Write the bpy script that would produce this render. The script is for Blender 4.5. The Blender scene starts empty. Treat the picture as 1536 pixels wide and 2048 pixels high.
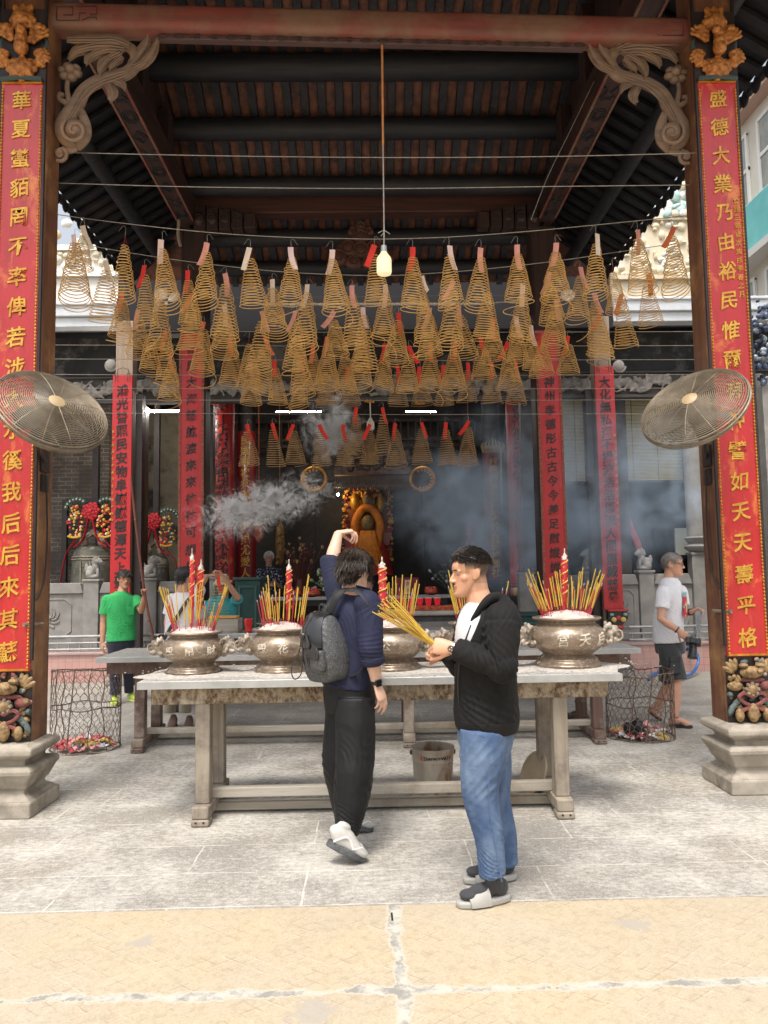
import bpy, math, random
import numpy as np
from mathutils import Vector, Matrix, noise as mnoise
R = math.radians
rng = random.Random(7)
SC = bpy.context.scene
COL = SC.collection
V = Vector

# ---------------------------------------------------------------- camera frame
F_PX, CAMZ = 1479.0, 1.6
YAW, PITCH, ROLL = R(1.0), R(4.72), R(0.9)
_f = V((math.sin(YAW)*math.cos(PITCH), math.cos(YAW)*math.cos(PITCH), math.sin(PITCH)))
_r0 = V((math.cos(YAW), -math.sin(YAW), 0))
_u0 = _r0.cross(_f)
_r = _r0*math.cos(ROLL) - _u0*math.sin(ROLL)
_u = _u0*math.cos(ROLL) + _r0*math.sin(ROLL)
CAMP = V((0, 0, CAMZ))

def ray(px, py):
    return _f + _r*((px-768)/F_PX) + _u*((1024-py)/F_PX)

def at(px, py, Y):
    d = ray(px, py)
    return CAMP + d*(Y/d.y)

def gnd(px, py, z=0.0):
    d = ray(px, py)
    return CAMP + d*((z-CAMZ)/d.z)

# ---------------------------------------------------------------- object helpers
def link(o):
    COL.objects.link(o)
    return o

def tag(o, label=None, cat=None, group=None, kind=None):
    if label: o['label'] = label
    if cat: o['category'] = cat
    if group: o['group'] = group
    if kind: o['kind'] = kind
    return o

def thing(name, label, cat, loc=(0, 0, 0), group=None):
    o = bpy.data.objects.new(name, None)
    o.empty_display_size = 0.1
    link(o)
    o.location = loc
    return tag(o, label, cat, group)

def root_loc(p):
    l = V((0, 0, 0))
    while p is not None:
        l = l + p.location
        p = p.parent
    return l

def copy_tree(o, parent=None):
    c = o.copy()
    link(c)
    c.parent = parent
    for ch in list(o.children):
        copy_tree(ch, c)
    return c

def frames(pts):
    n = len(pts)
    T = []
    for i in range(n):
        a = pts[max(i-1, 0)]; b = pts[min(i+1, n-1)]
        t = b-a
        T.append(t.normalized() if t.length > 1e-9 else V((0, 0, 1)))
    ref = V((0, 0, 1)) if abs(T[0].z) < .9 else V((1, 0, 0))
    N = [(ref - T[0]*ref.dot(T[0])).normalized()]
    for i in range(1, n):
        v = N[-1] - T[i]*N[-1].dot(T[i])
        N.append(v.normalized() if v.length > 1e-6 else N[-1])
    return T, N

def spline(pts, k=6):
    """Catmull-Rom through points (any dimension, as tuples/Vectors)."""
    P = [tuple(p) for p in pts]
    P = [P[0]] + P + [P[-1]]
    out = []
    for i in range(1, len(P)-2):
        for j in range(k):
            t = j/k
            out.append(tuple(0.5*((2*b)+(-a+c)*t+(2*a-5*b+4*c-d)*t*t+(-a+3*b-3*c+d)*t**3)
                             for a, b, c, d in zip(P[i-1], P[i], P[i+1], P[i+2])))
    out.append(P[-2])
    return out

class MB:
    def __init__(s):
        s.v = []; s.f = []; s.m = []
    def add(s, vs, fs, mi=0):
        b = len(s.v)
        s.v.extend(V(v) for v in vs)
        s.f.extend(tuple(b+i for i in f) for f in fs)
        s.m.extend([mi]*len(fs))
        return s
    def box(s, c, size, rot=None, mi=0, taper=1.0):
        c = V(c); x, y, z = [q/2 for q in size]
        vs = [V((sx*x*(taper if sz > 0 else 1), sy*y*(taper if sz > 0 else 1), sz*z)) for sx in (-1, 1) for sy in (-1, 1) for sz in (-1, 1)]
        if rot is not None:
            vs = [rot @ v for v in vs]
        return s.add([v+c for v in vs], [(0, 1, 3, 2), (4, 6, 7, 5), (0, 4, 5, 1), (2, 3, 7, 6), (0, 2, 6, 4), (1, 5, 7, 3)], mi)
    def span(s, a, b, mi=0):
        a = V(a); b = V(b)
        return s.box((a+b)/2, [abs(q) for q in (b-a)], None, mi)
    def beam(s, a, b, w, h, mi=0, up=V((0, 0, 1))):
        a = V(a); b = V(b)
        t = (b-a); L = t.length; t.normalize()
        sd = t.cross(up)
        if sd.length < 1e-5: sd = t.cross(V((0, 1, 0)))
        sd.normalize(); u = sd.cross(t)
        M = Matrix((sd, t, u)).transposed()
        return s.box((a+b)/2, (w, L, h), M, mi)
    def tube(s, pts, r, n=8, mi=0, cap=True, flat=1.0, nrm=None, close=False):
        pts = [V(p) for p in pts]
        m = len(pts)
        rr = r if isinstance(r, (list, tuple)) else [r]*m
        T, N = frames(pts)
        vs = []
        for i in range(m):
            nn = N[i]
            if nrm is not None:
                nn = (V(nrm) - T[i]*V(nrm).dot(T[i])).normalized()
            B = T[i].cross(nn)
            for k in range(n):
                a = 2*math.pi*k/n
                vs.append(pts[i] + nn*(math.cos(a)*rr[i]*flat) + B*(math.sin(a)*rr[i]))
        fs = []
        for i in range(m if close else m-1):
            j = (i+1) % m
            for k in range(n):
                l = (k+1) % n
                fs.append((i*n+k, i*n+l, j*n+l, j*n+k))
        if cap and not close:
            fs.append(tuple(range(n-1, -1, -1)))
            fs.append(tuple(range((m-1)*n, m*n)))
        return s.add(vs, fs, mi)
    def loft(s, pts, ab, axis, n=20, mi=0, k=5, sq=1.0):
        """elliptical sections; axis = direction of the first radius"""
        q = spline([tuple(p)+tuple(x) for p, x in zip(pts, ab)], k)
        P = [V(t[:3]) for t in q]
        T, _ = frames(P)
        vs = []
        for i, p in enumerate(P):
            A = (V(axis) - T[i]*V(axis).dot(T[i])).normalized()
            B = T[i].cross(A)
            for j in range(n):
                t = 2*math.pi*j/n
                c, d = math.cos(t), math.sin(t)
                c = math.copysign(abs(c)**sq, c); d = math.copysign(abs(d)**sq, d)
                vs.append(p + A*(q[i][3]*c) + B*(q[i][4]*d))
        m = len(P); fs = []
        for i in range(m-1):
            for j in range(n):
                l = (j+1) % n
                fs.append((i*n+j, i*n+l, (i+1)*n+l, (i+1)*n+j))
        fs.append(tuple(range(n-1, -1, -1))); fs.append(tuple(range((m-1)*n, m*n)))
        return s.add(vs, fs, mi)
    def ell(s, c, r, rot=None, nu=16, nv=10, mi=0):
        c = V(c)
        r = (r, r, r) if not isinstance(r, (tuple, list, Vector)) else r
        vs = [V((0, 0, -r[2]))]
        for i in range(1, nv):
            a = -math.pi/2 + math.pi*i/nv
            for j in range(nu):
                b = 2*math.pi*j/nu
                vs.append(V((r[0]*math.cos(a)*math.cos(b), r[1]*math.cos(a)*math.sin(b), r[2]*math.sin(a))))
        vs.append(V((0, 0, r[2])))
        if rot is not None: vs = [rot @ v for v in vs]
        fs = []
        for j in range(nu):
            l = (j+1) % nu
            fs.append((0, 1+l, 1+j))
            for i in range(nv-2):
                a = 1+i*nu
                fs.append((a+j, a+l, a+nu+l, a+nu+j))
            a = 1+(nv-2)*nu
            fs.append((a+j, a+l, len(vs)-1))
        return s.add([v+c for v in vs], fs, mi)
    def lathe(s, prof, c=(0, 0, 0), n=40, mi=0, a0=0.0, cap=True, sx=1, sy=1):
        c = V(c); m = len(prof)
        vs = [c+V((r*math.cos(a0+2*math.pi*k/n)*sx, r*math.sin(a0+2*math.pi*k/n)*sy, z)) for r, z in prof for k in range(n)]
        fs = []
        for i in range(m-1):
            for k in range(n):
                l = (k+1) % n
                fs.append((i*n+k, i*n+l, (i+1)*n+l, (i+1)*n+k))
        if cap:
            fs.append(tuple(range(n-1, -1, -1))); fs.append(tuple(range((m-1)*n, m*n)))
        return s.add(vs, fs, mi)
    def prism(s, poly, o, ex, ey, ez, mi=0):
        """poly in (ex,ey) plane at o, extruded by ez"""
        o = V(o); n = len(poly)
        vs = [o+V(ex)*a+V(ey)*b for a, b in poly]
        vs += [v+V(ez) for v in vs]
        fs = [tuple(range(n)), tuple(range(2*n-1, n-1, -1))]
        fs += [(i, (i+n), ((i+1) % n)+n, (i+1) % n) for i in range(n)]
        return s.add(vs, fs, mi)
    def quad(s, a, b, c, d, mi=0):
        return s.add([a, b, c, d], [(0, 1, 2, 3)], mi)
    def mesh(s, name, mats, off=V((0, 0, 0)), smooth=True, angle=40):
        me = bpy.data.meshes.new(name)
        me.from_pydata([tuple(v-off) for v in s.v], [], s.f)
        mats = mats if isinstance(mats, (list, tuple)) else [mats]
        for m in mats: me.materials.append(m)
        if len(mats) > 1:
            me.polygons.foreach_set('material_index', s.m)
        if smooth:
            me.polygons.foreach_set('use_smooth', [True]*len(me.polygons))
            me.update()
            try: me.set_sharp_from_angle(angle=R(angle))
            except Exception: pass
        me.update()
        return me
    def build(s, name, mats, parent=None, bevel=0, smooth=True, angle=40, loc=None, fix=False):
        off = root_loc(parent) if parent is not None else (V(loc) if loc is not None else V((0, 0, 0)))
        me = s.mesh(name, mats, off, smooth, angle)
        if fix:
            import bmesh
            bm = bmesh.new(); bm.from_mesh(me)
            bmesh.ops.recalc_face_normals(bm, faces=bm.faces)
            bm.to_mesh(me); bm.free()
        o = link(bpy.data.objects.new(name, me))
        if parent is not None: o.parent = parent
        elif loc is not None: o.location = loc
        if bevel:
            b = o.modifiers.new('bevel', 'BEVEL'); b.width = bevel; b.segments = 2; b.limit_method = 'ANGLE'; b.angle_limit = R(40)
        return o

# ---------------------------------------------------------------- materials
class NT:
    def __init__(s, name):
        s.mat = bpy.data.materials.new(name); s.mat.use_nodes = True
        s.t = s.mat.node_tree; s.t.nodes.clear()
        s.out = s.n('ShaderNodeOutputMaterial')
    def n(s, typ, ins=None, **kw):
        x = s.t.nodes.new(typ)
        for k, v in kw.items(): setattr(x, k, v)
        for k, v in (ins or {}).items(): s.set(x, k, v)
        return x
    def set(s, x, k, v):
        if isinstance(v, bpy.types.NodeSocket): s.t.links.new(v, x.inputs[k])
        elif isinstance(v, bpy.types.Node): s.t.links.new(v.outputs[0], x.inputs[k])
        else: x.inputs[k].default_value = v
    def math(s, op, a, b=0.0, c=None, clamp=False):
        x = s.n('ShaderNodeMath', operation=op, use_clamp=clamp)
        s.set(x, 0, a); s.set(x, 1, b)
        if c is not None: s.set(x, 2, c)
        return x.outputs[0]
    def noise(s, vec, scale, detail=5, rough=.55, dist=0.0):
        x = s.n('ShaderNodeTexNoise', {'Scale': scale, 'Detail': detail, 'Roughness': rough, 'Distortion': dist})
        if vec is not None: s.set(x, 'Vector', vec)
        return x.outputs['Fac']
    def ramp(s, fac, stops):
        x = s.n('ShaderNodeValToRGB'); s.set(x, 0, fac)
        e = x.color_ramp.elements
        while len(e) < len(stops): e.new(.5)
        for q, (p, c) in zip(e, stops):
            q.position = p
            q.color = (c, c, c, 1) if isinstance(c, (int, float)) else tuple(c)+(1,)
        return x.outputs[0]
    def mix(s, fac, a, b, blend='MIX'):
        x = s.n('ShaderNodeMix', data_type='RGBA', blend_type=blend)
        for k, v in ((0, fac), (6, a), (7, b)):
            if isinstance(v, (tuple, list)): v = tuple(v)+(1,) if len(v) == 3 else v
            s.set(x, k, v)
        return x.outputs[2]
    def co(s, scale=(1, 1, 1), kind='Object', rot=(0, 0, 0)):
        c = s.n('ShaderNodeTexCoord')
        m = s.n('ShaderNodeMapping', {'Scale': scale, 'Rotation': rot})
        s.t.links.new(c.outputs[kind], m.inputs['Vector'])
        return m.outputs[0]
    def bsdf(s, col, rough=.6, metal=0.0, bump=None, bstr=.3, bdist=.01, **kw):
        b = s.n('ShaderNodeBsdfPrincipled')
        s.set(b, 'Base Color', tuple(col)+(1,) if isinstance(col, (tuple, list)) and len(col) == 3 else col)
        s.set(b, 'Roughness', rough); s.set(b, 'Metallic', metal)
        for k, v in kw.items(): s.set(b, k.replace('_', ' '), v)
        if bump is not None:
            q = s.n('ShaderNodeBump', {'Strength': bstr, 'Distance': bdist, 'Height': bump})
            s.t.links.new(q.outputs[0], b.inputs['Normal'])
        s.t.links.new(b.outputs[0], s.out.inputs['Surface'])
        return b

_mc = {}
def mt(name, c1, c2=None, scale=6, rough=.6, metal=0, bump=.15, bscale=60, st=(1, 1, 1), lo=.38, hi=.62, c3=None, s3=25, t3=.62, w3=.05, bd=.006, **kw):
    if name in _mc: return _mc[name]
    n = NT(name); co = n.co(st)
    col = c1
    if c2 is not None:
        col = n.mix(n.ramp(n.noise(co, scale, 6, .6), [(lo, 0.0), (hi, 1.0)]), c1, c2)
    if c3 is not None:
        col = n.mix(n.ramp(n.noise(co, s3, 5, .65), [(t3-w3, 0.0), (t3+w3*1.2, 1.0)]), col, c3)
    rn = n.math('MULTIPLY_ADD', n.noise(co, scale*2.3, 3), .3, rough-.15, clamp=True)
    n.bsdf(col, rn, metal, n.noise(co, bscale, 4) if bump else None, bump, bd, **kw)
    _mc[name] = n.mat
    return n.mat

def wood(name, c1, c2, axis=2, scale=3.0, rough=.55, c3=None, t3=.6, bump=.35, coat=0.0):
    st = [9, 9, 9]; st[axis] = .6
    n = NT(name); co = n.co(tuple(st)); o2 = n.co()
    g = n.noise(co, scale, 8, .65, .4)
    col = n.mix(n.ramp(g, [(.35, 0.0), (.65, 1.0)]), c1, c2)
    if c3 is not None:
        col = n.mix(n.ramp(n.noise(o2, 1.9, 7, .68), [(t3-.08, 0.0), (t3+.1, 1.0)]), col, c3)
    col = n.mix(n.ramp(g, [(.27, .75), (.36, 0.0)]), col, tuple(q*.35 for q in c1))
    n.bsdf(col, n.math('MULTIPLY_ADD', g, .35, rough-.18), 0, g, bump, .008, Coat_Weight=coat, Coat_Roughness=.25)
    return n.mat

def flat(name, col, rough=.5, metal=0, **kw):
    if name in _mc: return _mc[name]
    n = NT(name); n.bsdf(col, rough, metal, **kw); _mc[name] = n.mat
    return n.mat

def emis(name, col, st):
    n = NT(name); e = n.n('ShaderNodeEmission', {'Color': tuple(col)+(1,), 'Strength': st})
    n.t.links.new(e.outputs[0], n.out.inputs['Surface'])
    return n.mat

def lacquer(name, red=(.52, .017, .02), painted_glare=(.62, .12, .02), amt=.57, rough=.32, coat=.4):
    n = NT(name); co = n.co((3, 3, .5)); o = n.co()
    g = n.noise(co, 5, 6, .6)
    col = n.mix(n.ramp(g, [(.3, 0.0), (.7, 1.0)]), red, tuple(q*.72 for q in red))
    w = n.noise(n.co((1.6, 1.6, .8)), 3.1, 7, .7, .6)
    col = n.mix(n.ramp(w, [(amt, 0.0), (amt+.12, .85)]), col, painted_glare)  # orange patches paint bright reflections into the lacquer colour
    col = n.mix(n.ramp(n.noise(n.co((14, 14, 2)), 7, 4, .7), [(.66, 0.0), (.74, .55)]), col, (.16, .02, .02))
    h = n.math('ADD', n.math('MULTIPLY', n.noise(n.co((2, 2, .7)), 4, 2), 2.2), g)
    n.bsdf(col, n.math('MULTIPLY_ADD', w, .3, rough-.12), 0, h, .22, .01, Coat_Weight=coat, Coat_Roughness=.18)
    return n.mat

# the palette
M = {}
M['beam_red'] = wood('red_painted_timber', (.24, .052, .042), (.13, .045, .034), 0, 2.2, .6, (.185, .105, .068), .50)
M['pillar'] = wood('dark_pillar_timber', (.20, .085, .045), (.10, .04, .024), 2, 2.0, .5, (.36, .185, .075), .58, coat=.15)
M['soot'] = wood('hazy_sooty_timber', (.017, .018, .024), (.009, .0095, .013), 0, 2.5, .62, (.032, .022, .021), .62)  # bluish cast puts the haze under the roof into the soot colour
M['soot_y'] = wood('sooty_side_timber', (.05, .021, .017), (.022, .013, .012), 1, 2.0, .6, (.075, .028, .021), .58)
M['soot_z'] = wood('sooty_panel', (.05, .022, .018), (.02, .013, .013), 2, 2.0, .6)
M['carve'] = wood('carved_grey_timber', (.25, .165, .11), (.155, .10, .07), 0, 1.6, .65, (.30, .17, .09), .62)
M['tile'] = mt('red_roof_tile', (.17, .07, .045), (.085, .036, .028), 9, .8, c3=(.05, .03, .03), s3=5, t3=.58)
M['batten'] = mt('dusty_batten', (.030, .031, .040), (.015, .016, .021), 12, .8, c3=(.14, .13, .13), s3=9, t3=.7)
M['gold'] = mt('gilt', (.62, .30, .045), (.42, .17, .02), 20, .38, .45, .2)
M['gold_text'] = mt('gold_leaf_lettering', (.72, .44, .07), (.55, .26, .04), 14, .35, .35, .15)
M['orange_gilt'] = mt('orange_gilt', (.54, .215, .05), (.26, .085, .018), 26, .5, .25, .7, 48, bd=.012)
M['ink'] = mt('black_lettering', (.012, .011, .012), (.03, .02, .02), 10, .4)
M['darkgap'] = mt('black_lacquer', (.016, .012, .012), (.03, .02, .018), 6, .45)
M['red_plaque'] = lacquer('red_lacquer', painted_glare=(.70, .22, .04), amt=.535)
M['red_thin'] = lacquer('red_lacquer_scroll', (.56, .014, .02), (.60, .10, .02), .66, .4, .2)
M['red_deep'] = lacquer('deep_red_lacquer', (.22, .012, .018), (.25, .06, .02), .68)
M['plinth'] = mt('sandy_granite', (.41, .365, .30), (.30, .265, .215), 5, .9, bump=.6, bscale=110, c3=(.17, .145, .115), s3=4, t3=.58, w3=.1)
M['grey_stone'] = mt('grey_granite', (.30, .285, .265), (.22, .21, .2), 4, .85, bump=.35, bscale=110)
M['pink_tile'] = None
M['zinc'] = mt('zinc_sheet', (.50, .51, .51), (.40, .41, .41), 5, .38, .55, .06)
M['ashwood'] = wood('ash_dusted_timber', (.36, .31, .245), (.23, .19, .145), 2, 1.6, .8, (.13, .10, .085), .6)
M['ashwood_x'] = wood('ash_dusted_rail', (.44, .40, .34), (.30, .265, .21), 0, 1.6, .8, (.21, .16, .11), .6)
M['stain'] = mt('ash_stained_apron', (.36, .275, .18), (.10, .062, .038), 42, .85, lo=.38, hi=.6, st=(1, 1, .7), c3=(.56, .49, .39), s3=7, t3=.60, w3=.14)
M['redwood'] = wood('worn_red_timber', (.15, .085, .065), (.095, .055, .045), 2, 1.8, .65, (.36, .31, .25), .53)
M['ash'] = mt('pale_incense_ash', (.58, .52, .47), (.42, .33, .30), 14, .95, bump=.6, bscale=70, bd=.01)
M['bronze'] = mt('pot_bronze', (.30, .232, .17), (.20, .145, .10), 2.6, .30, .5, .10, 40, c3=(.52, .46, .39), s3=34, t3=.62, w3=.12, st=(1, 1, 1.6))
M['bronze_lion'] = mt('ashy_bronze', (.46, .40, .33), (.2, .16, .12), 16, .6, .3, .4)
M['pot_text'] = mt('pale_cast_lettering', (.70, .63, .53), (.5, .43, .34), 18, .6, .1)
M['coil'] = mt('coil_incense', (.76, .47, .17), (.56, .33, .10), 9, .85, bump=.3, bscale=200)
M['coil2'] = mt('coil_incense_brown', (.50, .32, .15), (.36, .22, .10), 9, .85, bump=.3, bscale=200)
M['wire'] = mt('steel_wire', (.40, .37, .33), (.28, .25, .22), 20, .45, .6, 0)
M['rust'] = mt('rusty_wire', (.12, .075, .055), (.20, .15, .12), 25, .6, .4, .2)
M['thread'] = flat('red_thread', (.35, .02, .03), .8)
M['tag_red'] = mt('red_paper', (.78, .045, .03), (.62, .03, .02), 9, .8)
M['tag_pink'] = mt('pink_paper', (.74, .36, .30), (.62, .26, .21), 9, .8)
M['tag_cream'] = mt('cream_paper', (.78, .68, .55), (.68, .54, .42), 9, .8)
M['tag_white'] = mt('pale_pink_paper', (.78, .60, .56), (.7, .5, .46), 9, .8)
M['tag_orange'] = mt('orange_paper', (.75, .19, .075), (.62, .13, .05), 9, .8)
M['stick_y'] = mt('yellow_incense', (.58, .40, .07), (.46, .28, .035), 14, .9)
M['stick_r'] = flat('red_stick_end', (.42, .03, .04), .7)
M['stick_g'] = flat('grey_burnt_tip', (.35, .33, .31), .9)

def solid(mb, name, mat, parent, voxel=.008, it=4, folds=(), wob=None, color=None, seed=0, cut=None):
    me = mb.mesh(name, [mat], V((0, 0, 0)), False)
    o = link(bpy.data.objects.new('tmp', me))
    m = o.modifiers.new('r', 'REMESH'); m.mode = 'VOXEL'; m.voxel_size = voxel
    s = o.modifiers.new('s', 'SMOOTH'); s.factor = .5; s.iterations = it
    dg = bpy.context.evaluated_depsgraph_get()
    r = bpy.data.meshes.new_from_object(o.evaluated_get(dg))
    COL.objects.unlink(o); bpy.data.objects.remove(o); bpy.data.meshes.remove(me)
    n = len(r.vertices); co = np.empty(n*3, np.float32); no = np.empty(n*3, np.float32)
    r.vertices.foreach_get('co', co); r.vertices.foreach_get('normal', no)
    co = co.reshape(-1, 3).astype(float); no = no.reshape(-1, 3)
    d = np.zeros(n)
    if wob:
        g = np.random.default_rng(seed)
        for amp, freq, st in wob:
            a = np.zeros(n)
            for _ in range(10):
                k = g.normal(size=3)*freq*np.array(st); ph = g.uniform(0, 6.28)
                a += np.sin(co @ k + ph + 1.2*np.sin(co @ (g.normal(size=3)*freq*.6)))
            a /= 3.0
            d += amp*(1-np.abs(np.clip(a, -1.3, 1.3)))
    for (c, ax, rad, wl, amp) in folds:
        q = co-np.array(tuple(c)); t = q @ np.array(tuple(V(ax).normalized()))
        g = np.random.default_rng(int(abs(c[0])*977) % 999)
        w = np.zeros(n); am = np.zeros(n)
        for _ in range(4):
            w += np.sin(co @ (g.normal(size=3)*11)+g.uniform(0, 6)); am += np.sin(co @ (g.normal(size=3)*16)+g.uniform(0, 6))
        s_ = np.sin(2*np.pi*t/wl + 1.5*w)
        d += .62*amp*(1-2*np.abs(s_)**.8)*np.clip(.55+.4*am, 0, 1.2)*np.exp(-(q*q).sum(1)/rad**2)
    co2 = co+no*d[:, None]
    off = np.array(tuple(root_loc(parent)))
    r.vertices.foreach_set('co', (co2-off).astype(np.float32).ravel())
    if color is not None:
        at_ = r.color_attributes.new('tint', 'FLOAT_COLOR', 'POINT')
        at_.data.foreach_set('color', color(co2).astype(np.float32).ravel())
    if cut is not None:
        import bmesh
        kill = cut(co2); bm = bmesh.new(); bm.from_mesh(r); bm.verts.ensure_lookup_table()
        bmesh.ops.delete(bm, geom=[bm.verts[i] for i in np.nonzero(kill)[0]], context='VERTS'); bm.to_mesh(r); bm.free()
    r.polygons.foreach_set('use_smooth', [True]*len(r.polygons)); r.update()
    r.name = name
    if not r.materials: r.materials.append(mat)
    ob = link(bpy.data.objects.new(name, r)); ob.parent = parent
    return ob

# ================================================================ ground
def paving_mat():
    n = NT('granite_paving'); co = n.co(); wob = n.n('ShaderNodeTexNoise', {'Vector': co, 'Scale': 2.2, 'Detail': 4})
    v = n.n('ShaderNodeVectorMath', {0: wob.outputs['Color'], 1: (.5, .5, .5)}, operation='SUBTRACT')
    v = n.n('ShaderNodeVectorMath', {0: v.outputs[0], 1: (.05, .035, 0)}, operation='MULTIPLY')
    v = n.n('ShaderNodeVectorMath', {0: co, 1: v.outputs[0]}, operation='ADD').outputs[0]
    v = n.n('ShaderNodeVectorMath', {0: v, 1: (.37, -.03, 0)}, operation='ADD').outputs[0]
    br = n.n('ShaderNodeTexBrick', {'Vector': v, 'Scale': 1, 'Mortar Size': .006, 'Mortar Smooth': .35, 'Brick Width': 1.55, 'Row Height': .412,
             'Color1': (0, 0, 0, 1), 'Color2': (1, 1, 1, 1), 'Mortar': (.5, .5, .5, 1), 'Bias': 0}, offset=.42, squash=.8, squash_frequency=3)
    slab = n.mix(br.outputs['Color'], (.275, .258, .228), (.34, .315, .272))
    big = n.noise(co, .9, 5, .6)
    slab = n.mix(n.ramp(big, [(.36, 0.0), (.62, .6)]), slab, (.25, .235, .21))
    grain = n.noise(co, 120, 3, .7)
    slab = n.mix(n.ramp(grain, [(.42, .6), (.5, 0.0)]), slab, (.11, .10, .09))
    slab = n.mix(n.ramp(n.noise(co, 34, 6, .75), [(.40, .55), (.5, 0.0)]), slab, (.155, .145, .13))
    slab = n.mix(n.ramp(n.noise(co, 61, 4, .7), [(.55, 0.0), (.64, .5)]), slab, (.55, .52, .46))
    slab = n.mix(n.ramp(n.noise(co, .55, 6, .7), [(.50, 0.0), (.66, .45)]), slab, (.33, .275, .20))
    # pale ash trodden into the stone, thickest round the incense tables
    sx = n.n('ShaderNodeSeparateXYZ', {0: co})
    d = n.math('ABSOLUTE', n.math('SUBTRACT', sx.outputs[1], 6.0))
    near = n.math('SUBTRACT', 1.0, n.math('MULTIPLY', d, .24), clamp=True)
    fl = n.noise(n.co((13, 19, 13)), 1.7, 8, .75)
    ashm = n.ramp(n.math('ADD', n.math('MULTIPLY', n.noise(co, 1.6, 6, .65), .55), n.math('MULTIPLY', fl, .6)), [(.52, 0.0), (.70, 1.0)])
    amt = n.math('MULTIPLY', ashm, n.math('MULTIPLY_ADD', near, .62, .2))
    slab = n.mix(amt, slab, (.70, .67, .61))
    seam = n.math('MULTIPLY', br.outputs['Fac'], n.ramp(n.noise(co, 6, 4, .7), [(.38, .05), (.6, .9)]))
    col = n.mix(seam, slab, (.58, .545, .48))
    h = n.math('ADD', n.math('MULTIPLY', grain, .5), n.math('MULTIPLY', n.noise(co, 26, 5), .8))
    h = n.math('SUBTRACT', h, n.math('MULTIPLY', br.outputs['Fac'], .5))
    n.bsdf(col, .8, 0, h, .4, .008)
    return n.mat

def yellow_mat():
    n = NT('scored_sandstone'); co = n.co()
    sx = n.n('ShaderNodeSeparateXYZ', {0: co}); x, y = sx.outputs[0], sx.outputs[1]
    def fam(k, off, sp, w):
        t = n.math('ADD', n.math('MULTIPLY', x, k), y)
        t = n.math('ADD', t, n.math('MULTIPLY', n.noise(co, 3.5, 4), .07))
        fr = n.math('FRACT', n.math('DIVIDE', n.math('ADD', t, off), sp))
        return n.math('LESS_THAN', n.math('ABSOLUTE', n.math('SUBTRACT', fr, .5)), w)
    base = n.mix(n.ramp(n.noise(co, 1.3, 6, .6), [(.35, 0.0), (.66, 1.0)]), (.45, .372, .25), (.41, .355, .27))
    base = n.mix(n.ramp(n.noise(co, 5, 7, .7), [(.5, 0.0), (.72, .6)]), base, (.49, .42, .315))
    base = n.mix(n.ramp(n.noise(co, 22, 6, .75), [(.40, .4), (.5, 0.0)]), base, (.33, .255, .16))
    base = n.mix(n.ramp(n.noise(co, .8, 6, .7), [(.5, 0.0), (.68, .5)]), base, (.42, .38, .31))
    gr = n.noise(co, 150, 2, .6)
    base = n.mix(n.ramp(gr, [(.38, .35), (.5, 0.0)]), base, (.3, .22, .13))
    br1 = n.ramp(n.noise(co, 7, 5, .75), [(.50, 0.0), (.58, 1.0)])
    br2 = n.ramp(n.noise(n.co((1, 1, 1), rot=(0, 0, 1)), 5, 5, .75), [(.50, 0.0), (.62, 1.0)])
    for k, off, sp, w, c, msk in ((.75, .1, .078, .035, (.17, .135, .10), br1), (-.75, .2, .078, .035, (.17, .135, .10), br1),
                                  (.75, .112, .078, .04, (.58, .49, .36), br2), (-.75, .212, .078, .04, (.58, .49, .36), br2)):
        base = n.mix(n.math('MULTIPLY', fam(k, off, sp, w), n.math('MULTIPLY', msk, .42)), base, c)
    # joints patched with rough pale mortar
    wob = n.math('MULTIPLY', n.math('SUBTRACT', n.noise(co, 3.0, 7, .75), .5), .17)
    wob2 = n.math('MULTIPLY', n.math('SUBTRACT', n.noise(n.co(rot=(0, 0, 2)), 3.4, 7, .75), .5), .15)
    d1 = n.math('ABSOLUTE', n.math('ADD', n.math('SUBTRACT', y, 2.975), wob))
    d2 = n.math('ABSOLUTE', n.math('ADD', n.math('ADD', n.math('SUBTRACT', x, .095), wob2), n.math('MULTIPLY', n.math('SUBTRACT', y, 3), .03)))
    d = n.math('MINIMUM', d1, d2)
    wid = n.math('MULTIPLY_ADD', n.noise(co, 2.6, 6, .75), .11, -.038)
    m = n.math('LESS_THAN', d, wid)
    edge = n.math('LESS_THAN', d, n.math('ADD', wid, .012))
    base = n.mix(n.math('MULTIPLY', edge, .8), base, (.46, .42, .345))
    mort = n.mix(n.ramp(n.noise(co, 9, 6, .7), [(.42, 0.0), (.56, 1.0)]), (.25, .24, .215), (.46, .435, .38))
    base = n.mix(m, base, mort)
    for cx, cy, r in ((-1.03, 3.40, .075), (1.16, 3.46, .085), (-.25, 2.86, .11)):
        v = n.n('ShaderNodeVectorMath', {0: co, 1: (cx, cy, 0)}, operation='DISTANCE').outputs['Value']
        v = n.math('ADD', v, n.math('MULTIPLY', n.math('SUBTRACT', n.noise(co, 12, 6, .75), .5), .28))
        base = n.mix(n.math('MULTIPLY', n.math('LESS_THAN', v, r*.7), .75), base, (.34, .31, .27))
    h = n.math('ADD', n.noise(co, 34, 6, .7), n.math('MULTIPLY', m, -.5))
    n.bsdf(base, .8, 0, h, .4, .008)
    return n.mat

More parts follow.
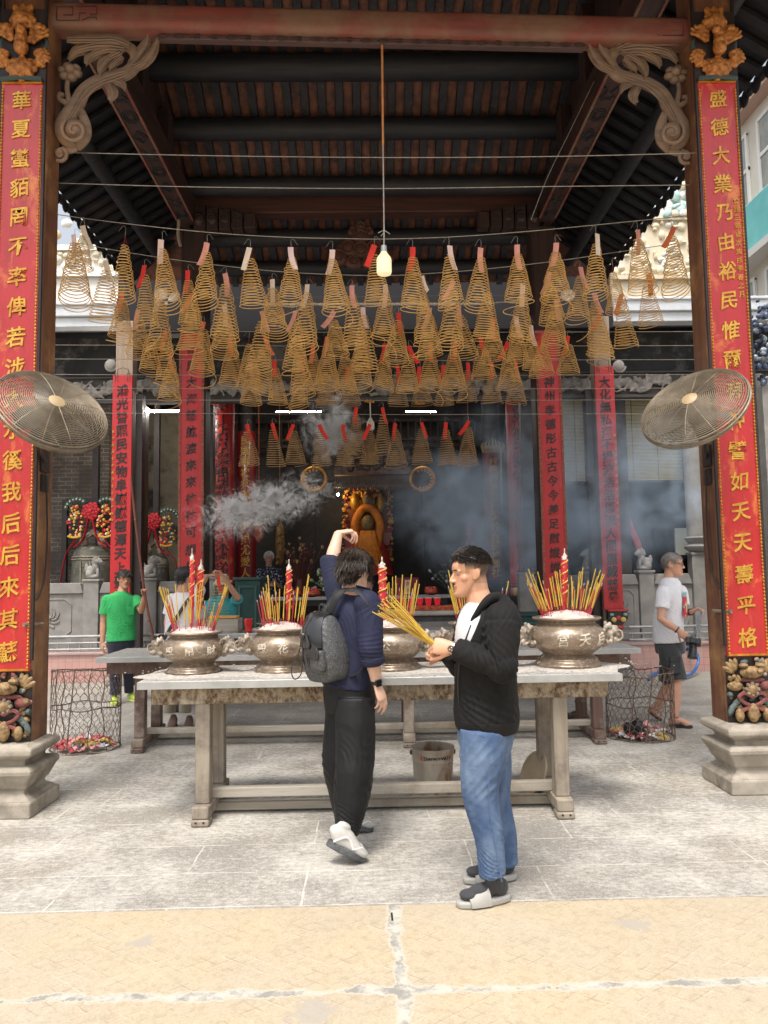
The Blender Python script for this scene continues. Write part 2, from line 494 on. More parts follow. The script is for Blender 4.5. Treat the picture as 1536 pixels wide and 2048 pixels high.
b = MB()
YB = 3.715
b.quad((-60, YB+.004, 0), (60, YB+.004, 0), (60, 90, 0), (-60, 90, 0))
tag(b.build('courtyard_paving', paving_mat()), kind='structure')
b = MB(); b.span((-60, -60, -.06), (60, YB-.006, .004))
tag(b.build('sandstone_pavement', yellow_mat()), kind='structure')
b = MB(); b.span((-60, YB-.008, -.05), (60, YB+.006, -.004))
tag(b.build('joint_ground', flat('joint_mortar', (.5, .47, .41), .9)), kind='structure')
b = MB(); c = gnd(784, 1834, .004)
b.box(c+V((0, 0, .002)), (.009, .075, .004), Matrix.Rotation(.02, 3, 'Z'))
tag(b.build('drain_slot', flat('slot_black', (.01, .01, .01), .9)), 'narrow black slot in the pale mortar joint between yellow slabs', 'drain slot')

# ================================================================ incense pavilion
PAV = thing('incense_pavilion', 'dark open timber pavilion with tiled roof over the incense tables', 'pavilion', (0, 7.6, 0))
PL, PR = at(26, 900, 5.26), at(1474, 900, 5.44)
PL.y, PR.y = 5.42, 5.60
PILL = []
def cham(w, c): return [(-w+c, -w), (w-c, -w), (w, -w+c), (w, w-c), (w-c, w), (-w+c, w), (-w, w-c), (-w, -w+c)]
plinth_prof = [(q, z*.87) for q, z in [(.24, 0), (.24, .115), (.232, .122), (.222, .124), (.20, .145), (.165, .165), (.165, .195), (.185, .215), (.22, .30), (.236, .325), (.238, .35), (.225, .372), (.20, .38), (.165, .385), (.165, .42), (.19, .435), (.238, .47), (.238, .515), (.23, .522), (.20, .53), (.175, .545)]]
for c in (PL, PR):
    p = V((c.x, c.y, 0)); PILL.append(p)
    b = MB(); w = .168
    b.prism([(x, y*.8) for x, y in cham(w, .03)], p+V((0, 0, .468)), V((1, 0, 0)), V((0, 1, 0)), V((0, 0, 6.1)))
    sh = b.build('pillar', M['pillar'], PAV, bevel=.01)
    b = MB(); b.lathe([(q*1.4142, z) for q, z in plinth_prof], p+V((0, -.06, 0)), 4, a0=math.pi/4)
    b.build('plinth', M['plinth'], sh, bevel=.014, smooth=False)
    # black edge boards beside the couplet
    b = MB(); s = 1 if p.x < 0 else -1
    b.span(p+V((s*.150, -.160, 1.03)), p+V((s*.172, -.137, 6.2)))
    b.span(p+V((-s*.150, -.160, 1.03)), p+V((-s*.172, -.137, 6.2)))
    b.build('edge_board', M['darkgap'], sh, bevel=.004)
    b = MB()
    b.tube([p+V((s*.19, -.05, 1.28)), p+V((s*.12, -.19, 1.28))], .015, 8)
    b.build('peg', M['bronze'], sh)

# front tie beam with fret carving
zb0 = at(768, 75, 5.47).z; zb1 = zb0+.21
b = MB()
a0, a1 = V((PILL[0].x+.165, PILL[0].y, (zb0+zb1)/2)), V((PILL[1].x-.165, PILL[1].y, (zb0+zb1)/2))
hz, hy = (zb1-zb0)/2, .10
sec = []
for k in range(20):
    t = 2*math.pi*k/20
    sec.append((math.copysign(abs(math.cos(t))**.55, math.cos(t))*hy, math.copysign(abs(math.sin(t))**.55, math.sin(t))*hz))
vs = []
for e in (a0, a1):
    vs += [e+V((0, y, z)) for y, z in sec]
b.add(vs, [(i, (i+1) % 20, (i+1) % 20+20, i+20) for i in range(20)]+[tuple(range(19, -1, -1)), tuple(range(20, 40))])
TIE = b.build('tie_beam', M['beam_red'], PAV)
b = MB()
def fret(b, P, flip):
    # key fret incised at the beam end: raised thin lines
    pts = [[(0, .02), (0, .20), (.12, .20), (.12, .09), (.05, .09)], [(.0, .02), (.17, .02), (.17, .12), (.22, .12)],
           [(.15, .21), (.30, .21), (.30, .10), (.25, .10)], [(.19, .02), (.24, .06), (.30, .06), (.30, .02)]]
    for pl in pts:
        b.tube([P+V((flip*u, 0, v*.6)) for u, v in pl], .0035, 5)
fret(b, V((a0.x+.05, a0.y-hy-.001, zb0+.02)), 1); fret(b, V((a1.x-.05, a1.y-hy-.001, zb0+.02)), -1)
b.build('fretwork', M['soot_y'], TIE)
b = MB(); zt = at(768, 94, 5.52).z
xa, xb = at(322, 84, 5.5).x, at(1172, 84, 5.5).x
ty = lambda x: a0.y+(a1.y-a0.y)*(x-a0.x)/(a1.x-a0.x)
b.beam((xa, ty(xa), (zt+zb0)/2-.001), (xb, ty(xb), (zt+zb0)/2-.001), .06, zb0-zt-.002)
b.build('carved_trim', wood('trim_timber', (.10, .055, .05), (.06, .035, .035), 0, 2, .6), TIE, bevel=.006)
b = MB()
for i in range(17):
    x = xa+.1+(xb-xa-.2)*i/16; zc = (zt+zb0)/2; y = ty(x)-.034
    if i % 2 == 0:
        for s in (-1, 1):
            b.tube([V((x+s*.02, y, zc)), V((x+s*.05, y, zc+.014)), V((x+s*.09, y, zc+.010)), V((x+s*.11, y, zc)), V((x+s*.09, y, zc-.012)), V((x+s*.05, y, zc-.02)), V((x+s*.02, y, zc))], .005, 5)
    else:
        for k in range(4):
            t = math.pi/4+k*math.pi/2
            b.ell((x+.016*math.cos(t), y, zc+.016*math.sin(t)), (.012, .006, .012), nu=8, nv=5)
    if i < 16:
        b.tube([V((x+.12, y, zc)), V((x+.03+(xb-xa-.2)/16-.04, y+.008, zc))], .005, 5)
b.build('scrollwork', M['soot_y'], TIE)

# carved scroll brackets between pillar and beam
def bracket(P, s, root):
    """P(px,py,dy) places a point of the left bracket; s=-1 mirrors it"""
    b = MB(); k = 1/278.0                      # metres per photo pixel at the bracket
    def path(pts, r, fl=1.0, n=10, dy=0):
        q = spline([(x, y, w) for (x, y), w in zip(pts, r)], 6)
        b.tube([P(t[0], t[1], dy) for t in q], [t[2]*k for t in q], n, flat=fl, nrm=(0, 1, 0))
    path([(150, 302), (128, 285), (121, 258), (136, 232), (150, 212), (165, 185), (190, 168), (222, 158), (250, 150), (266, 132), (266, 112), (252, 98), (236, 104), (229, 118), (238, 128)],
         [6, 13, 17, 18, 17, 15, 15, 15, 15, 14, 12, 11, 9, 8, 9], .62)
    path([(150, 302), (165, 280), (167, 255), (158, 225)], [8, 13, 12, 8], .5)
    sp = [(145+ (4+1.55*t)*math.cos(.62*t+1), 264+(4+1.55*t)*math.sin(.62*t+1)) for t in range(0, 16)]
    path(sp, [3]+[4.4]*14+[3], .9, 8, -.068)
    b.ell(P(145, 264, -.02), (.085, .05, .085), nu=14, nv=8)
    sp = [(117+(2+1.1*t)*math.cos(.7*t), 312+(2+1.1*t)*math.sin(.7*t)) for t in range(0, 13)]
    path(sp, [3]+[4]*12, .9, 8, -.03); b.ell(P(117, 312, 0), (.045, .04, .045), nu=12, nv=6)
    path([(150, 300), (130, 306), (120, 300)], [8, 7, 5], .6)
    # leaf fronds of the upper half
    for pts, r in (([(262, 140), (283, 128), (300, 108), (311, 84)], [10, 14, 13, 5]),
                   ([(258, 132), (274, 112), (288, 92), (292, 78)], [9, 12, 11, 5]),
                   ([(255, 96), (225, 84), (190, 84), (150, 84), (130, 84)], [9, 13, 13, 10, 5]),
                   ([(245, 100), (215, 96), (180, 98), (150, 106), (134, 124)], [9, 14, 15, 13, 5]),
                   ([(232, 104), (205, 104), (178, 116), (168, 132)], [9, 14, 13, 5]),
                   ([(236, 108), (216, 118), (202, 134), (196, 152)], [8, 13, 13, 5]),
                   ([(240, 116), (226, 128), (214, 140)], [8, 11, 6]),
                   ([(212, 172), (222, 190), (216, 205)], [10, 12, 6]), ([(225, 165), (240, 172), (246, 182)], [9, 9, 4])):
        path(pts, r, .45)
        path(pts, [q*.13+.6 for q in r], .9, 6, -.052)
        path([(x, y+5) for x, y in pts], [q*.1+.5 for q in r], .9, 6, -.045)
        path([(x, y-5) for x, y in pts], [q*.1+.5 for q in r], .9, 6, -.045)
    # flower on its stalk
    path([(140, 232), (134, 205), (130, 178), (133, 160)], [7, 6, 5, 5], .7)
    path([(138, 215), (125, 208), (114, 200), (116, 192), (124, 195)], [6, 6, 5, 5, 4], .7)
    for a in range(6):
        t = a*math.pi/3+.3
        b.ell(P(136+15*math.cos(t), 148+11*math.sin(t), -.01), (.042, .035, .03), nu=10, nv=6)
    b.ell(P(137, 143, -.03), (.045, .045, .036), nu=12, nv=7)
    # grooves along the stem
    for o in (-6, 0, 6):
        path([(136+o*.8, 240), (150+o, 214), (168+o, 188+o), (195, 169+o), (225, 158+o), (252, 149+o*.6)], [1.2, 1.6, 1.6, 1.6, 1.6, 1.0], .9, 6, -.054)
    o = b.build('carved_bracket', M['carve'], root)
    return o
bracket(lambda x, y, d: at(x+4, y-4, 5.42+d), 1, PAV)
bracket(lambda x, y, d: at(1488-x, y+1, 5.6+d), -1, PAV)

# roof: rear slope seen from below, side eaves, gable panels
YE, ZE, SL = 11.05, 6.0, .58
def slope_hit(px, py):
    d = ray(px, py); t = (ZE+YE*SL-CAMZ)/(d.z+SL*d.y)
    return CAMP+d*t
XG, XE = 2.5, 3.55
roof = MB(); batt = MB()
YR = 7.6; ZR = ZE+(YE-YR)*SL
sp = .213
for side in (0, 1):                            # 0 rear slope, 1 front slope
    i = -int(XG/sp)
    while i*sp < XG+.01:
        x = i*sp; i += 1
        N = 20
        for j in range(N):
            y0 = YR+(YE-YR)*j/N; y1 = YR+(YE-YR)*(j+1)/N
            z0 = ZE+(YE-y0)*SL; z1 = ZE+(YE-y1)*SL
            if side: y0, y1 = 2*YR-y0, 2*YR-y1
            lift = .0; dr = .018
            ring = []
            for (yy, zz, dd) in ((y0, z0, .07+dr), (y1, z1, .07)):
                for k in range(5):
                    a = math.pi*(k/4)
                    ring.append(V((x+rng.uniform(-.002, .002)-.072*math.cos(a), yy, zz+dd-.03*math.sin(a))))
            roof.add(ring, [(k, k+1, k+6, k+5) for k in range(4)])
        ya, yb = (YR, YE) if not side else (YR, 2*YR-YE)
        batt.beam((x+sp/2, ya, ZR+.02), (x+sp/2, yb, ZE+.02), .088, .035)
for side in (0, 1):
    yb = YE if not side else 2*YR-YE
    roof.quad((-XE, YR, ZR+.12), (XE, YR, ZR+.12), (XE, yb, ZE+.12), (-XE, yb, ZE+.12))
ro = roof.build('roof_tiles', M['tile'], PAV, smooth=False)
batt.build('rafters', M['batten'], PAV, smooth=False)
# hipped side eaves
for s in (-1, 1):
    b = MB(); zi = ZE+.62
    ya, yb = 2*YR-YE+.15, YE-.1
    b.quad((s*XG, ya, zi+.1), (s*XG, yb-.5, zi+.1), (s*XE, yb, ZE+.06), (s*XE, ya, ZE+.06))
    y = ya
    while y < yb-.3:
        b.beam((s*XG, y, zi+.05), (s*XE, y, ZE+.01), .085, .04); y += .213
    so = b.build('side_eave', M['soot'], PAV, smooth=False)
    b = MB(); y = ya
    while y < yb:
        b.ell((s*(XE+.01), y, ZE+.0), (.03, .07, .06), nu=10, nv=6)
        b.ell((s*(XE+.01), y+.106, ZE-.02), (.02, .075, .085), nu=10, nv=6); y += .213
    b.build('drip_tiles', M['soot'], so)
    b = MB()
    b.tube([(s*3.0, ya, 6.20), (s*3.0, yb-.3, 6.20)], .085, 14)
    b.build('side_purlin', M['soot'], PAV)
    b = MB(); b.add([(s*2.5, YR, ZR+.02), (s*2.5, YE-.5, ZE+.5), (s*2.5, 2*YR-YE+.5, ZE+.5), (s*2.62, YR, ZR+.02), (s*2.62, YE-.5, ZE+.5), (s*2.62, 2*YR-YE+.5, ZE+.5)],
          [(0, 1, 2), (5, 4, 3), (0, 3, 4, 1), (1, 4, 5, 2), (2, 5, 3, 0)])
    b.build('gable_panel', M['soot_z'], PAV, smooth=False)
    # short posts and struts stacked above the side beam
    for yy, hh in ((8.6, .75), (7.6, 1.25), (6.5, .7)):
        b = MB(); b.span((s*2.5, yy-.1, 6.48), (s*2.36, yy+.1, 6.48+hh)); b.build('king_post', M['soot_z'], PAV, bevel=.01)
    b = MB(); zbm = at(400, 440, 9.6).z
    b.span((s*2.32, 5.55, zbm), (s*2.56, 9.75, zbm+.34))
    sb = b.build('side_beam', M['soot_y'], PAV, bevel=.012)
    b = MB()
    for e in (-.105, .105):
        b.span((s*2.44+e-.012, 5.6, zbm-.014), (s*2.44+e+.012, 9.6, zbm-.001))
    b.build('edge_moulding', M['beam_red'], sb)
    b = MB()
    y = 6.3
    for i in range(10):
        c = V((s*2.44, y, zbm-.006)); kind = i % 3
        if kind == 0:
            b.tube([c+V((.075*math.cos(t*.393), .1*math.sin(t*.393), 0)) for t in range(17)], .011, 5)
            b.tube([c+V((x*.04, z*.05, 0)) for x, z in ((-1, -1), (1, -1), (1, 1), (-1, 1), (-1, -1))], .009, 5)
        elif kind == 1:
            b.tube([c+V((x*.075, z*.11, 0)) for x, z in ((0, -1), (1, 0), (0, 1), (-1, 0), (0, -1))], .011, 5)
            b.tube([c+V((x*.04, z*.06, 0)) for x, z in ((0, -1), (1, 0), (0, 1), (-1, 0), (0, -1))], .009, 5)
        else:
            for q in (-1, 1):
                b.tube([c+V((q*.07, -.1, 0)), c+V((q*.02, -.02, 0)), c+V((q*.07, .05, 0)), c+V((-q*.05, .1, 0))], .011, 5)
        y += .35
    b.build('coin_carving', M['soot'], sb)
# cross purlins
for py, r in ((108, .15), (235, .135), (352, .125), (457, .12), (520, .11)):
    h = slope_hit(768, py); b = MB()
    b.tube([(-XG, h.y, h.z-r-.01), (XG, h.y, h.z-r-.01)], r, 18)
    b.build('purlin', M['soot'], PAV)
# rear columns and beam
RC = [at(388, 1000, 9.85), at(1100, 1000, 9.85)]
zr0, zr1 = at(768, 431, 9.8).z, at(768, 392, 9.8).z
b = MB(); b.span((-2.5, 9.7, zr0), (2.5, 9.92, zr1)); rb = b.build('rear_beam', wood('rear_beam_timber', (.085, .028, .02), (.04, .018, .015), 0, 2, .6), PAV, bevel=.015)
for c in RC:
    b = MB(); p = V((c.x, 9.9, 0))
    b.prism(cham(.17, .03), p+V((0, 0, .3)), V((1, 0, 0)), V((0, 1, 0)), V((0, 0, 6.0)))
    o = b.build('rear_column', M['soot_z'], PAV, bevel=.008)
    b = MB(); b.lathe([(.24, 0), (.24, .1), (.2, .15), (.25, .24), (.2, .31)], p, 8, a0=math.pi/8); b.build('plinth', M['plinth'], o, smooth=False)
# carved boss on the rear beam and flower brackets
b = MB(); cc = at(722, 490, 9.62)
for x, z, r in ((0, .23, .1), (0, .1, .14), (-.17, -.05, .16), (.17, -.05, .16), (0, -.08, .17), (-.3, -.17, .15), (.3, -.17, .15), (-.1, -.24, .12), (.1, -.24, .12), (-.11, .17, .07), (.11, .17, .07)):
    b.ell(cc+V((x, 0, z)), (r, .08, r*.85), nu=14, nv=8)
    b.tube([cc+V((x+r*.55*math.cos(t*.6), -.075, z+r*.5*math.sin(t*.6))) for t in range(11)], .012, 5)
b.build('carved_boss', wood('boss_timber', (.11, .04, .025), (.06, .026, .018), 2, 2, .6), rb)
for s in (-1, 1):
    b = MB()
    for i in range(5):
        x0 = s*(2.25-.17*i)
        b.box((x0, 9.72-.02*i, zr0-.1-.02*i), (.15, .18, .2+.1*(4-i)*.4))
        b.ell((x0, 9.62, zr0-.12), (.07, .05, .09), nu=10, nv=6)
        b.tube([V((x0+.05*math.cos(t*.7), 9.57, zr0-.12+.05*math.sin(t*.7))) for t in range(9)], .01, 5)
    b.build('eave_bracket', M['soot_z'], PAV, bevel=.008)
# ================================================================ lettering
_gl = {}
def glyph(ch, bold=.02):
    if (ch, bold) in _gl: return _gl[(ch, bold)]
    cu = bpy.data.curves.new('glyph', 'FONT'); cu.body = ch; cu.offset = bold; cu.extrude = .02; cu.resolution_u = 3
    o = bpy.data.objects.new('glyph', cu); COL.objects.link(o)
    dg = bpy.context.evaluated_depsgraph_get()
    me = bpy.data.meshes.new_from_object(o.evaluated_get(dg))
    vs = [v.co.copy() for v in me.vertices]; fs = [tuple(p.vertices) for p in me.polygons]
    COL.objects.unlink(o); bpy.data.objects.remove(o); bpy.data.curves.remove(cu); bpy.data.meshes.remove(me)
    if vs:
        x0, x1 = min(v.x for v in vs), max(v.x for v in vs); y0, y1 = min(v.y for v in vs), max(v.y for v in vs)
        c = V(((x0+x1)/2, (y0+y1)/2, 0)); vs = [v-c for v in vs]
    _gl[(ch, bold)] = (vs, fs)
    return _gl[(ch, bold)]

def put(b, ch, P, ex, ey, size, dep=.006, bold=.022, brush=True):
    vs, fs = glyph(ch, bold)
    ex = V(ex); ey = V(ey); n = ex.cross(ey)
    sh = .12 if brush else 0
    rot = rng.uniform(-.05, .05) if brush else 0
    out = []
    for v in vs:
        x, y = v.x, v.y+sh*v.x
        if brush: x, y = x*.95+.02*math.sin(7*y+ord(ch)), y+.02*math.sin(6*x+ord(ch))
        x, y = x*math.cos(rot)-y*math.sin(rot), x*math.sin(rot)+y*math.cos(rot)
        out.append(P+ex*(x*size)+ey*(y*size)+n*(v.z/.02*dep))
    b.add(out, fs)

def vtext(b, text, top, bot, size, ex=(1, 0, 0), bold=.022, dep=.004):
    top = V(top); bot = V(bot); ey = (top-bot).normalized(); n = len(text)
    for i, ch in enumerate(text):
        put(b, ch, top.lerp(bot, i/(n-1)), ex, ey, size, dep, bold)

# ================================================================ couplets on the front pillars
def peony(b, c, r, mi=0, n=(0, -1, 0)):
    for k, (m, rr) in enumerate(((8, 1.0), (7, .72), (5, .42))):
        for i in range(m):
            a = 2*math.pi*i/m+k*.4
            b.ell(c+V((rr*r*.72*math.cos(a), -.02-.018*k, rr*r*.6*math.sin(a))), (r*.33, r*.2, r*.28), Matrix.Rotation(-a, 3, 'Y'), 8, 6, mi)
    b.ell(c+V((0, -.06, 0)), r*.22, nu=8, nv=6, mi=mi)

def wing(b, c, ang, L, s, mi=0):
    for i in range(6):
        a = ang+s*(i-2)*.2; l = L*(1-.1*abs(i-1.5))
        d = V((math.cos(a), 0, math.sin(a))); t = d.cross(V((0, 1, 0)))
        for j in range(4):
            f = (j+1)/4
            b.ell(c+d*(l*f)+V((0, -.012*j*(1-.3*j), 0)), (l*.17, .016, l*.085), Matrix.Rotation(-a, 3, 'Y'), 8, 5, mi)

def finial(P, side, parent):
    b = MB()
    o = V((P.x, P.y, P.z))
    peony(b, o+V((0, 0, .075)), .115)
    for k in (0, 1, 2):
        b.ell(o+V((.01, -.06, .22+.055*k)), (.055-.008*k, .05, .06), nu=10, nv=7)
    b.ell(o+V((.03*side, -.1, .34)), (.03, .035, .035), nu=8, nv=6)
    b.tube([o+V((.03*side, -.13, .34)), o+V((.035*side, -.16, .325))], [.014, .003], 6)
    wing(b, o+V((.06, -.03, .26)), .9, .17, 1); wing(b, o+V((-.06, -.03, .28)), 2.2, .17, -1)
    wing(b, o+V((.08, -.03, .2)), -.35, .14, 1); wing(b, o+V((-.08, -.03, .2)), 3.5, .14, -1)
    peony(b, o+V((0, 0, .46)), .10)
    for s in (-1, 1):
        peony(b, o+V((s*.12, .01, .40)), .05)
        b.ell(o+V((s*.13, -.01, .13)), (.05, .03, .035), Matrix.Rotation(s*.7, 3, 'Y'), 8, 6)
    for s in (-1, 0, 1):
        b.ell(o+V((s*.045, -.02, .54)), (.03, .02, .055), Matrix.Rotation(s*.4, 3, 'Y'), 8, 6)
    g = solid(b, 'phoenix_carving', M['orange_gilt'], parent, .0065, 1)
    b = MB(); b.span(o+V((-.155, -.004, -.005)), o+V((.155, .002, .56))); b.build('back_board', M['darkgap'], g)
    b = MB()
    for s in (-1, 1):
        for pts in ([(.02, .02), (.11, .0), (.15, .06), (.12, .1)], [(.05, .14), (.13, .2), (.17, .3), (.13, .36)], [(.04, .38), (.12, .44), (.13, .53), (.07, .56)]):
            q = spline([(o.x+s*x, o.y+.01, o.z+z) for x, z in pts], 5)
            b.tube(q, .016, 6)
    b.tube([o+V((-.15, -.02, -.005)), o+V((0, -.035, .0)), o+V((.15, -.02, -.005))], .018, 6)
    b.build('leaf_scroll', flat('dark_green_carving', (.045, .07, .065), .6), g)

def mask_carving(P, parent):
    b = MB(); o = V(P)
    G, RD, GN, W = 0, 1, 2, 3
    b.span(o+V((-.165, -.006, -.02)), o+V((.165, .0, .47)), mi=4)
    for i in range(46):
        u, w = rng.uniform(-.15, .15), rng.uniform(.0, .44); b.ell(o+V((u, -.02, w)), (rng.uniform(.014, .035), .016, rng.uniform(.012, .022)), Matrix.Rotation(rng.uniform(-1.5, 1.5), 3, 'Y'), 7, 5, rng.choice((G, G, G, RD, GN, W)))
    b.ell(o+V((0, -.05, .35)), (.085, .05, .045), mi=G, nu=12, nv=8)
    for s in (-1, 1):
        b.ell(o+V((s*.04, -.1, .365)), (.025, .02, .022), mi=G, nu=8, nv=6)
        b.ell(o+V((s*.06, -.06, .40)), (.035, .03, .02), mi=G, nu=8, nv=6)
        for i in range(4):
            a = .5+.35*i
            b.ell(o+V((s*(.10+.06*math.cos(a)), -.02, .33+.075*math.sin(a))), (.05, .018, .02), Matrix.Rotation(-s*a, 3, 'Y'), 8, 6, G)
        b.ell(o+V((s*.115, -.03, .25)), (.06, .03, .035), mi=RD if s > 0 else G, nu=10, nv=6)
        b.ell(o+V((s*.14, -.04, .26)), (.03, .02, .02), mi=G, nu=8, nv=6)
        q = spline([(o.x+s*x, o.y-.05, o.z+z) for x, z in ((.0, .17), (.06, .2), (.1, .17), (.06, .13), (.02, .11), (.07, .08), (.12, .06))], 5)
        b.tube(q, .014, 6, RD)
        for i in range(3):
            b.ell(o+V((s*(.1+.025*i), -.03, .14-.03*i)), (.05, .016, .022), Matrix.Rotation(s*(.6+.3*i), 3, 'Y'), 8, 6, GN)
        b.ell(o+V((s*.10, -.05, .045)), (.032, .03, .05), mi=G, nu=10, nv=6)
        b.ell(o+V((s*.16, -.04, .19)), (.02, .03, .02), mi=GN, nu=8, nv=6)
    b.ell(o+V((0, -.05, .23)), (.042, .03, .04), mi=G, nu=12, nv=8)
    for i in range(8):
        a = i*math.pi/4; b.ell(o+V((.042*math.cos(a), -.055, .23+.042*math.sin(a))), .016, mi=W, nu=6, nv=5)
    b.ell(o+V((0, -.05, .06)), (.042, .035, .07), mi=G, nu=10, nv=7)
    b.ell(o+V((.02, -.03, .29)), (.09, .02, .02), mi=RD, nu=8, nv=6)
    return b.build('mask_carving', [mt('carving_ochre', (.36, .235, .105), (.17, .10, .045), 30, .6, bump=.8, bscale=45, bd=.012), mt('carving_red', (.22, .06, .05), (.14, .045, .04), 30, .6, bump=.8, bscale=45, bd=.012),
                    mt('carving_green', (.05, .075, .065), (.11, .14, .135), 30, .6, bump=.8, bscale=45, bd=.012), mt('carving_pale', (.33, .27, .20), (.2, .14, .10), 30, .6, bump=.8, bscale=45, bd=.012), M['darkgap']], parent)

def front_couplet(p, px_t, px_b, top_y, bot_y, text, label, name, small=None):
    y = p.y-.138
    zt, zb = at(px_t, top_y, y).z, at(px_b, bot_y, y).z
    root = thing('couplet_board', label, 'plaque', (p.x, y, zb), 'gold lettered couplet boards on the front pillars')
    b = MB(); w = .154
    b.span((p.x-w, y-.022, zb), (p.x+w, y, zt))
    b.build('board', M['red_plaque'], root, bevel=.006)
    b = MB(); e = w-.024; z = zb+.026
    for zz in (zb+.014, zt-.014): b.span((p.x-w+.006, y-.0345, zz-.007), (p.x+w-.006, y-.0225, zz+.007))
    n = int((zt-zb-.06)/.026)
    for i in range(n):
        for s in (-1, 1): b.ell((p.x+s*(w-.013), y-.027, z+.026*i), (.0085, .009, .0115), nu=6, nv=5)
    b.build('bead_border', M['gold'], root)
    b = MB()
    vtext(b, text, (p.x, y-.026, zt-.15), (p.x, y-.026, zb+.14), .150, bold=.014)
    b.build('lettering', M['gold_text'], root, smooth=False)
    if small:
        b = MB(); vtext(b, small, (p.x+.098, y-.026, zt-.98), (p.x+.098, y-.026, zt-1.72), .05, bold=.005)
        b.build('date_lettering', M['gold_text'], root, smooth=False)
    finial(V((p.x, y-.02, zt+.01)), 1 if p.x < 0 else -1, root)
    mask_carving(V((p.x, y-.0, zb-.56+.1)), root)

front_couplet(PILL[0], 42, 30, 167, 1343, '華夏蠻貊罔不率俾若涉大水徯我后后來其蘇', 'red couplet board with gold characters on the pillar beside the left mesh bin', 'L')
front_couplet(PILL[1], 1446, 1510, 165, 1312, '盛德大業乃由裕民惟爾有神譬如天天壽平格', 'red couplet board with gold characters and small date column on the right pillar', 'R', '會館三年歲次庚戌季春之月')

# slim red boards on the pavilion's rear columns
def slim(p, y, w, zt, zb, text, label, t0, size, group, deep=False, mat='red_thin', letm='ink', border=True, bot=True):
    root = thing('couplet_board', label, 'plaque', (p, y, zb), group)
    b = MB(); b.span((p-w, y-.03, zb), (p+w, y, zt)); b.build('board', M[mat], root, bevel=.004)
    if border:
        b = MB()
        for s in (-1, 1):
            b.span((p+s*w-.016, y-.036, zb), (p+s*w+.016, y-.0305, zt))
            for i in range(int((zt-zb)/.07)):
                b.box((p+s*w, y-.037, zb+.035+.07*i), (.012, .004, .03), Matrix.Rotation(.6, 3, 'Y'))
        b.build('patterned_border', mt('border_gilt', (.32, .11, .05), (.2, .02, .02), 30, .5), root)
    b = MB(); vtext(b, text, (p, y-.033, t0), (p, y-.033, zb+.12), size, bold=.016); b.build('lettering', M[letm], root, smooth=False)
    return root
zt = at(388, 668, 9.7).z; zb = at(388, 1185, 9.7).z
slim(RC[0].x, 9.71, .15, zt, at(388, 1290, 9.7).z, '佛恩大海慈航渡來來往往可想見巍巍節與', 'black lettered red board on rear column behind two tall dragon candles', at(388, 700, 9.7).z, .155, 'black lettered boards on the rear columns')
slim(RC[1].x, 9.71, .15, zt, at(1100, 1300, 9.7).z, '神州孝德彤古古今今差足慰縱縱林林與天長', 'black lettered red board on rear column behind the rightmost bronze pot', at(1100, 765, 9.7).z, .15, 'black lettered boards on the rear columns')

# ================================================================ temple hall
HALL = thing('temple_hall', 'dim old temple hall with brick walls behind the courtyard altar', 'temple', (0, 15, 0))
PZ = at(200, 1304, 11.6).z
def tile_mat():
    n = NT('pink_tiles'); co = n.co()
    v = n.n('ShaderNodeSeparateXYZ', {0: co}); c = n.n('ShaderNodeCombineXYZ', {0: v.outputs[0], 1: v.outputs[2]})
    br = n.n('ShaderNodeTexBrick', {'Vector': c.outputs[0], 'Scale': 1, 'Mortar Size': .004, 'Brick Width': .105, 'Row Height': .105, 'Color1': (.55, .315, .28, 1), 'Color2': (.50, .28, .25, 1), 'Mortar': (.36, .23, .2, 1)}, offset=0.0)
    col = n.mix(n.ramp(n.noise(co, 4, 5), [(.45, 0.0), (.75, .5)]), br.outputs['Color'], (.55, .45, .4))
    n.bsdf(col, .4); return n.mat
def brick_mat(name, c1, c2, mo):
    n = NT(name); co = n.co()
    v = n.n('ShaderNodeSeparateXYZ', {0: co}); c = n.n('ShaderNodeCombineXYZ', {0: n.math('ADD', v.outputs[0], v.outputs[1]), 1: v.outputs[2]})
    br = n.n('ShaderNodeTexBrick', {'Vector': c.outputs[0], 'Scale': 1, 'Mortar Size': .006, 'Brick Width': .23, 'Row Height': .075, 'Color1': c1+(1,), 'Color2': c2+(1,), 'Mortar': mo+(1,)})
    col = n.mix(n.ramp(n.noise(co, 2, 6, .65), [(.42, 0.0), (.6, .85)]), br.outputs['Color'], tuple(q*.4 for q in c1))
    n.bsdf(col, .85, 0, br.outputs['Fac'], -.4, .01); return n.mat
M['pink_tile'] = tile_mat()
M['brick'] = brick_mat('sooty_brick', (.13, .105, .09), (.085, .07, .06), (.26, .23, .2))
xg0, xg1 = at(428, 1200, 11.6).x, at(1050, 1200, 11.6).x
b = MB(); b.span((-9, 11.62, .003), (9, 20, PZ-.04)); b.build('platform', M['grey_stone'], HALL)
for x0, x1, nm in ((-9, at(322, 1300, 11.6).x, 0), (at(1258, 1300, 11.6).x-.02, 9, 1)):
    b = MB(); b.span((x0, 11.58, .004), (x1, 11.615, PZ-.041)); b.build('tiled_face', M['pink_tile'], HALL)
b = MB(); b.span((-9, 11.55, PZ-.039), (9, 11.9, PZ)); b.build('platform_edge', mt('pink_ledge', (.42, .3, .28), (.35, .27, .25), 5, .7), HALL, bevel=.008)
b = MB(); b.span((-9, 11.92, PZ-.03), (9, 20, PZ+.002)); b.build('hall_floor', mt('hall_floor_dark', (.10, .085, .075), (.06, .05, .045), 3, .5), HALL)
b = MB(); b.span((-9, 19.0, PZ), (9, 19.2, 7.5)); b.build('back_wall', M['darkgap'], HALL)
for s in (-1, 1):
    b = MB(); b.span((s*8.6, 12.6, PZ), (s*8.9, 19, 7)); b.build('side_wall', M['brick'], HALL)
xl0, xl1 = -8.6, at(216, 1000, 13.6).x
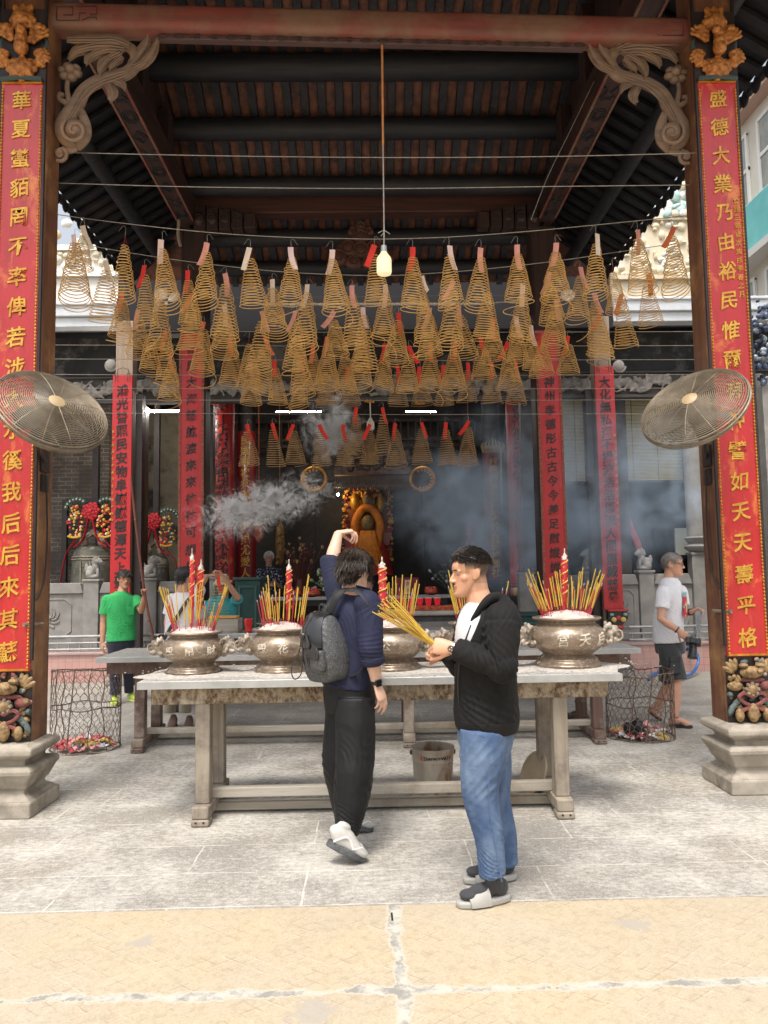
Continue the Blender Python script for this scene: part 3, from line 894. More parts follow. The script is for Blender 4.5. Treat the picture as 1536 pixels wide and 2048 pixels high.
b = MB(); b.span((xl0, 13.6, PZ), (xl1, 13.8, 6.0)); b.build('brick_wall', M['brick'], HALL)
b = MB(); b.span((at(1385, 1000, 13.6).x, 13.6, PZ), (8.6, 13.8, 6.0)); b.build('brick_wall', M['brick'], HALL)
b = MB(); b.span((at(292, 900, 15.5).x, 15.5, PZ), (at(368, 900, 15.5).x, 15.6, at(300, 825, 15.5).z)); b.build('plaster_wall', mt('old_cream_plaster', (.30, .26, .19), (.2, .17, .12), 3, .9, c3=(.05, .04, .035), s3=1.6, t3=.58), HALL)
b = MB()
for px in (131, 198, 226): 
    x = at(px, 1000, 13.4).x; b.span((x-.045, 13.36, PZ), (x+.045, 13.45, at(131, 1000, 13.4).z))
zz = at(131, 1002, 13.4).z
b.span((at(131, 1000, 13.4).x, 13.37, zz-.04), (at(226, 1000, 13.4).x, 13.44, zz+.04)); b.span((at(131, 1000, 13.4).x, 13.37, zz-.34), (at(226, 1000, 13.4).x, 13.44, zz-.28))
b.build('door_frame', M['darkgap'], HALL)
# ceiling and hall roof, front eave beam, gutter
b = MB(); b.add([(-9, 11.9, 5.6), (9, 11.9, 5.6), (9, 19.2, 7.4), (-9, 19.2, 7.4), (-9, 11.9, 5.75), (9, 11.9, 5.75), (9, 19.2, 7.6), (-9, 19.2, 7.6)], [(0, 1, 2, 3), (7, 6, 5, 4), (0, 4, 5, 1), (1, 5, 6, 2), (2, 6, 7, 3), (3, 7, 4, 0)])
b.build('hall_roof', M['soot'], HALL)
zg0, zg1 = at(768, 648, 11.5).z, at(768, 604, 11.5).z
for ga, gb in ((-9, at(236, 620, 11.6).x), (at(1222, 620, 11.6).x, 9)):
    b = MB(); b.span((ga, 11.45, zg0+.16), (gb, 11.75, zg1)); b.span((ga, 11.5, zg0), (gb, 11.72, zg0+.155)); b.span((ga, 11.42, zg1-.03), (gb, 11.448, zg1+.02))
    b.build('gutter', mt('pale_painted_gutter', (.62, .66, .70), (.55, .58, .62), 4, .45), HALL, bevel=.012)
zf0, zf1 = at(768, 800, 12.0).z, at(768, 748, 12.0).z
b = MB(); b.span((-9, 12.0, zf1-.02), (9, 12.15, zf1)); b.span((-9, 12.0, zf0), (9, 12.15, zf0+.05)); b.span((-9, 12.05, zf0+.05), (9, 12.1, zf1-.02))
fz = b.build('frieze_beam', mt('frieze_grey', (.08, .072, .07), (.06, .055, .05), 5, .8), HALL)
b = MB(); x = -8.9
while x < 8.9:
    h = rng.uniform(.09, .15)
    zc = rng.uniform(zf0+.14, zf1-.12)
    b.ell((x, 12.03, zc), (rng.uniform(.06, .16), .05, h*.7), Matrix.Rotation(rng.uniform(-1, 1), 3, 'Y'), 9, 6)
    q = spline([(x+rng.uniform(-.16, .16), 11.99, rng.uniform(zf0+.07, zf1-.05)) for _ in range(4)], 4)
    b.tube(q, .018, 5)
    x += .095
solid(b, 'carved_frieze', mt('frieze_stone', (.30, .275, .25), (.16, .15, .145), 9, .85), fz, .014, 1)
b = MB(); b.span((-9, 12.25, zf1+.06), (9, 12.35, 5.62)); b.build('upper_panel', mt('patched_dark_panel', (.035, .035, .04), (.012, .012, .014), 1.2, .7, c3=(.13, .125, .12), s3=1.4, t3=.6), HALL)
for px in (284, 418, 1052, 1194, 1240):
    b = MB(); x = at(px, 900, 12.3).x; b.span((x-.09, 12.2, PZ), (x+.09, 12.38, zf0)); b.build('mullion', M['darkgap'], HALL, bevel=.006)
b = MB(); b.span((at(236, 620, 11.6).x+.01, 11.5, zg0-.1), (at(1222, 620, 11.6).x-.01, 11.8, zg1+.1)); b.span((at(236, 620, 11.6).x+.01, 11.55, zg1+.101), (at(1222, 620, 11.6).x-.01, 11.75, zg1+1.1)); b.build('eave_beam_and_fill', flat('eave_fill_black', (.008, .008, .011), .8), HALL, bevel=.01)  # black wall added above the beam, darkens the bright sky gap
# scroll bosses beside the pale posts
for px, py in ((222, 730), (1238, 732)):
    b = MB(); c = at(px, py, 11.7)
    for t in range(26): pass
    b.tube([c+V(((.02+.0035*t)*math.cos(t*.5), -.0, (.02+.0035*t)*math.sin(t*.5))) for t in range(26)], .02, 6)
    b.ell(c, (.09, .05, .1)); b.build('scroll_boss', M['grey_stone'], HALL)

# pale eave posts with hanging red scrolls
PX = [at(247, 1000, 11.25), at(1214, 1000, 11.25)]
for c, s in zip(PX, (-1, 1)):
    r = thing('eave_post', 'pale timber post behind the coils, %s' % ('bell side of the courtyard' if s < 0 else 'in front of the bamboo blinds'), 'post', (c.x, 11.3, 0), 'pale posts carrying the hall eave')
    b = MB(); b.span((c.x-.13, 11.2, .1), (c.x+.13, 11.42, zg0-.01)); b.build('shaft', wood('pale_grey_timber', (.40, .31, .235), (.29, .22, .165), 2, 2, .75), r, bevel=.01)
    b = MB(); b.span((c.x-.19, 11.14, .003), (c.x+.19, 11.48, .1)); b.build('base', M['grey_stone'], r, bevel=.01)
    b = MB(); b.span((c.x+s*-.22-.05, 11.25, .01), (c.x+s*-.22+.05, 11.42, 4.4)); b.build('side_board', M['darkgap'], r)
y = 11.16
def scroll(cx, px, zt, zb, text, label, size, t1, small=None):
    root = thing('hanging_scroll', label, 'plaque', (cx, y, zb), 'red scrolls hanging on the pale posts')
    b = MB(); w = .148; b.span((cx-w, y-.025, zb), (cx+w, y, zt)); b.build('board', M['red_thin'], root, bevel=.004)
    b = MB(); b.tube([(cx-.09, y-.01, zt), (cx-.08, y-.01, zt+.09), (cx, y-.01, zt+.12), (cx+.08, y-.01, zt+.09), (cx+.09, y-.01, zt)], .007, 6)
    for s in (-1, 1): b.tube([(cx+s*.11, y-.03, zt-.1), (cx+s*.11, y-.03, zt+.03), (cx+s*.075, y-.03, zt+.03), (cx+s*.075, y-.03, zt-.09)], .006, 5)
    b.build('hook', M['rust'], root)
    b = MB(); vtext(b, text, (cx, y-.029, t1), (cx, y-.029, zb+.18), size, bold=.018); b.build('lettering', M['ink'], root, smooth=False)
    if small:
        b = MB(); sx = cx-.128 if px < 700 else cx+.122
        vtext(b, small, (sx, y-.029, zb+2.65), (sx, y-.029, zb+1.3), .045, bold=.005)
        b.build('small_lettering', M['gold_text'], root, smooth=False)
    return root
scroll(PX[0].x, 247, at(247, 751, 11.16).z, at(247, 1215, 11.16).z, '鴻光普照民安物阜巍巍德澤天上聖母', 'hanging red scroll with black characters behind the man in green', .19, at(247, 782, 11.16).z, '歲次庚戌年仲春月吉旦弟子敬奉')
sr = scroll(PX[1].x, 1214, at(1214, 733, 11.16).z, at(1214, 1219, 11.16).z, '大化無私海不揚波浩浩恩流人間盡戴慈母', 'hanging red scroll with black characters beside bamboo blinds above a painted bracket', .19, at(1214, 765, 11.16).z, '歲次庚戌年仲春月吉旦弟子敬奉')
b = MB(); c = at(1234, 1240, 11.1)
b.prism([(-.14, .13), (.14, .13), (.15, .02), (.07, -.06), (.06, -.14), (-.06, -.14), (-.07, -.06), (-.15, .02)], c+V((0, -.06, 0)), V((1, 0, 0)), V((0, 0, 1)), V((0, .1, 0)), 0)
b.box(c+V((0, -.03, .145)), (.31, .12, .03), None, 1); b.box(c+V((0, -.03, -.1)), (.15, .12, .05), None, 1)
for s in (-1, 0, 1): b.ell(c+V((s*.07, -.075, .03-.02*abs(s))), (.045, .02, .04), mi=2 if s else 1, nu=10, nv=6)
for s in (-1, 1): b.ell(c+V((s*.1, -.075, .085)), (.035, .02, .025), mi=3, nu=10, nv=6)
tag(b.build('painted_bracket', [flat('bracket_black', (.03, .025, .03)), flat('bracket_red', (.42, .04, .04)), flat('bracket_gold', (.60, .42, .12)), flat('bracket_green', (.25, .38, .30))], loc=c, bevel=.006), 'painted red and yellow bracket below the scroll by the bamboo blinds', 'bracket')

# round red columns with curved boards deeper in the hall
def round_column(px, Y, r, ytop, ybot, text, label, mat, let, t0y, size, arc=1.25):
    c = at(px, 1000, Y); zt = at(px, ytop, Y-r).z; zb = at(px, ybot, Y-r).z
    root = thing('hall_column', label, 'column', (c.x, Y, PZ), 'round columns with curved couplets in the hall')
    b = MB(); b.lathe([(r*1.5, PZ), (r*1.5, PZ+.15), (r*1.1, PZ+.3), (r, PZ+.32), (r, 5.6)], (c.x, Y, 0), 28); b.build('shaft', M['darkgap'], root)
    b = MB(); n = 18
    vs = []
    for rr in (r+.004, r+.035):
        for zz in (zb, zt):
            for i in range(n+1):
                a = -math.pi/2-arc+2*arc*i/n; vs.append((c.x+rr*math.cos(a), Y+rr*math.sin(a), zz))
    m = n+1; fs = [(2*m+i, 2*m+i+1, 3*m+i+1, 3*m+i) for i in range(n)]+[(i, m+i, m+i+1, i+1) for i in range(n)]
    fs += [(0, 2*m, 3*m, m), (n, m+n, 3*m+n, 2*m+n)]+[(m+i, 3*m+i, 3*m+i+1, m+i+1) for i in range(n)]+[(i, i+1, 2*m+i+1, 2*m+i) for i in range(n)]
    b.add(vs, fs); b.build('curved_board', M[mat], root)
    b = MB(); q = MB(); vtext(q, text, (0, 0, at(px, t0y, Y-r).z), (0, 0, zb+.16), size, bold=.016)
    rr = r+.036
    b.add([(c.x+(rr-v.y)*math.sin(v.x/rr), Y-(rr-v.y)*math.cos(v.x/rr), v.z) for v in q.v], q.f); b.build('lettering', M[let], root, smooth=False)
    return root, c, zt, zb, r
def flame_crest(root, c, Y, r, z, mat, h=.22):
    b = MB()
    for i in range(7):
        a = (i-3)/3
        b.tube(spline([(c.x+a*r*1.0, Y-r, z), (c.x+a*r*1.25, Y-r-.03, z+h*.45), (c.x+a*r*.9, Y-r-.02, z+h*(1-.35*abs(a)))], 4), [.035, .034, .032, .03, .028, .024, .02, .015, .006][:9], 6)
        b.ell((c.x+a*r*.9, Y-r-.05, z+h*.3), (.04, .03, .05), nu=8, nv=6)
    b.build('gilded_crest', mat, root)
def lotus_foot(root, c, Y, r, z):
    b = MB()
    b.lathe([(r*1.05, z-.02), (r*1.05, z-.06)], (c.x, Y, 0), 20, 0)
    for i in range(7):
        a = -math.pi/2+(i-3)*.35
        b.ell((c.x+(r+.03)*math.cos(a), Y+(r+.03)*math.sin(a), z-.16), (.055, .05, .085), mi=i % 3, nu=8, nv=6)
    b.lathe([(r*.6, z-.34), (r*.8, z-.26), (r*1.0, z-.24)], (c.x, Y, 0), 20, 0)
    b.build('lotus_bracket', [flat('foot_red', (.38, .05, .05)), flat('foot_gold', (.55, .36, .12)), flat('foot_green', (.16, .24, .22))], root)
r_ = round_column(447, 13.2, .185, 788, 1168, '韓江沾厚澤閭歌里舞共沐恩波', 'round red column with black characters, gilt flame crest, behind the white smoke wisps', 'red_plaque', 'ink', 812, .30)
flame_crest(r_[0], r_[1], 13.2, .18, r_[2], M['gold'])
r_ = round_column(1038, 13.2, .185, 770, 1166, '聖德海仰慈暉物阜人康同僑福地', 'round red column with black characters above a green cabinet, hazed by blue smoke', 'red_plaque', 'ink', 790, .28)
lotus_foot(r_[0], r_[1], 13.2, .18, r_[3])
r_ = round_column(494, 16.2, .19, 862, 1160, '民歌聯袂共深情殷梓里尤愛人', 'dark red column with gold characters beside the white haired man', 'red_deep', 'gold_text', 880, .23)
r_ = round_column(985, 16.2, .19, 905, 1160, '尊聖顯神祇咸年豐亨龍城梓鄉社', 'dark red column with gold characters and pale carved crest in blue smoke', 'red_deep', 'gold_text', 925, .21)
flame_crest(r_[0], r_[1], 16.2, .19, r_[2], mt('pale_crest', (.5, .4, .25), (.35, .26, .15), 12, .6), .33)
b = MB(); a, c = at(1002, 895, 15.9), at(1003, 1010, 15.9); b.tube([a, c], .022, 8); tag(b.build('brass_rod', mt('rod_pale', (.5, .42, .26), None, bump=0), loc=c), 'thin pale rod standing beside the dark red column with pale crest', 'rod')
# lattice transoms deep in the hall
b = MB()
for z in (4.6, 4.75, 5.2): b.span((-8, 17.4, z), (8, 17.5, z+.06))
for i in range(90): b.span((-8+.178*i, 17.42, 4.2), (-7.97+.178*i, 17.47, 5.2))
b.build('lattice', mt('lattice_timber', (.06, .035, .025), (.03, .02, .018), 4, .6), HALL)
# ================================================================ stone balustrade, railing, blinds
def lion(b, c, s=1.0, d=1):
    """small seated stone lion facing d along x"""
    for q, r in (((0, 0, .03), (.11, .08, .035)), ((-d*.03, 0, .11), (.075, .06, .085)), ((d*.035, 0, .17), (.055, .06, .075)), ((d*.06, -.01, .255), (.06, .055, .055)), ((d*.105, -.01, .24), (.035, .04, .03)),
                 ((-d*.10, 0, .16), (.03, .025, .07)), ((d*.075, -.035, .08), (.025, .022, .08)), ((d*.075, .035, .08), (.025, .022, .08)), ((-d*.045, -.05, .07), (.055, .03, .05))):
        b.ell(V(c)+V(q)*s, tuple(x*s for x in r), nu=12, nv=8)
    for i in range(7):
        a = i*.8; b.ell(V(c)+V((d*.03+.05*math.cos(a)*.6, -.03, .24+.055*math.sin(a)))*s, .026*s, nu=7, nv=5)
    for e in (-1, 1): b.ell(V(c)+V((d*.05, e*.045, .305))*s, .02*s, nu=6, nv=5)

def balustrade(posts, label, x0, x1, lions):
    y = 12.12; zt = at(150, 1166, y).z
    root = thing('stone_balustrade', label, 'balustrade', ((x0+x1)/2, y, PZ))
    ps = [at(p, 1200, y).x for p in posts]
    for i, x in enumerate(ps):
        b = MB(); h = zt+.02+(.28 if lions[i] == 2 else 0)
        b.span((x-.12, y-.1, PZ), (x+.12, y+.1, h)); b.span((x-.14, y-.12, h), (x+.14, y+.12, h+.04))
        p = b.build('baluster_post', M['grey_stone'], root, bevel=.008)
        if lions[i] == 1:
            b = MB(); lion(b, (x, y, h+.04), 1.12, 1 if rng.random() < .5 else -1); solid(b, 'lion', M['grey_stone'], p, .011, 2)
        if lions[i] == 2:
            b = MB(); b.lathe([(.1, h+.04), (.18, h+.1), (.19, h+.14), (.12, h+.19), (.17, h+.25), (.19, h+.28), (.14, h+.3), (.14, 4.6)], (x, y, 0), 24); b.build('stone_column', M['grey_stone'], p)
    edges = [x0]+ps+[x1]
    for i in range(len(edges)-1):
        a = edges[i]+(.125 if i > 0 else 0); c = edges[i+1]-(.125 if i < len(edges)-2 else 0)
        if c-a < .15: continue
        b = MB(); b.span((a, y-.05, PZ), (c, y+.05, zt-.17))
        b.add([(a, y-.09, zt-.17), (c, y-.09, zt-.17), (c-.06, y-.09, zt), (a+.06, y-.09, zt), (a, y+.09, zt-.17), (c, y+.09, zt-.17), (c-.06, y+.09, zt), (a+.06, y+.09, zt)],
              [(0, 1, 2, 3), (5, 4, 7, 6), (0, 4, 5, 1), (1, 5, 6, 2), (2, 6, 7, 3), (3, 7, 4, 0)])
        b.span((a, y-.075, PZ), (c, y-.052, PZ+.12))
        pn = b.build('panel', M['grey_stone'], root, bevel=.01)
        b = MB(); m = (a+c)/2; w = min(.34, (c-a)/2-.08); zc = (PZ+zt-.05)/2; hh = .3
        oc = [(-w, -hh*.7), (-w*.7, -hh), (w*.7, -hh), (w, -hh*.7), (w, hh*.7), (w*.7, hh), (-w*.7, hh), (-w, hh*.7), (-w, -hh*.7)]
        b.tube([(m+u, y-.052, zc+v) for u, v in oc], .014, 6)
        if w > .2:
            for k in range(8):
                t0 = k*math.pi/4
                b.tube([(m+(.03+.017*t)*math.cos(t0+t*.16), y-.055, zc+(.03+.017*t)*math.sin(t0+t*.16)) for t in range(9)], .016, 6)
            b.ell((m, y-.055, zc), .04, nu=10, nv=6)
        else:
            b.tube(spline([(m-w*.4, y-.054, zc-.2), (m+w*.4, y-.054, zc-.1), (m-w*.3, y-.054, zc+.05), (m+w*.3, y-.054, zc+.18)], 5), .016, 6)
        b.build('relief', M['grey_stone'], pn)
    return root
balustrade([-60, 20, 186, 301, 418], 'grey carved stone balustrade below the bronze bells', -8.5, at(424, 1200, 12.12).x, [1, 1, 1, 1, 0])
balustrade([1052, 1182, 1291, 1398, 1500], 'grey carved stone balustrade behind the man with the camera', at(1046, 1200, 12.12).x, 8.5, [0, 1, 1, 2, 1])
for x0, x1, lab in ((-8, at(330, 1290, 11.7).x, 'low steel railing behind the left mesh bin'), (at(1258, 1290, 11.7).x, 8, 'low steel railing beside the blue hose')):
    b = MB(); z0, z1 = PZ, at(200, 1272, 11.7).z
    b.tube([(x0, 11.68, z1), (x1, 11.68, z1)], .024, 8); b.tube([(x0, 11.68, z1-.1), (x1, 11.68, z1-.1)], .016, 8); b.tube([(x0, 11.68, z0+.04), (x1, 11.68, z0+.04)], .018, 8)
    x = x0+.05
    while x < x1: b.tube([(x, 11.68, z0), (x, 11.68, z1-.1)], .011, 6); x += .17
    tag(b.build('steel_railing', mt('railing_steel', (.42, .42, .42), (.32, .32, .32), 6, .4, .6, 0), loc=((x0+x1)/2, 11.68, z0)), lab, 'railing')
for a, c, lab in ((1112, 1188, 'narrower yellowish bamboo blind left of the red scroll'), (1243, 1384, 'wider yellowish bamboo blind behind the right fan')):
    x0, x1 = at(a, 880, 12.45).x, at(c, 880, 12.45).x; zt, zb = at(1200, 792, 12.45).z, at(1200, 965, 12.45).z
    r = thing('bamboo_blind', lab, 'blind', ((x0+x1)/2, 12.45, zb))
    b = MB(); z = zb+.04
    while z < zt: b.box(((x0+x1)/2+rng.uniform(-.004, .004), 12.45+rng.uniform(-.004, .004), z), (x1-x0, .004, .017), Matrix.Rotation(.25, 3, 'X')); z += .024
    b.build('slats', mt('old_bamboo', (.52, .47, .30), (.40, .36, .22), 3, .7, st=(.6, 1, 12)), r, smooth=False)
    b = MB(); b.tube([(x0-.02, 12.45, zb), (x1+.02, 12.45, zb)], .028, 8); b.tube([(x0-.02, 12.45, zt), (x1+.02, 12.45, zt)], .035, 8); b.build('roller', M['soot'], r)
    b = MB()
    for k in (.15, .5, .85): b.tube([(x0+(x1-x0)*k, 12.435, zb), (x0+(x1-x0)*k, 12.435, zt)], .005, 5)
    b.build('cords', M['soot'], r)
# small things on the hall wall
b = MB(); b.span(at(1352, 1110, 12.9), at(1377, 1056, 12.94)); tag(b.build('pale_panel', mt('pale_green_panel', (.52, .54, .46), (.45, .46, .4), 4, .7), loc=at(1365, 1110, 12.9)), 'pale panel standing behind the head of the man with the camera', 'panel')
b = MB(); b.tube(spline([at(1252, 1030, 12.8), at(1262, 1055, 12.7), at(1275, 1085, 12.7), at(1282, 1110, 12.75)], 5), .07, 8, flat=.4); tag(b.build('red_drape', mt('red_cloth', (.45, .03, .05), (.3, .02, .03), 8, .8), loc=at(1268, 1110, 12.7)), 'hanging red cloth in the blue smoke right of the hanging scroll', 'cloth')

# ================================================================ bells
def bell(px, top, bot, w, Y, label, wpx):
    zt, zb = at(px, top, Y).z, at(px, bot, Y).z; c = at(px, 1100, Y); r = w/F_PX*Y/2; h = zt-zb
    root = thing('temple_bell', label, 'bell', (c.x, Y, PZ), 'bronze bells behind the balustrade')
    b = MB(); b.lathe([(r*1.0, zb), (r*1.02, zb+.06*h), (r*.97, zb+.1*h), (r*.95, zb+.45*h), (r*.9, zb+.75*h), (r*.82, zb+.92*h), (r*.6, zt), (.02, zt+.03)], (c.x, Y, 0), 36)
    o = b.build('bell_body', mt('weathered_bell', (.16, .155, .12), (.085, .085, .07), 3, .55, .5, .3, c3=(.32, .30, .24), s3=4, t3=.58), root)
    b = MB()
    for z in (.1, .72, .78): b.lathe([(r*(.985 if z < .5 else .925), zb+h*z-.012), (r*(1.0 if z < .5 else .94), zb+h*z), (r*(.985 if z < .5 else .925), zb+h*z+.012)], (c.x, Y, 0), 36, cap=False)
    for k in (-1, 1): b.span((c.x+k*.08-.01, Y-r*.97, zb+.15*h), (c.x+k*.08+.01, Y-r*.9, zb+.68*h))
    vt = MB(); vtext(vt, '國泰民安', (c.x, Y-r*.96, zb+.6*h), (c.x, Y-r*.965, zb+.22*h), .09, bold=.01); b.add(vt.v, vt.f)
    b.build('bell_bands', mt('bell_relief', (.34, .29, .22), (.2, .17, .13), 8, .6, .4), o)
    b = MB()
    b.tube([(c.x-r*.45, Y, zt-.02), (c.x-r*.4, Y, zt+.17), (c.x, Y, zt+.28), (c.x+r*.4, Y, zt+.17), (c.x+r*.45, Y, zt-.02)], [.06, .055, .07, .055, .06], 8)
    for s in (-1, 1): b.ell((c.x+s*r*.42, Y-.03, zt+.1), (.08, .07, .09), nu=10, nv=7)
    b.build('dragon_loop', M['bronze_lion'], root)
    b = MB(); b.span((c.x-.05, Y+.02, zt+.25), (c.x+.05, Y+.12, 5.6)); b.build('hanger', M['darkgap'], root)
    # festive rosette with two flower sprays
    fl = thing('flower_rosette', 'red silk rosette with gold flower sprays and ribbons above the %s' % wpx, 'decoration', (c.x, Y-.15, zt+.4), 'rosettes tied over the bells')
    b = MB(); o = V((c.x, Y-.14, zt+.62)); 
    for i in range(26):
        a = i*2.4; q = .14*math.sqrt(i/26); b.ell(o+V((q*math.cos(a), -.04+.25*q, q*math.sin(a))), .045, nu=7, nv=5)
    b.build('rosette', mt('red_silk', (.55, .02, .03), (.38, .01, .02), 12, .6), fl)
    b = MB()
    for s in (-1, 1):
        b.tube(spline([o+V((s*.02, 0, -.05)), o+V((s*.07, -.02, -.3)), o+V((s*.14, 0, -.5)), o+V((s*.28, 0, -.62))], 5), .045, 8, flat=.3)
        b.tube(spline([o+V((s*.18, 0, -.15)), o+V((s*.26, -.02, -.5)), o+V((s*.42, 0, -.75)), o+V((s*.5, -.05, -1.3))], 5), .03, 8, flat=.3)
    b.build('ribbon', mt('red_silk', (.55, .02, .03)), fl)
    cols = [flat('spray_gold', (.70, .42, .06)), flat('spray_red', (.62, .04, .05)), flat('spray_white', (.65, .6, .5)), flat('spray_teal', (.04, .085, .07))]
    for s in (-1, 1):
        b = MB(); m = o+V((s*.26, 0, -.12))
        for i in range(60):
            z = rng.uniform(-.3, .22); ww = .16*(1-abs(z+.1)/.45)
            b.ell(m+V((rng.uniform(-ww, ww), rng.uniform(-.06, 0), z)), rng.uniform(.014, .03), nu=6, nv=4, mi=rng.choice([0, 0, 0, 1, 1, 2]))
        for i in range(7):
            a = math.pi/2+(i-3)*.3+s*-.3
            e = m+V((.2*math.cos(a), .02, .12+.22*math.sin(a))); b.tube([m+V((0, 0, .05)), e], .006, 4, mi=3); b.ell(e, (.035, .01, .045), nu=7, nv=5, mi=3); b.ell(e+V((0, -.012, 0)), .016, nu=6, nv=4, mi=2)
        for i in range(8): b.ell(m+V((-.1+.028*i, -.05, -.31-.02*math.sin(i*.45))), .022, nu=6, nv=4, mi=0)
        b.build('flower_spray', cols, fl)
bell(187, 1095, 1182, 86, 13.0, 'large pale-stained bronze bell left of the hanging red scroll', 'larger pale bell')
bell(310, 1112, 1190, 60, 13.6, 'smaller dark bronze bell seen between red scroll and rear column', 'smaller dark bell')

# ================================================================ altar in the dark hall
ALT = thing('altar_shrine', 'gilded altar shrine with red and orange robed figure in the dark hall', 'shrine', (at(735, 1100, 17.5).x, 17.5, PZ))
def SP(x, y, d=0): return at(x, y, 17.5+d)
b = MB(); b.span(SP(690, 1150), SP(782, 985, .1)); b.build('back_panel', mt('altar_brown', (.30, .10, .03), (.2, .05, .02), 3, .5), ALT)
b = MB()
for i in range(150):
    s = rng.choice((-1, 1)); y = rng.uniform(985, 1130)
    b.ell(SP(735+s*rng.uniform(40, 50), y, -.12), rng.uniform(.015, .045), nu=6, nv=4, mi=rng.choice((0, 0, 1, 2)))
for i in range(60): b.ell(SP(rng.uniform(690, 782), rng.uniform(976, 990), -.12), rng.uniform(.02, .045), nu=6, nv=4, mi=rng.choice((0, 0, 1, 2)))
b.build('flower_fringe', [flat('fringe_gold', (.6, .33, .05)), flat('fringe_red', (.5, .03, .03)), flat('fringe_dark', (.06, .02, .02))], ALT)
b = MB()
for i in range(50): b.ell(SP(rng.gauss(735, 16), rng.uniform(985, 1012), -.2), rng.uniform(.03, .06), nu=7, nv=5)
for s in (-1, 1):
    b.ell(SP(735+s*26, 1005, -.25), (.1, .08, .22), nu=10, nv=7)
b.build('gold_carving', mt('altar_gold', (.65, .36, .05), (.4, .18, .02), 15, .4, .4), ALT)
b = MB(); b.ell(SP(735, 1047, -.3), (.15, .14, .2)); b.ell(SP(735, 1000, -.28), (.13, .1, .16)); b.build('figure_head', mt('dark_figure', (.10, .07, .045), (.3, .2, .06), 18, .5), ALT)
b = MB(); b.tube(spline([SP(716, 1095, -.25), SP(710, 1050, -.25), SP(722, 1022, -.28), SP(735, 1016, -.3), SP(748, 1022, -.28), SP(760, 1050, -.25), SP(754, 1095, -.25)], 6), .1, 10)
for i in range(34):
    x = rng.uniform(-16, 16); b.tube(spline([SP(735+x*.8, 1062, -.36), SP(735+x*1.1, 1085, -.42), SP(735+x*1.5+rng.uniform(-4, 6), 1110+rng.uniform(0, 30), -.38)], 4), .03, 6)
b.tube(spline([SP(750, 1075, -.3), SP(757, 1100, -.35), SP(768, 1130, -.3)], 4), .13, 8, flat=.4)
b.build('orange_sash', mt('orange_silk', (.75, .27, .02), (.60, .16, .015), 10, .6), ALT)
b = MB(); b.loft([SP(735, 1150, -.15), SP(735, 1110, -.15), SP(735, 1065, -.15)], [(.62, .3), (.5, .26), (.3, .2)], (1, 0, 0)); b.build('red_robe', mt('red_robe_silk', (.50, .03, .025), (.3, .02, .02), 6, .6), ALT)
b = MB(); b.span(SP(690, 1066, -.2), SP(704, 1100, -.15)); b.span(SP(766, 1066, -.2), SP(780, 1090, -.15)); b.build('red_banner', M['red_deep'], ALT)
b = MB(); c = SP(676, 989, -.5); b.ell(c, .028, nu=10, nv=7); tag(b.build('altar_lamp', emis('warm_lamp', (1, .62, .28), 260), loc=c), 'tiny warm lit lamp hanging left of the altar figure', 'lamp')
b = MB(); b.tube([c+V((0, 0, .03)), V((c.x, c.y, 6.6))], .006, 4); tag(b.build('lamp_cord', M['darkgap'], loc=c), 'thin dark cord above the tiny lit altar lamp', 'cord')
# carved canopy with fringe, and two gilt rings
b = MB(); b.span(at(668, 950, 16.5), at(822, 935, 16.7)); b.span(at(668, 975, 16.5), at(822, 969, 16.6))
for i in range(70): b.ell(at(rng.uniform(670, 820), rng.uniform(905, 938), 16.5), rng.uniform(.04, .09), nu=7, nv=5)
x = 670
while x < 821:
    b.span(at(x, 969, 16.5), at(x+2.2, 952, 16.54)); b.ell(at(x+1, 977, 16.5), (.018, .015, .05), nu=6, nv=4); x += 4.2
tag(b.build('altar_canopy', mt('canopy_carving', (.13, .075, .055), (.06, .04, .035), 8, .6), loc=at(745, 960, 16.5)), 'dark carved canopy with tasselled fringe under the lowest coils', 'canopy')
for px, s in ((628, 1), (845, -1)):
    r = thing('gilt_ring', 'round gilt ring with scalloped inner edge %s of the carved canopy' % ('left' if s > 0 else 'right'), 'ring', at(px, 985, 15.2), 'round gilt rings flanking the altar canopy')
    c = at(px, 958, 15.2); b = MB()
    b.tube([c+V((.245*math.cos(t*math.pi/24), 0, .245*math.sin(t*math.pi/24))) for t in range(48)], .03, 8, close=True); b.build('hoop', M['gold'], r)
    b = MB()
    for t in range(16):
        a = t*math.pi/8+.1
        if math.cos(a)*s < .55: b.ell(c+V((.205*math.cos(a), .01, .205*math.sin(a))), (.05, .015, .03), Matrix.Rotation(-a, 3, 'Y'), 8, 5)
    b.build('petals', mt('gilt_petals', (.6, .36, .12), (.45, .2, .05), 12, .5), r)
    b = MB(); b.lathe([(.20, -.01), (.20, .01)], (0, 0, 0), 24); q = MB(); q.add([c+V((v.x, .05+v.z, v.y)) for v in b.v], b.f); q.build('dark_disc', M['darkgap'], r)
    b = MB(); b.tube([c+V((0, .02, -.25)), V((c.x, 15.22, PZ))], .02, 6); b.build('stand', M['darkgap'], r)
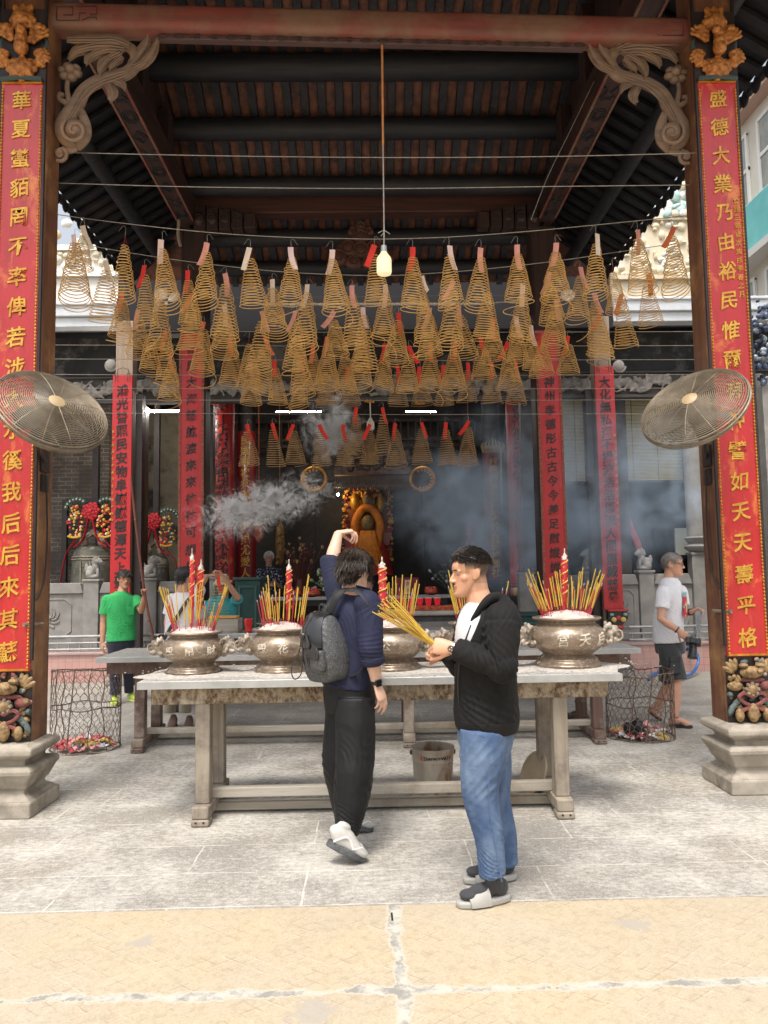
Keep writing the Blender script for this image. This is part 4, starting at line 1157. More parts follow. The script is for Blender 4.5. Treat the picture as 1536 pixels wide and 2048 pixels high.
# altar tables, offerings
def simple_table(x0, x1, y0, y1, z, name, label, top_m, leg_m, th=.05, apron=.1):
    r = thing(name, label, 'table', ((x0+x1)/2, (y0+y1)/2, 0))
    b = MB(); b.span((x0, y0, z-th), (x1, y1, z)); b.build('tabletop', top_m, r, bevel=.008)
    b = MB(); b.span((x0+.08, y0+.05, z-th-apron), (x1-.08, y0+.09, z-th-.001)); b.build('apron', leg_m, r, bevel=.004)
    for x in (x0+.12, x1-.12):
        for y in (y0+.1, y1-.1):
            b = MB(); b.span((x-.045, y-.045, .003), (x+.045, y+.045, z-th-.001)); b.build('leg', leg_m, r, bevel=.006)
    return r
zq = at(830, 1222, 10.9).z
r = thing('stone_altar', 'dark stone altar with pale moulded top edge behind the held incense', 'altar', (at(800, 1300, 11.2).x, 11.2, 0))
xa, xb = at(690, 1222, 10.9).x, at(925, 1222, 10.9).x
b = MB(); b.span((xa, 10.85, zq-.07), (xb, 11.5, zq)); b.build('top_slab', mt('pale_stone_edge', (.62, .57, .5), (.45, .4, .36), 7, .8), r, bevel=.025)
b = MB(); b.span((xa+.08, 10.95, .12), (xb-.08, 11.45, zq-.071)); b.span((xa, 10.88, .003), (xb, 11.48, .12)); b.build('body', mt('dark_altar_stone', (.10, .09, .085), (.05, .045, .045), 4, .6), r, bevel=.01)
b = MB(); b.span((xa+.1, 10.93, zq-.25), (xb-.1, 10.949, zq-.16)); b.build('carved_band', M['grey_stone'], r)
zc = zq+.003
b = MB(); b.span((at(795, 1215, 11).x, 10.92, zc), (at(908, 1215, 11).x, 11.2, zc+.07))
for i in range(40): b.ell((rng.uniform(at(795, 1, 11).x, at(908, 1, 11).x), 10.91, zc+.035), .016, nu=6, nv=4)
TR = tag(b.build('red_tray', mt('glossy_red_tray', (.55, .03, .03), (.62, .2, .06), 22, .25), loc=(at(850, 1215, 11).x, 11.05, zc), bevel=.01), 'glossy red tray under the row of red candle glasses', 'tray')
gl = NT('candle_glass'); gl.bsdf((.62, .03, .06), .08, Transmission_Weight=.35, IOR=1.3, Emission_Color=(1, .05, .06, 1), Emission_Strength=.12)
for i, px in enumerate((806, 823, 840, 857, 875)):
    c = at(px, 1220, 11.04); r = thing('candle_glass', ['first', 'second', 'third', 'fourth', 'last'][i]+' of the five red candle glasses from the left on the red tray', 'candle glass', (c.x, 11.04, zc+.071), 'red candle glasses on the stone altar')
    b = MB(); b.lathe([(.034, zc+.072), (.05, zc+.15), (.054, zc+.185)], (c.x, 11.04, 0), 16); b.build('glass', gl.mat, r)
    b = MB(); b.lathe([(.0555, zc+.176), (.0575, zc+.182), (.0555, zc+.188)], (c.x, 11.04, 0), 16); b.build('rim', flat('glass_rim', (.8, .55, .5), .2), r)
# long inner altar table with red box and offerings
zi = at(800, 1192, 13.0).z
TI = simple_table(at(515, 1192, 13).x, at(905, 1192, 13).x, 13.0, 13.7, zi, 'altar_table', 'long dark altar table with grey top edge carrying the red box', mt('grey_edge', (.34, .33, .33), None, bump=0), M['darkgap'])
r = thing('red_box', 'dark red offering box with pale paper label on the altar table', 'box', at(815, 1192, 13.2))
b = MB(); b.span(at(793, 1190, 13.2), at(836, 1155, 13.45)); b.build('box_body', mt('maroon_box', (.24, .02, .04), (.16, .015, .03), 6, .5), r, bevel=.008)
b = MB(); b.span(at(810, 1188, 13.185), at(820, 1160, 13.195)); b.build('paper_label', M['tag_cream'], r)
b = MB(); vtext(b, '香油', at(815, 1167, 13.184), at(815, 1181, 13.184), .07); b.build('lettering', M['gold_text'], r, smooth=False)
for px, w, lab in ((862, .12, 'small red dish glinting right of the red box'), (585, .17, 'shallow red bowl of offerings left of the candle'), (624, .15, 'second shallow red bowl nearer the backpack')):
    c = at(px, 1191, 13.2); b = MB(); b.lathe([(.04, 0), (w, .05), (w*.95, .10), (w*.8, .115)], (c.x, 13.2, zi+.002), 18)
    for i in range(9): b.ell((c.x+w*.6*math.cos(i*2.4), 13.2+w*.5*math.sin(i*2.4), zi+.12), .035, nu=8, nv=5)
    tag(b.build('offering_dish', mt('dish_red', (.5, .03, .03), (.42, .09, .03), 10, .25), loc=(c.x, 13.2, zi)), lab, 'dish')
# incense clutter and flowers glimpsed in the dark
for px, py, n, cols, lab in ((660, 1160, 60, ((.18, .25, .12), (.5, .48, .45)), 'vase of pale flowers and leaves left of the raised sleeve'), (905, 1150, 60, ((.10, .13, .12), (.42, .40, .40)), 'ashy foliage arrangement in the dark right of red box'), (600, 1110, 40, ((.10, .03, .025), (.25, .16, .06)), 'dim red and gold ornament behind the candle')):
    b = MB(); b.lathe([(.05, 0), (.09, .1), (.05, .25), (.06, .3)], at(px, 1191, 13.4), 14, 0)
    for i in range(n):
        p = at(px+rng.gauss(0, 16), py+rng.gauss(0, 14), 13.4+rng.uniform(-.15, .15))
        b.tube([at(px, 1185, 13.4), p], .006, 4, 0); b.ell(p, (rng.uniform(.02, .05), .015, rng.uniform(.012, .035)), Matrix.Rotation(rng.uniform(-2, 2), 3, 'Y'), 6, 4, rng.choice((0, 0, 1)))
    tag(b.build('flower_vase', [flat('vase_leaf_%d' % px, cols[0]), flat('vase_bloom_%d' % px, cols[1])], loc=at(px, 1191, 13.4)), lab, 'vase')
for px, y0, y1, col, lab in ((518, 1035, 1085, (.62, .12, .03), 'small orange hanging lantern near the white haired man'), (942, 1040, 1100, (.5, .09, .09), 'red and pale hanging ornament left of the crested column'), (560, 1045, 1130, (.32, .17, .05), 'slim dark board with gold marks right of white haired man')):
    b = MB(); c0, c1 = at(px, y1, 15.6), at(px, y0, 15.6)
    b.lathe([(.03, c0.z), (.08, c0.z+.1), (.1, (c0.z+c1.z)/2), (.08, c1.z-.08), (.03, c1.z)], (c0.x, 15.6, 0), 10)
    for i in range(14): b.ell((c0.x+rng.uniform(-.1, .1), 15.5, rng.uniform(c0.z, c1.z)), .03, nu=6, nv=4)
    b.tube([c1, V((c0.x, 15.6, 6.5))], .008, 4)
    tag(b.build('hanging_ornament', mt('ornament_%d' % px, col, tuple(q*.4 for q in col), 16, .6), loc=c0), lab, 'ornament')
# green cabinets
def cabinet(x0, x1, yt, yb, Y, label):
    p0, p1 = at(x0, yb, Y), at(x1, yt, Y); p0.z = .003; r = thing('green_cabinet', label, 'cabinet', ((p0.x+p1.x)/2, Y+.25, p0.z), 'green donation cabinets')
    g = mt('dark_green_paint', (.035, .095, .085), (.025, .07, .065), 4, .5)
    b = MB(); b.span((p0.x, Y, p0.z), (p1.x, Y+.5, p1.z)); b.span((p0.x-.03, Y-.03, p1.z), (p1.x+.03, Y+.53, p1.z+.04)); b.build('carcass', g, r, bevel=.008)
    b = MB(); w = (p1.x-p0.x); z0, z1 = p0.z+.08, p1.z-.08
    for a in (p0.x+.05, p1.x-.05-.03): b.span((a, Y-.014, z0), (a+.03, Y-.002, z1))
    for z in (z0, z1-.03): b.span((p0.x+.08, Y-.014, z), (p1.x-.08, Y-.002, z+.03))
    b.build('door_moulding', mt('green_moulding', (.06, .14, .125), None, bump=0), r, bevel=.003)
cabinet(470, 520, 1160, 1330, 11.0, 'dark green cabinet beside the man in teal')
cabinet(1035, 1088, 1232, 1345, 10.6, 'dark green cabinet half hidden by the black jacket')
# ================================================================ incense tables
def trestle(xl, xr, yf, yb, z, legs, label, name, rails, topm, apm, legm, overhang=.33):
    r = thing('incense_table', label, 'table', ((xl+xr)/2, (yf+yb)/2, 0))
    b = MB(); b.span((xl, yf, z-.048), (xr, yb, z)); b.build('tabletop', topm, r, bevel=.005)
    b = MB(); b.span((xl-.003, yf-.0035, z-.05), (xr+.003, yf-.0005, z-.003)); b.build('edge_strip', M['zinc'], r, bevel=.001)
    ym = (yf+yb)/2
    b = MB(); b.span((xl+.06, yf+.10, z-.165), (xr-.06, yf+.145, z-.049)); b.build('apron', apm, r, bevel=.006)
    b = MB(); b.span((xl+.06, yb-.145, z-.165), (xr-.06, yb-.10, z-.049)); b.build('apron', apm, r, bevel=.006)
    for x in legs:
        for y in (yf+.165, yb-.165):
            b = MB(); s = .048; b.span((x-s, y-.055, .125), (x+s, y+.04, z-.05)); b.build('leg', legm, r, bevel=.008)
        b = MB(); b.span((x-.055, yf+.05, .045), (x+.055, yb-.05, .125))
        for y in (yf+.10, yb-.10): b.span((x-.058, y-.06, .003), (x+.058, y+.05, .0449))
        sl = b.build('sled_foot', legm, r, bevel=.01)
        b = MB()
        for k in (-.025, .025): b.tube([(x+k, yf+.0375, .03), (x+k, yf+.0435, .03)], .007, 10)
        b.build('bolt_holes', M['darkgap'], sl)
    for z0, z1, y in rails:
        b = MB(); b.span((legs[0], y-.03, z0), (legs[-1], y+.03, z1)); b.build('stretcher', M['ashwood_x'], r, bevel=.006)
    return r
YT = 4.84
tz = at(768, 1355, YT).z
TX0, TX1 = at(275, 1363, YT).x, at(1244, 1350, YT).x
M['ashtop'] = mt('ash_strewn_zinc', (.40, .40, .395), (.33, .33, .325), 4, .5, .3, .3, 90, c3=(.58, .545, .49), s3=46, t3=.52, w3=.10)
YTB = YT+.80
lx = [at(404, 1500, YT+.1).x, at(1124, 1500, YT+.1).x]
trestle(TX0, TX1, YT, YTB, tz, lx, 'nearer long incense table with five bronze pots on its ash strewn top', 'T', [(.125, .19, YT+.27), (.015, .07, YT+.36)], M['ashtop'], M['stain'], M['ashwood'])
Y2 = 6.86
z2 = at(768, 1305, Y2).z
t2x0, t2x1 = at(192, 1314, Y2).x, at(1281, 1298, Y2).x
l2 = [at(278, 1400, Y2+.1).x, at(818, 1430, Y2+.1).x, at(1196, 1400, Y2+.1).x]
trestle(t2x0, t2x1, Y2, Y2+.85, z2, l2, 'longer farther incense table behind the bronze pots, no pots on top', 'T2', [(.125, .18, Y2+.3), (.02, .06, Y2+.62)], M['ashtop'], M['redwood'], M['redwood'])
Y3 = 8.85
z3 = at(768, 1262, Y3).z
T3 = simple_table(at(330, 1262, Y3).x, at(1112, 1262, Y3).x, Y3, Y3+.5, z3, 'incense_table', 'grey topped back table in front of the man in teal', M['zinc'], M['darkgap'], .06, .12)

# ================================================================ bronze pots
POTP = [(.215, 0), (.225, .018), (.215, .03), (.20, .045), (.195, .06), (.165, .085), (.19, .105), (.235, .145), (.258, .19), (.25, .235), (.215, .275), (.19, .295), (.195, .305), (.225, .318), (.232, .328), (.222, .334), (.19, .325), (.15, .32)]
def prof_r(z, sc):
    z /= sc
    for (r0, z0), (r1, z1) in zip(POTP, POTP[1:]):
        if z0 <= z <= z1 and z1 > z0: return sc*(r0+(r1-r0)*(z-z0)/(z1-z0))
    return .2*sc
POTS = []
def pot(px, text, label, tx0, sc=1.0, dark=False):
    Y = YT+.40; c = at(px, 1300, Y); p = V((c.x, Y, tz+.0015))
    r = thing('incense_pot', label, 'incense pot', p, 'bronze incense pots in a row on the near table')
    P0 = at(px, 1300, Y)
    b = MB(); b.lathe([(a*sc, z*sc) for a, z in spline(POTP, 3)], p, 56)
    b.build('pot_body', M['bronze'], r, angle=60)
    b = MB(); n = 40
    b.lathe([(.19*sc, .322*sc), (.17*sc, .335*sc), (.12*sc, .36*sc), (.06*sc, .372*sc), (.005, .377*sc)], p, 32, cap=False)
    b.v = [v+V((0, 0, mnoise.noise(v*18)*.012+mnoise.noise(v*45)*.006)) for v in b.v]
    b.build('ash', M['ash'], r)
    for s in (-1, 1):
        b = MB(); o = p+V((s*.275*sc, -.02, .215*sc))
        for q, rr in (((0, 0, 0), (.05, .05, .055)), ((s*.035, -.01, .02), (.035, .045, .04)), ((s*.055, -.015, -.005), (.025, .035, .02)), ((s*.04, -.02, -.04), (.03, .03, .025)), ((-s*.03, 0, -.05), (.04, .04, .04))):
            b.ell(o+V(q)*sc, tuple(x*sc for x in rr), nu=12, nv=8)
        for e in (-1, 1):
            b.ell(o+V((s*.045, e*.03-.01, .045))*sc, .014*sc, nu=7, nv=5); b.ell(o+V((s*.0, e*.045, .06))*sc, (.018*sc, .01*sc, .026*sc), nu=7, nv=5)
        for i in range(12):
            a = i*.53; b.ell(o+V((-s*.02+.03*math.cos(a), -.045+.02*math.sin(a*2), .055*math.sin(a)))*sc, (.016*sc,)*3, nu=7, nv=5)
        b.tube([o+V((s*.05, -.045, .03))*sc, o+V((s*.08, -.05, .02))*sc, o+V((s*.085, -.05, -.02))*sc, o+V((s*.055, -.045, -.05))*sc], .008*sc, 6)
        solid(b, 'lion_handle', M['bronze_lion'], r, .0055, 2)
    b = MB(); q = MB()
    n = len(text)
    for i, ch in enumerate(text): put(q, ch, V((tx0+(i-(n-1)/2)*.145, 0, .195)), (1, 0, 0), (0, 0, 1), .085*sc, .005, .012)
    vs = []
    for v in q.v:
        zz = v.z*sc; rr = prof_r(zz, sc)+.002-v.y
        a = v.x/(.25*sc); vs.append(p+V((rr*math.sin(a), -rr*math.cos(a), zz)))
    b.add(vs, q.f); b.build('cast_lettering', M['pot_text'], r, smooth=False)
    POTS.append((p, sc, px)); return r
pot(388, '殿帛財', 'leftmost bronze incense pot with two tall dragon candles in its ash', .02, .85)
pot(565, '殿花金', 'second bronze incense pot from the left, partly behind the grey backpack', .03, .90)
pot(783, '殿公', 'third bronze incense pot, right beside the man in the navy shirt', -.12, .92)
pot(960, '殿聖', 'fourth bronze incense pot, mostly hidden by the black jacket', .0, .95)
pot(1135, '宮天后', 'rightmost bronze incense pot, darker with clear white characters', .055, 1.03)

b = MB()
for (p, sc, px) in POTS:
    n0 = len(b.v); vs = []; fs = []
    for i in range(48):
        a = i*math.pi/24
        ro = .36+.14*mnoise.noise(V((math.cos(a)*1.3+px, math.sin(a)*1.3, 0)))
        for j in range(7):
            r_ = .2+(ro-.2)*j/6; q = p+V((r_*math.cos(a), max(-.36, min(.34, r_*math.sin(a))), 0)); q.z = tz+.001+.011*(1-j/6)**1.5*(.6+.8*abs(mnoise.noise(q*19))) if j < 6 else tz+.0005; vs.append(q)
    for i in range(48):
        for j in range(6): fs.append((i*7+j, ((i+1) % 48)*7+j, ((i+1) % 48)*7+j+1, i*7+j+1))
    b.add(vs, fs)
for i in range(420):
    p = POTS[rng.randrange(5)][0]; q = V((p.x+rng.gauss(0, .26), max(YT+.02, min(YTB-.02, p.y+rng.gauss(0, .2))), tz+.003))
    a = rng.uniform(0, 3.14); l = rng.uniform(.004, .02); b.tube([q, q+V((l*math.cos(a), l*math.sin(a), .001))], rng.uniform(.0018, .004), 4)
tag(b.build('spilled_ash', mt('spilled_ash', (.52, .485, .44), (.37, .34, .305), 30, .95, bump=.8, bscale=120), loc=(0, YT+.4, tz)), 'pale ash and burnt crumbs spilled round the bronze pots', 'ash', kind='stuff')
# sticks: a few prototype meshes shared by all
SM = []
for k, L in enumerate((.20, .26, .32, .15)):
    b = MB()
    b.tube([(0, 0, -.03), (0, 0, L*.22)], .0022, 5, mi=0); b.tube([(0, 0, L*.22), (0, 0, L)], .0035, 6, mi=1)
    SM.append(b.mesh('incense_stick', [M['stick_r'], M['stick_y']]))
b = MB(); b.tube([(0, 0, -.03), (0, 0, .2)], .0028, 5, mi=0); b.tube([(0, 0, .2), (0, 0, .22)], .003, 5, mi=1); SM.append(b.mesh('incense_stick', [M['stick_r'], M['stick_g']]))
names = ['leftmost bronze pot', 'second bronze pot', 'third bronze pot by the navy shirt', 'fourth bronze pot behind the jacket', 'rightmost bronze pot']
STK = [[-62, -60, -57, -52, -50, -47, -44, -22, -15, -10, -6, 0, 8, 12, 15, 20, 28, 38, 44, 48, 50, 55, 58, 60],
       [-42, -38, -36, -30, -28, -26, -22, -20, -17, -14, -8, -4, 0, 4, 12, 20, 26, 34, 40, 44, 48, 52],
       [-12, -6, 0, 4, 10, 14, 18, 20, 24, 28, 32, 36, 40, 44],
       [-60, -55, -50, -46, -43, -38, -34, -30, -26, -20, 50, 58],
       [-66, -60, -55, -52, -50, -47, -44, -38, -34, -30, -26, -22, -16, -10, -4, 2, 8, 14, 18, 20, 24, 28, 30, 33, 37, 42, 44, 47, 50, 54, 58]]
for k in range(5):
    STK[k] = STK[k]+[q+rng.uniform(-5, 5) for q in STK[k]]
for k, (p, sc, px) in enumerate(POTS):
    for i, dx in enumerate(STK[k]):
        x = dx/F_PX*p.y*.92; dy = rng.uniform(-.1, .09); 
        if math.hypot(x, dy) > .165*sc: x *= .165*sc/max(.01, math.hypot(x, dy)); dy *= .6
        m = SM[rng.choice((0, 1, 1, 2, 2, 3, 4))] if i % 5 else SM[4]
        o = link(bpy.data.objects.new('incense_stick', m)); o.location = p+V((x, dy, .345*sc))
        lean = x*2.1+rng.uniform(-.07, .07)
        o.rotation_euler = (rng.uniform(-.1, .1), lean if k in (0, 4) else lean*.6, 0)
        o.scale = (1, 1, rng.uniform(.85, 1.15))
        if m is SM[4]: tag(o, 'thin red burnt-down incense stick standing in the '+names[k], 'incense stick', 'burnt red incense sticks in the '+names[k])
        else: tag(o, 'yellow incense stick with red end standing in the '+names[k], 'incense stick', 'yellow incense sticks in the '+names[k])

# dragon candles
def candle(px, k, dy, top, base, w, label, tilt=0):
    p, sc, _ = POTS[k]; Y = p.y+dy; c0, c1 = at(px, base, Y), at(px+tilt, top, Y); L = (c1-c0).length
    r = thing('dragon_candle', label, 'candle', c0, 'tall red and gold dragon candles')
    d = (c1-c0).normalized(); q = w/F_PX*Y/2
    b = MB(); b.tube([c0+d*-.05, c0+d*L*.30], q*.45, 8, 0); b.tube([c0+d*L*.30, c0+d*L*.33, c0+d*L*.9], [q*.5, q, q], 14)
    b.build('shaft', mt('candle_red', (.62, .035, .05), (.5, .02, .04), 8, .5, c3=(.75, .3, .2), s3=16, t3=.62), r)
    b = MB()
    b.tube([c0+d*(L*(.34+.56*t/60))+V((q*1.05*math.cos(t*.42), q*1.05*math.sin(t*.42), 0)) for t in range(61)], q*.22, 6)
    for t in range(16): b.ell(c0+d*(L*(.36+.5*t/16))+V((q*math.cos(t*2.1), q*math.sin(t*2.1)*.9, 0)), q*.3, nu=6, nv=4)
    b.build('gold_dragon', mt('candle_gold', (.72, .45, .10), (.6, .25, .05), 30, .5), r)
    b = MB(); b.tube([c0+d*L*.9, c0+d*L*.95, c0+d*L], [q*.95, q*.7, q*.15], 10); b.tube([c0+d*L, c0+d*(L+.03)], q*.2, 5)
    for i in range(6): b.ell(c0+d*L*(.89+.012*i)+V((q*.7*math.cos(i*2.4), q*.7*math.sin(i*2.4), 0)), q*.35, nu=6, nv=4)
    b.build('burnt_top', mt('pale_ash_tip', (.72, .68, .6), (.35, .3, .28), 40, .9), r)
candle(384, 0, -.02, 1105, 1266, 9, 'slimmer red candle, its tip in front of the rear column, leftmost pot', 0)
candle(397, 0, .05, 1127, 1262, 12, 'thicker gold patterned candle with ashy tip in the leftmost pot', 5)
candle(577, 1, .02, 1127, 1262, 11, 'red and gold candle standing alone in the second pot', 1)
candle(767, 2, -.02, 1122, 1262, 15, 'thick pink-red candle right of the navy shirt collar', -3)
candle(1127, 4, .06, 1105, 1250, 12, 'gold and red candle in the rightmost pot before the lettered column', 2)

# offerings on the back table
r = thing('wood_crate', 'small dusty crate holding red and yellow incense packs by the man in teal', 'crate', at(470, 1262, 8.95))
b = MB(); p0, p1 = at(412, 1266, 8.9), at(482, 1236, 9.1); p0.z = z3+.002
b.span(p0, (p1.x, 9.2, z3+.02))
for y in (8.9, 9.19): b.span((p0.x, y, z3+.021), (p1.x, y+.012, p1.z))
b.build('crate_box', M['ashwood_x'], r, bevel=.004)
b = MB()
for i in range(9): b.span((p0.x+.02, 8.93+.026*i, p1.z+.01), (p1.x-.03, 8.945+.026*i, p1.z+.03))
b.build('incense_packs', flat('pack_orange', (.7, .35, .08), .7), r)
b = MB()
for i in range(26):
    a = at(rng.uniform(525, 556), 1258, 8.95+rng.uniform(0, .2)); a.z = z3+.005+rng.uniform(0, .02)
    b.tube([a, a+V((rng.uniform(-.05, .05), .03, rng.uniform(.06, .16))), a+V((rng.uniform(-.12, .12), .06, rng.uniform(.02, .1)))], .005, 5)
tag(b.build('burnt_wire_heap', M['wire'], loc=at(540, 1260, 9)), 'heap of bent grey hanger wires on the back table', 'wires')
b = MB(); c = at(497, 1265, 8.95); b.lathe([(.03, 0), (.045, .02), (.04, .06), (.05, .09), (.055, .16), (.045, .165)], (c.x, 8.95, z3+.002), 16)
tag(b.build('red_cup', mt('red_cup_plastic', (.65, .03, .03), None, rough=.3, bump=0), loc=(c.x, 8.95, z3)), 'small red footed cup on the back table beside the wire heap', 'cup')

# ================================================================ mesh bins
def hexbin(px, py_top, py_bot, Yc, rad, label, seed, dent):
    rr = random.Random(seed); c = at(px, 1400, Yc); h = at(px, py_top, Yc).z
    root = thing('mesh_bin', label, 'bin', (c.x, Yc, .002), 'chicken wire bins')
    def W(a, z):
        q = rad*(1+.05*math.sin(2*a+seed)+.03*math.sin(3*a)*z)
        return V((c.x+q*math.cos(a)+dent*z*.1, Yc+q*math.sin(a), .006+z*(1+.05*math.sin(a+seed)*min(1, z/h))))
    b = MB()
    for z in (0, h*.52, h*.98): b.tube([W(t*math.pi/24, z+.01*math.sin(t*.7+z*9)) for t in range(48)], .0055 if z else .007, 6, close=True)
    for a in (-2.2, -1.1, .1, 1.4, 2.6): b.tube([W(a+.06*math.sin(z*5), h*z/8.) for z in range(9)], .0055, 6)
    b.tube([W(-1.75+.03*i, h*i/8) for i in range(9)], .006, 6)
    b.build('frame', M['rust'], root)
    b = MB(); n = 30; rows = 11; dz = h/rows
    for j in range(rows):
        for i in range(n):
            o = .5*(j % 2); A = lambda u: (i+o+u)*2*math.pi/n
            q = lambda u, zz: W(A(u), min(max(zz, 0), h))
            z0 = j*dz
            b.tube([q(0, z0), q(.0, z0+dz*.45)], .0024, 4, cap=False)
            b.tube([q(0, z0+dz*.45), q(.25, z0+dz*.75), q(.5, z0+dz)], .0024, 4, cap=False)
            b.tube([q(0, z0+dz*.45), q(-.25, z0+dz*.75), q(-.5, z0+dz)], .0024, 4, cap=False)
    b.build('wire_mesh', M['rust'], root, smooth=False)
    return root, c, rad
def litter(c, Yc, rad, label, seed, cols, n):
    rr = random.Random(seed); b = MB()
    for i in range(n):
        a = rr.uniform(0, 6.28); q = rad*.85*math.sqrt(rr.random()); o = V((c.x+q*math.cos(a), Yc+q*math.sin(a), .03+rr.uniform(0, .11)*(1-q/rad)))
        m = 4; s = rr.uniform(.03, .085); vs = []
        for u in range(m+1):
            for w in range(m+1):
                vs.append(V(((u/m-.5)*s*1.5, (w/m-.5)*s, rr.uniform(-.25, .25)*s)))
        rot = Matrix.Rotation(rr.uniform(0, 6), 3, 'Z') @ Matrix.Rotation(rr.uniform(-.7, .7), 3, 'X')
        b.add([max(rot @ v+o, key=lambda x: 0) if False else V(((rot @ v+o).x, (rot @ v+o).y, max(.006, (rot @ v+o).z))) for v in vs], [(u*(m+1)+w, (u+1)*(m+1)+w, (u+1)*(m+1)+w+1, u*(m+1)+w+1) for u in range(m) for w in range(m)], rr.choice(range(len(cols))))
    return tag(b.build('crumpled_litter', cols, loc=(c.x, Yc, .003), smooth=False), label, 'litter', kind='stuff')
LC = [flat('litter_red', (.50, .07, .07), .6), flat('litter_white', (.68, .66, .68), .5), flat('litter_pink', (.72, .35, .35), .6), flat('litter_clear', (.55, .57, .6), .25), flat('litter_yellow', (.55, .38, .12), .6)]
_, c, rd = hexbin(172, 1338, 1500, 7.2, .32, 'round chicken wire bin beside the left pillar with red and white litter', 3, .0)
litter(c, 7.2, rd, 'crumpled red and white wrappers lying in the left mesh bin', 5, [LC[0], LC[0], LC[1], LC[2], LC[3], LC[4]], 70)
_, c, rd = hexbin(1278, 1345, 1478, 7.2, .30, 'leaning chicken wire bin in front of the man with the camera', 8, .25)
litter(c, 7.2, rd, 'pink and clear wrappers lying in the right mesh bin', 6, [LC[0], LC[2], LC[3], LC[1], LC[4]], 60)
b = MB(); o = at(1278, 1465, 7.0)
for i in range(26):
    a = rng.uniform(0, 6.28); b.ell((o.x+rng.uniform(-.07, .07), 7.1+rng.uniform(-.07, .05), .05+rng.uniform(0, .1)), (rng.uniform(.03, .06), .03, rng.uniform(.02, .05)), Matrix.Rotation(a, 3, 'Y'), 6, 4)
b.tube([(o.x, 7.08, .1), (o.x+.02, 7.08, .2)], [.05, .008], 6)
tag(b.build('black_bag', mt('black_plastic', (.012, .012, .013), None, rough=.25, bump=.5, bscale=25), loc=(o.x, 7.1, .01), smooth=False), 'black plastic bag crumpled inside the right mesh bin', 'bag')

# ================================================================ bucket, lid, scraps under the table
c = gnd(870, 1597); Yb = c.y+.13; hb = at(870, 1492, Yb).z; rb0 = 40/F_PX*Yb
r = thing('paint_bucket', 'dented rusty white paint bucket standing under the near table', 'bucket', (c.x, Yb, .002))
b = MB(); pr = [(rb0*.9, .002), (rb0*.92, .03), (rb0*.985, hb*.70), (rb0*1.01, hb*.71), (rb0*1.01, hb*.74), (rb0*1.0, hb*.75), (rb0*1.03, hb*.97), (rb0*1.06, hb*.985), (rb0*1.06, hb), (rb0*1.0, hb), (rb0*.98, hb*.9), (rb0*.9, .06), (.01, .05)]
b.lathe(pr, (c.x, Yb, 0), 48, cap=False)
b.v = [v+V((mnoise.noise(v*7)*.006, mnoise.noise(v*6+V((3, 1, 2)))*.006, 0)) for v in b.v]
b.build('bucket_body', mt('rusty_white_paint', (.48, .42, .34), (.34, .28, .215), 7, .55, bump=.25, st=(1, 1, .35), c3=(.2, .10, .05), s3=6, t3=.59), r)
b = MB(); q = MB()
for i, ch in enumerate('Sherwin-Willi'): put(q, ch, V((.0172*(i-6)+(.004 if i > 0 else 0), 0, 0)), (1, 0, 0), (0, 0, 1), .036, .0012, .02, False)
vs = []
for v in q.v:
    rr = rb0*1.028+.003; a = (v.x+.03)/rr; vs.append(V((c.x+rr*math.sin(a), Yb-rr*math.cos(a), hb*.83+v.z)))
b.add(vs, q.f); b.build('bucket_lettering', M['ink'], r, smooth=False)
b = MB(); rr = rb0*1.03; 
for t in range(1): b.ell((c.x+rr*math.sin(-.62), Yb-rr*math.cos(-.62), hb*.83), (.010, .004, .014), nu=10, nv=6); b.ell((c.x+rr*math.sin(-.62), Yb-rr*math.cos(-.62), hb*.83+.016), (.004, .004, .009), nu=8, nv=6)
b.build('drop_emblem', flat('emblem_red', (.5, .06, .05)), r)
b = MB()
for s in (-1, 1): b.ell((c.x+s*rb0*1.05, Yb, hb*.88), (.012, .02, .02), nu=8, nv=6)
b.tube(spline([(c.x-rb0*1.06, Yb, hb*.88), (c.x-rb0*.9, Yb+rb0*.7, hb*.8), (c.x, Yb+rb0*1.08, hb*.72), (c.x+rb0*.9, Yb+rb0*.7, hb*.8), (c.x+rb0*1.06, Yb, hb*.88)], 5), .004, 6)
b.build('bail_handle', M['rust'], r)
Yl = YT+.62; lc = at(1068, 1530, Yl); rl = 42/F_PX*Yl
b = MB(); b.lathe([(.02, .006), (rl*.86, .006), (rl*.9, .014), (rl, .014), (rl, 0), (.02, 0)], (0, 0, 0), 36)
rot = V((-.88, -.27, .40)).to_track_quat('Z', 'Y').to_matrix()
q = MB(); q.add([rot @ v for v in b.v], b.f); mz = min(v.z for v in q.v); q.v = [v+V((lc.x, Yl, .004-mz)) for v in q.v]
tag(q.build('bucket_lid', mt('tan_lid', (.42, .33, .22), (.33, .25, .16), 4, .6), loc=(lc.x, Yl, .004)), 'round tan lid leaning against the right legs of the near table', 'lid')
b = MB(); w0 = gnd(1180, 1452); b.beam((w0.x+.06, w0.y, .003), (w0.x-.10, w0.y+.1, .26), .12, .05); b.v = [v+V((mnoise.noise(v*9), mnoise.noise(v*8), 0))*.02 for v in b.v]
tag(b.build('wood_scrap', M['ashwood'], loc=(w0.x, w0.y, .003), bevel=.01), 'weathered plank end propped under the farther incense table', 'plank')
b = MB(); w1 = gnd(1150, 1450)
for i in range(7): b.ell((w1.x+rng.uniform(-.12, .12), w1.y+rng.uniform(0, .15), .045+rng.uniform(0, .05)), (.09, .05, .04), Matrix.Rotation(rng.uniform(-1, 1), 3, 'Z'), 8, 5)
tag(b.build('rubble_heap', M['rust'], loc=(w1.x, w1.y, .003)), 'dark heap of scrap beside the propped plank', 'scrap')
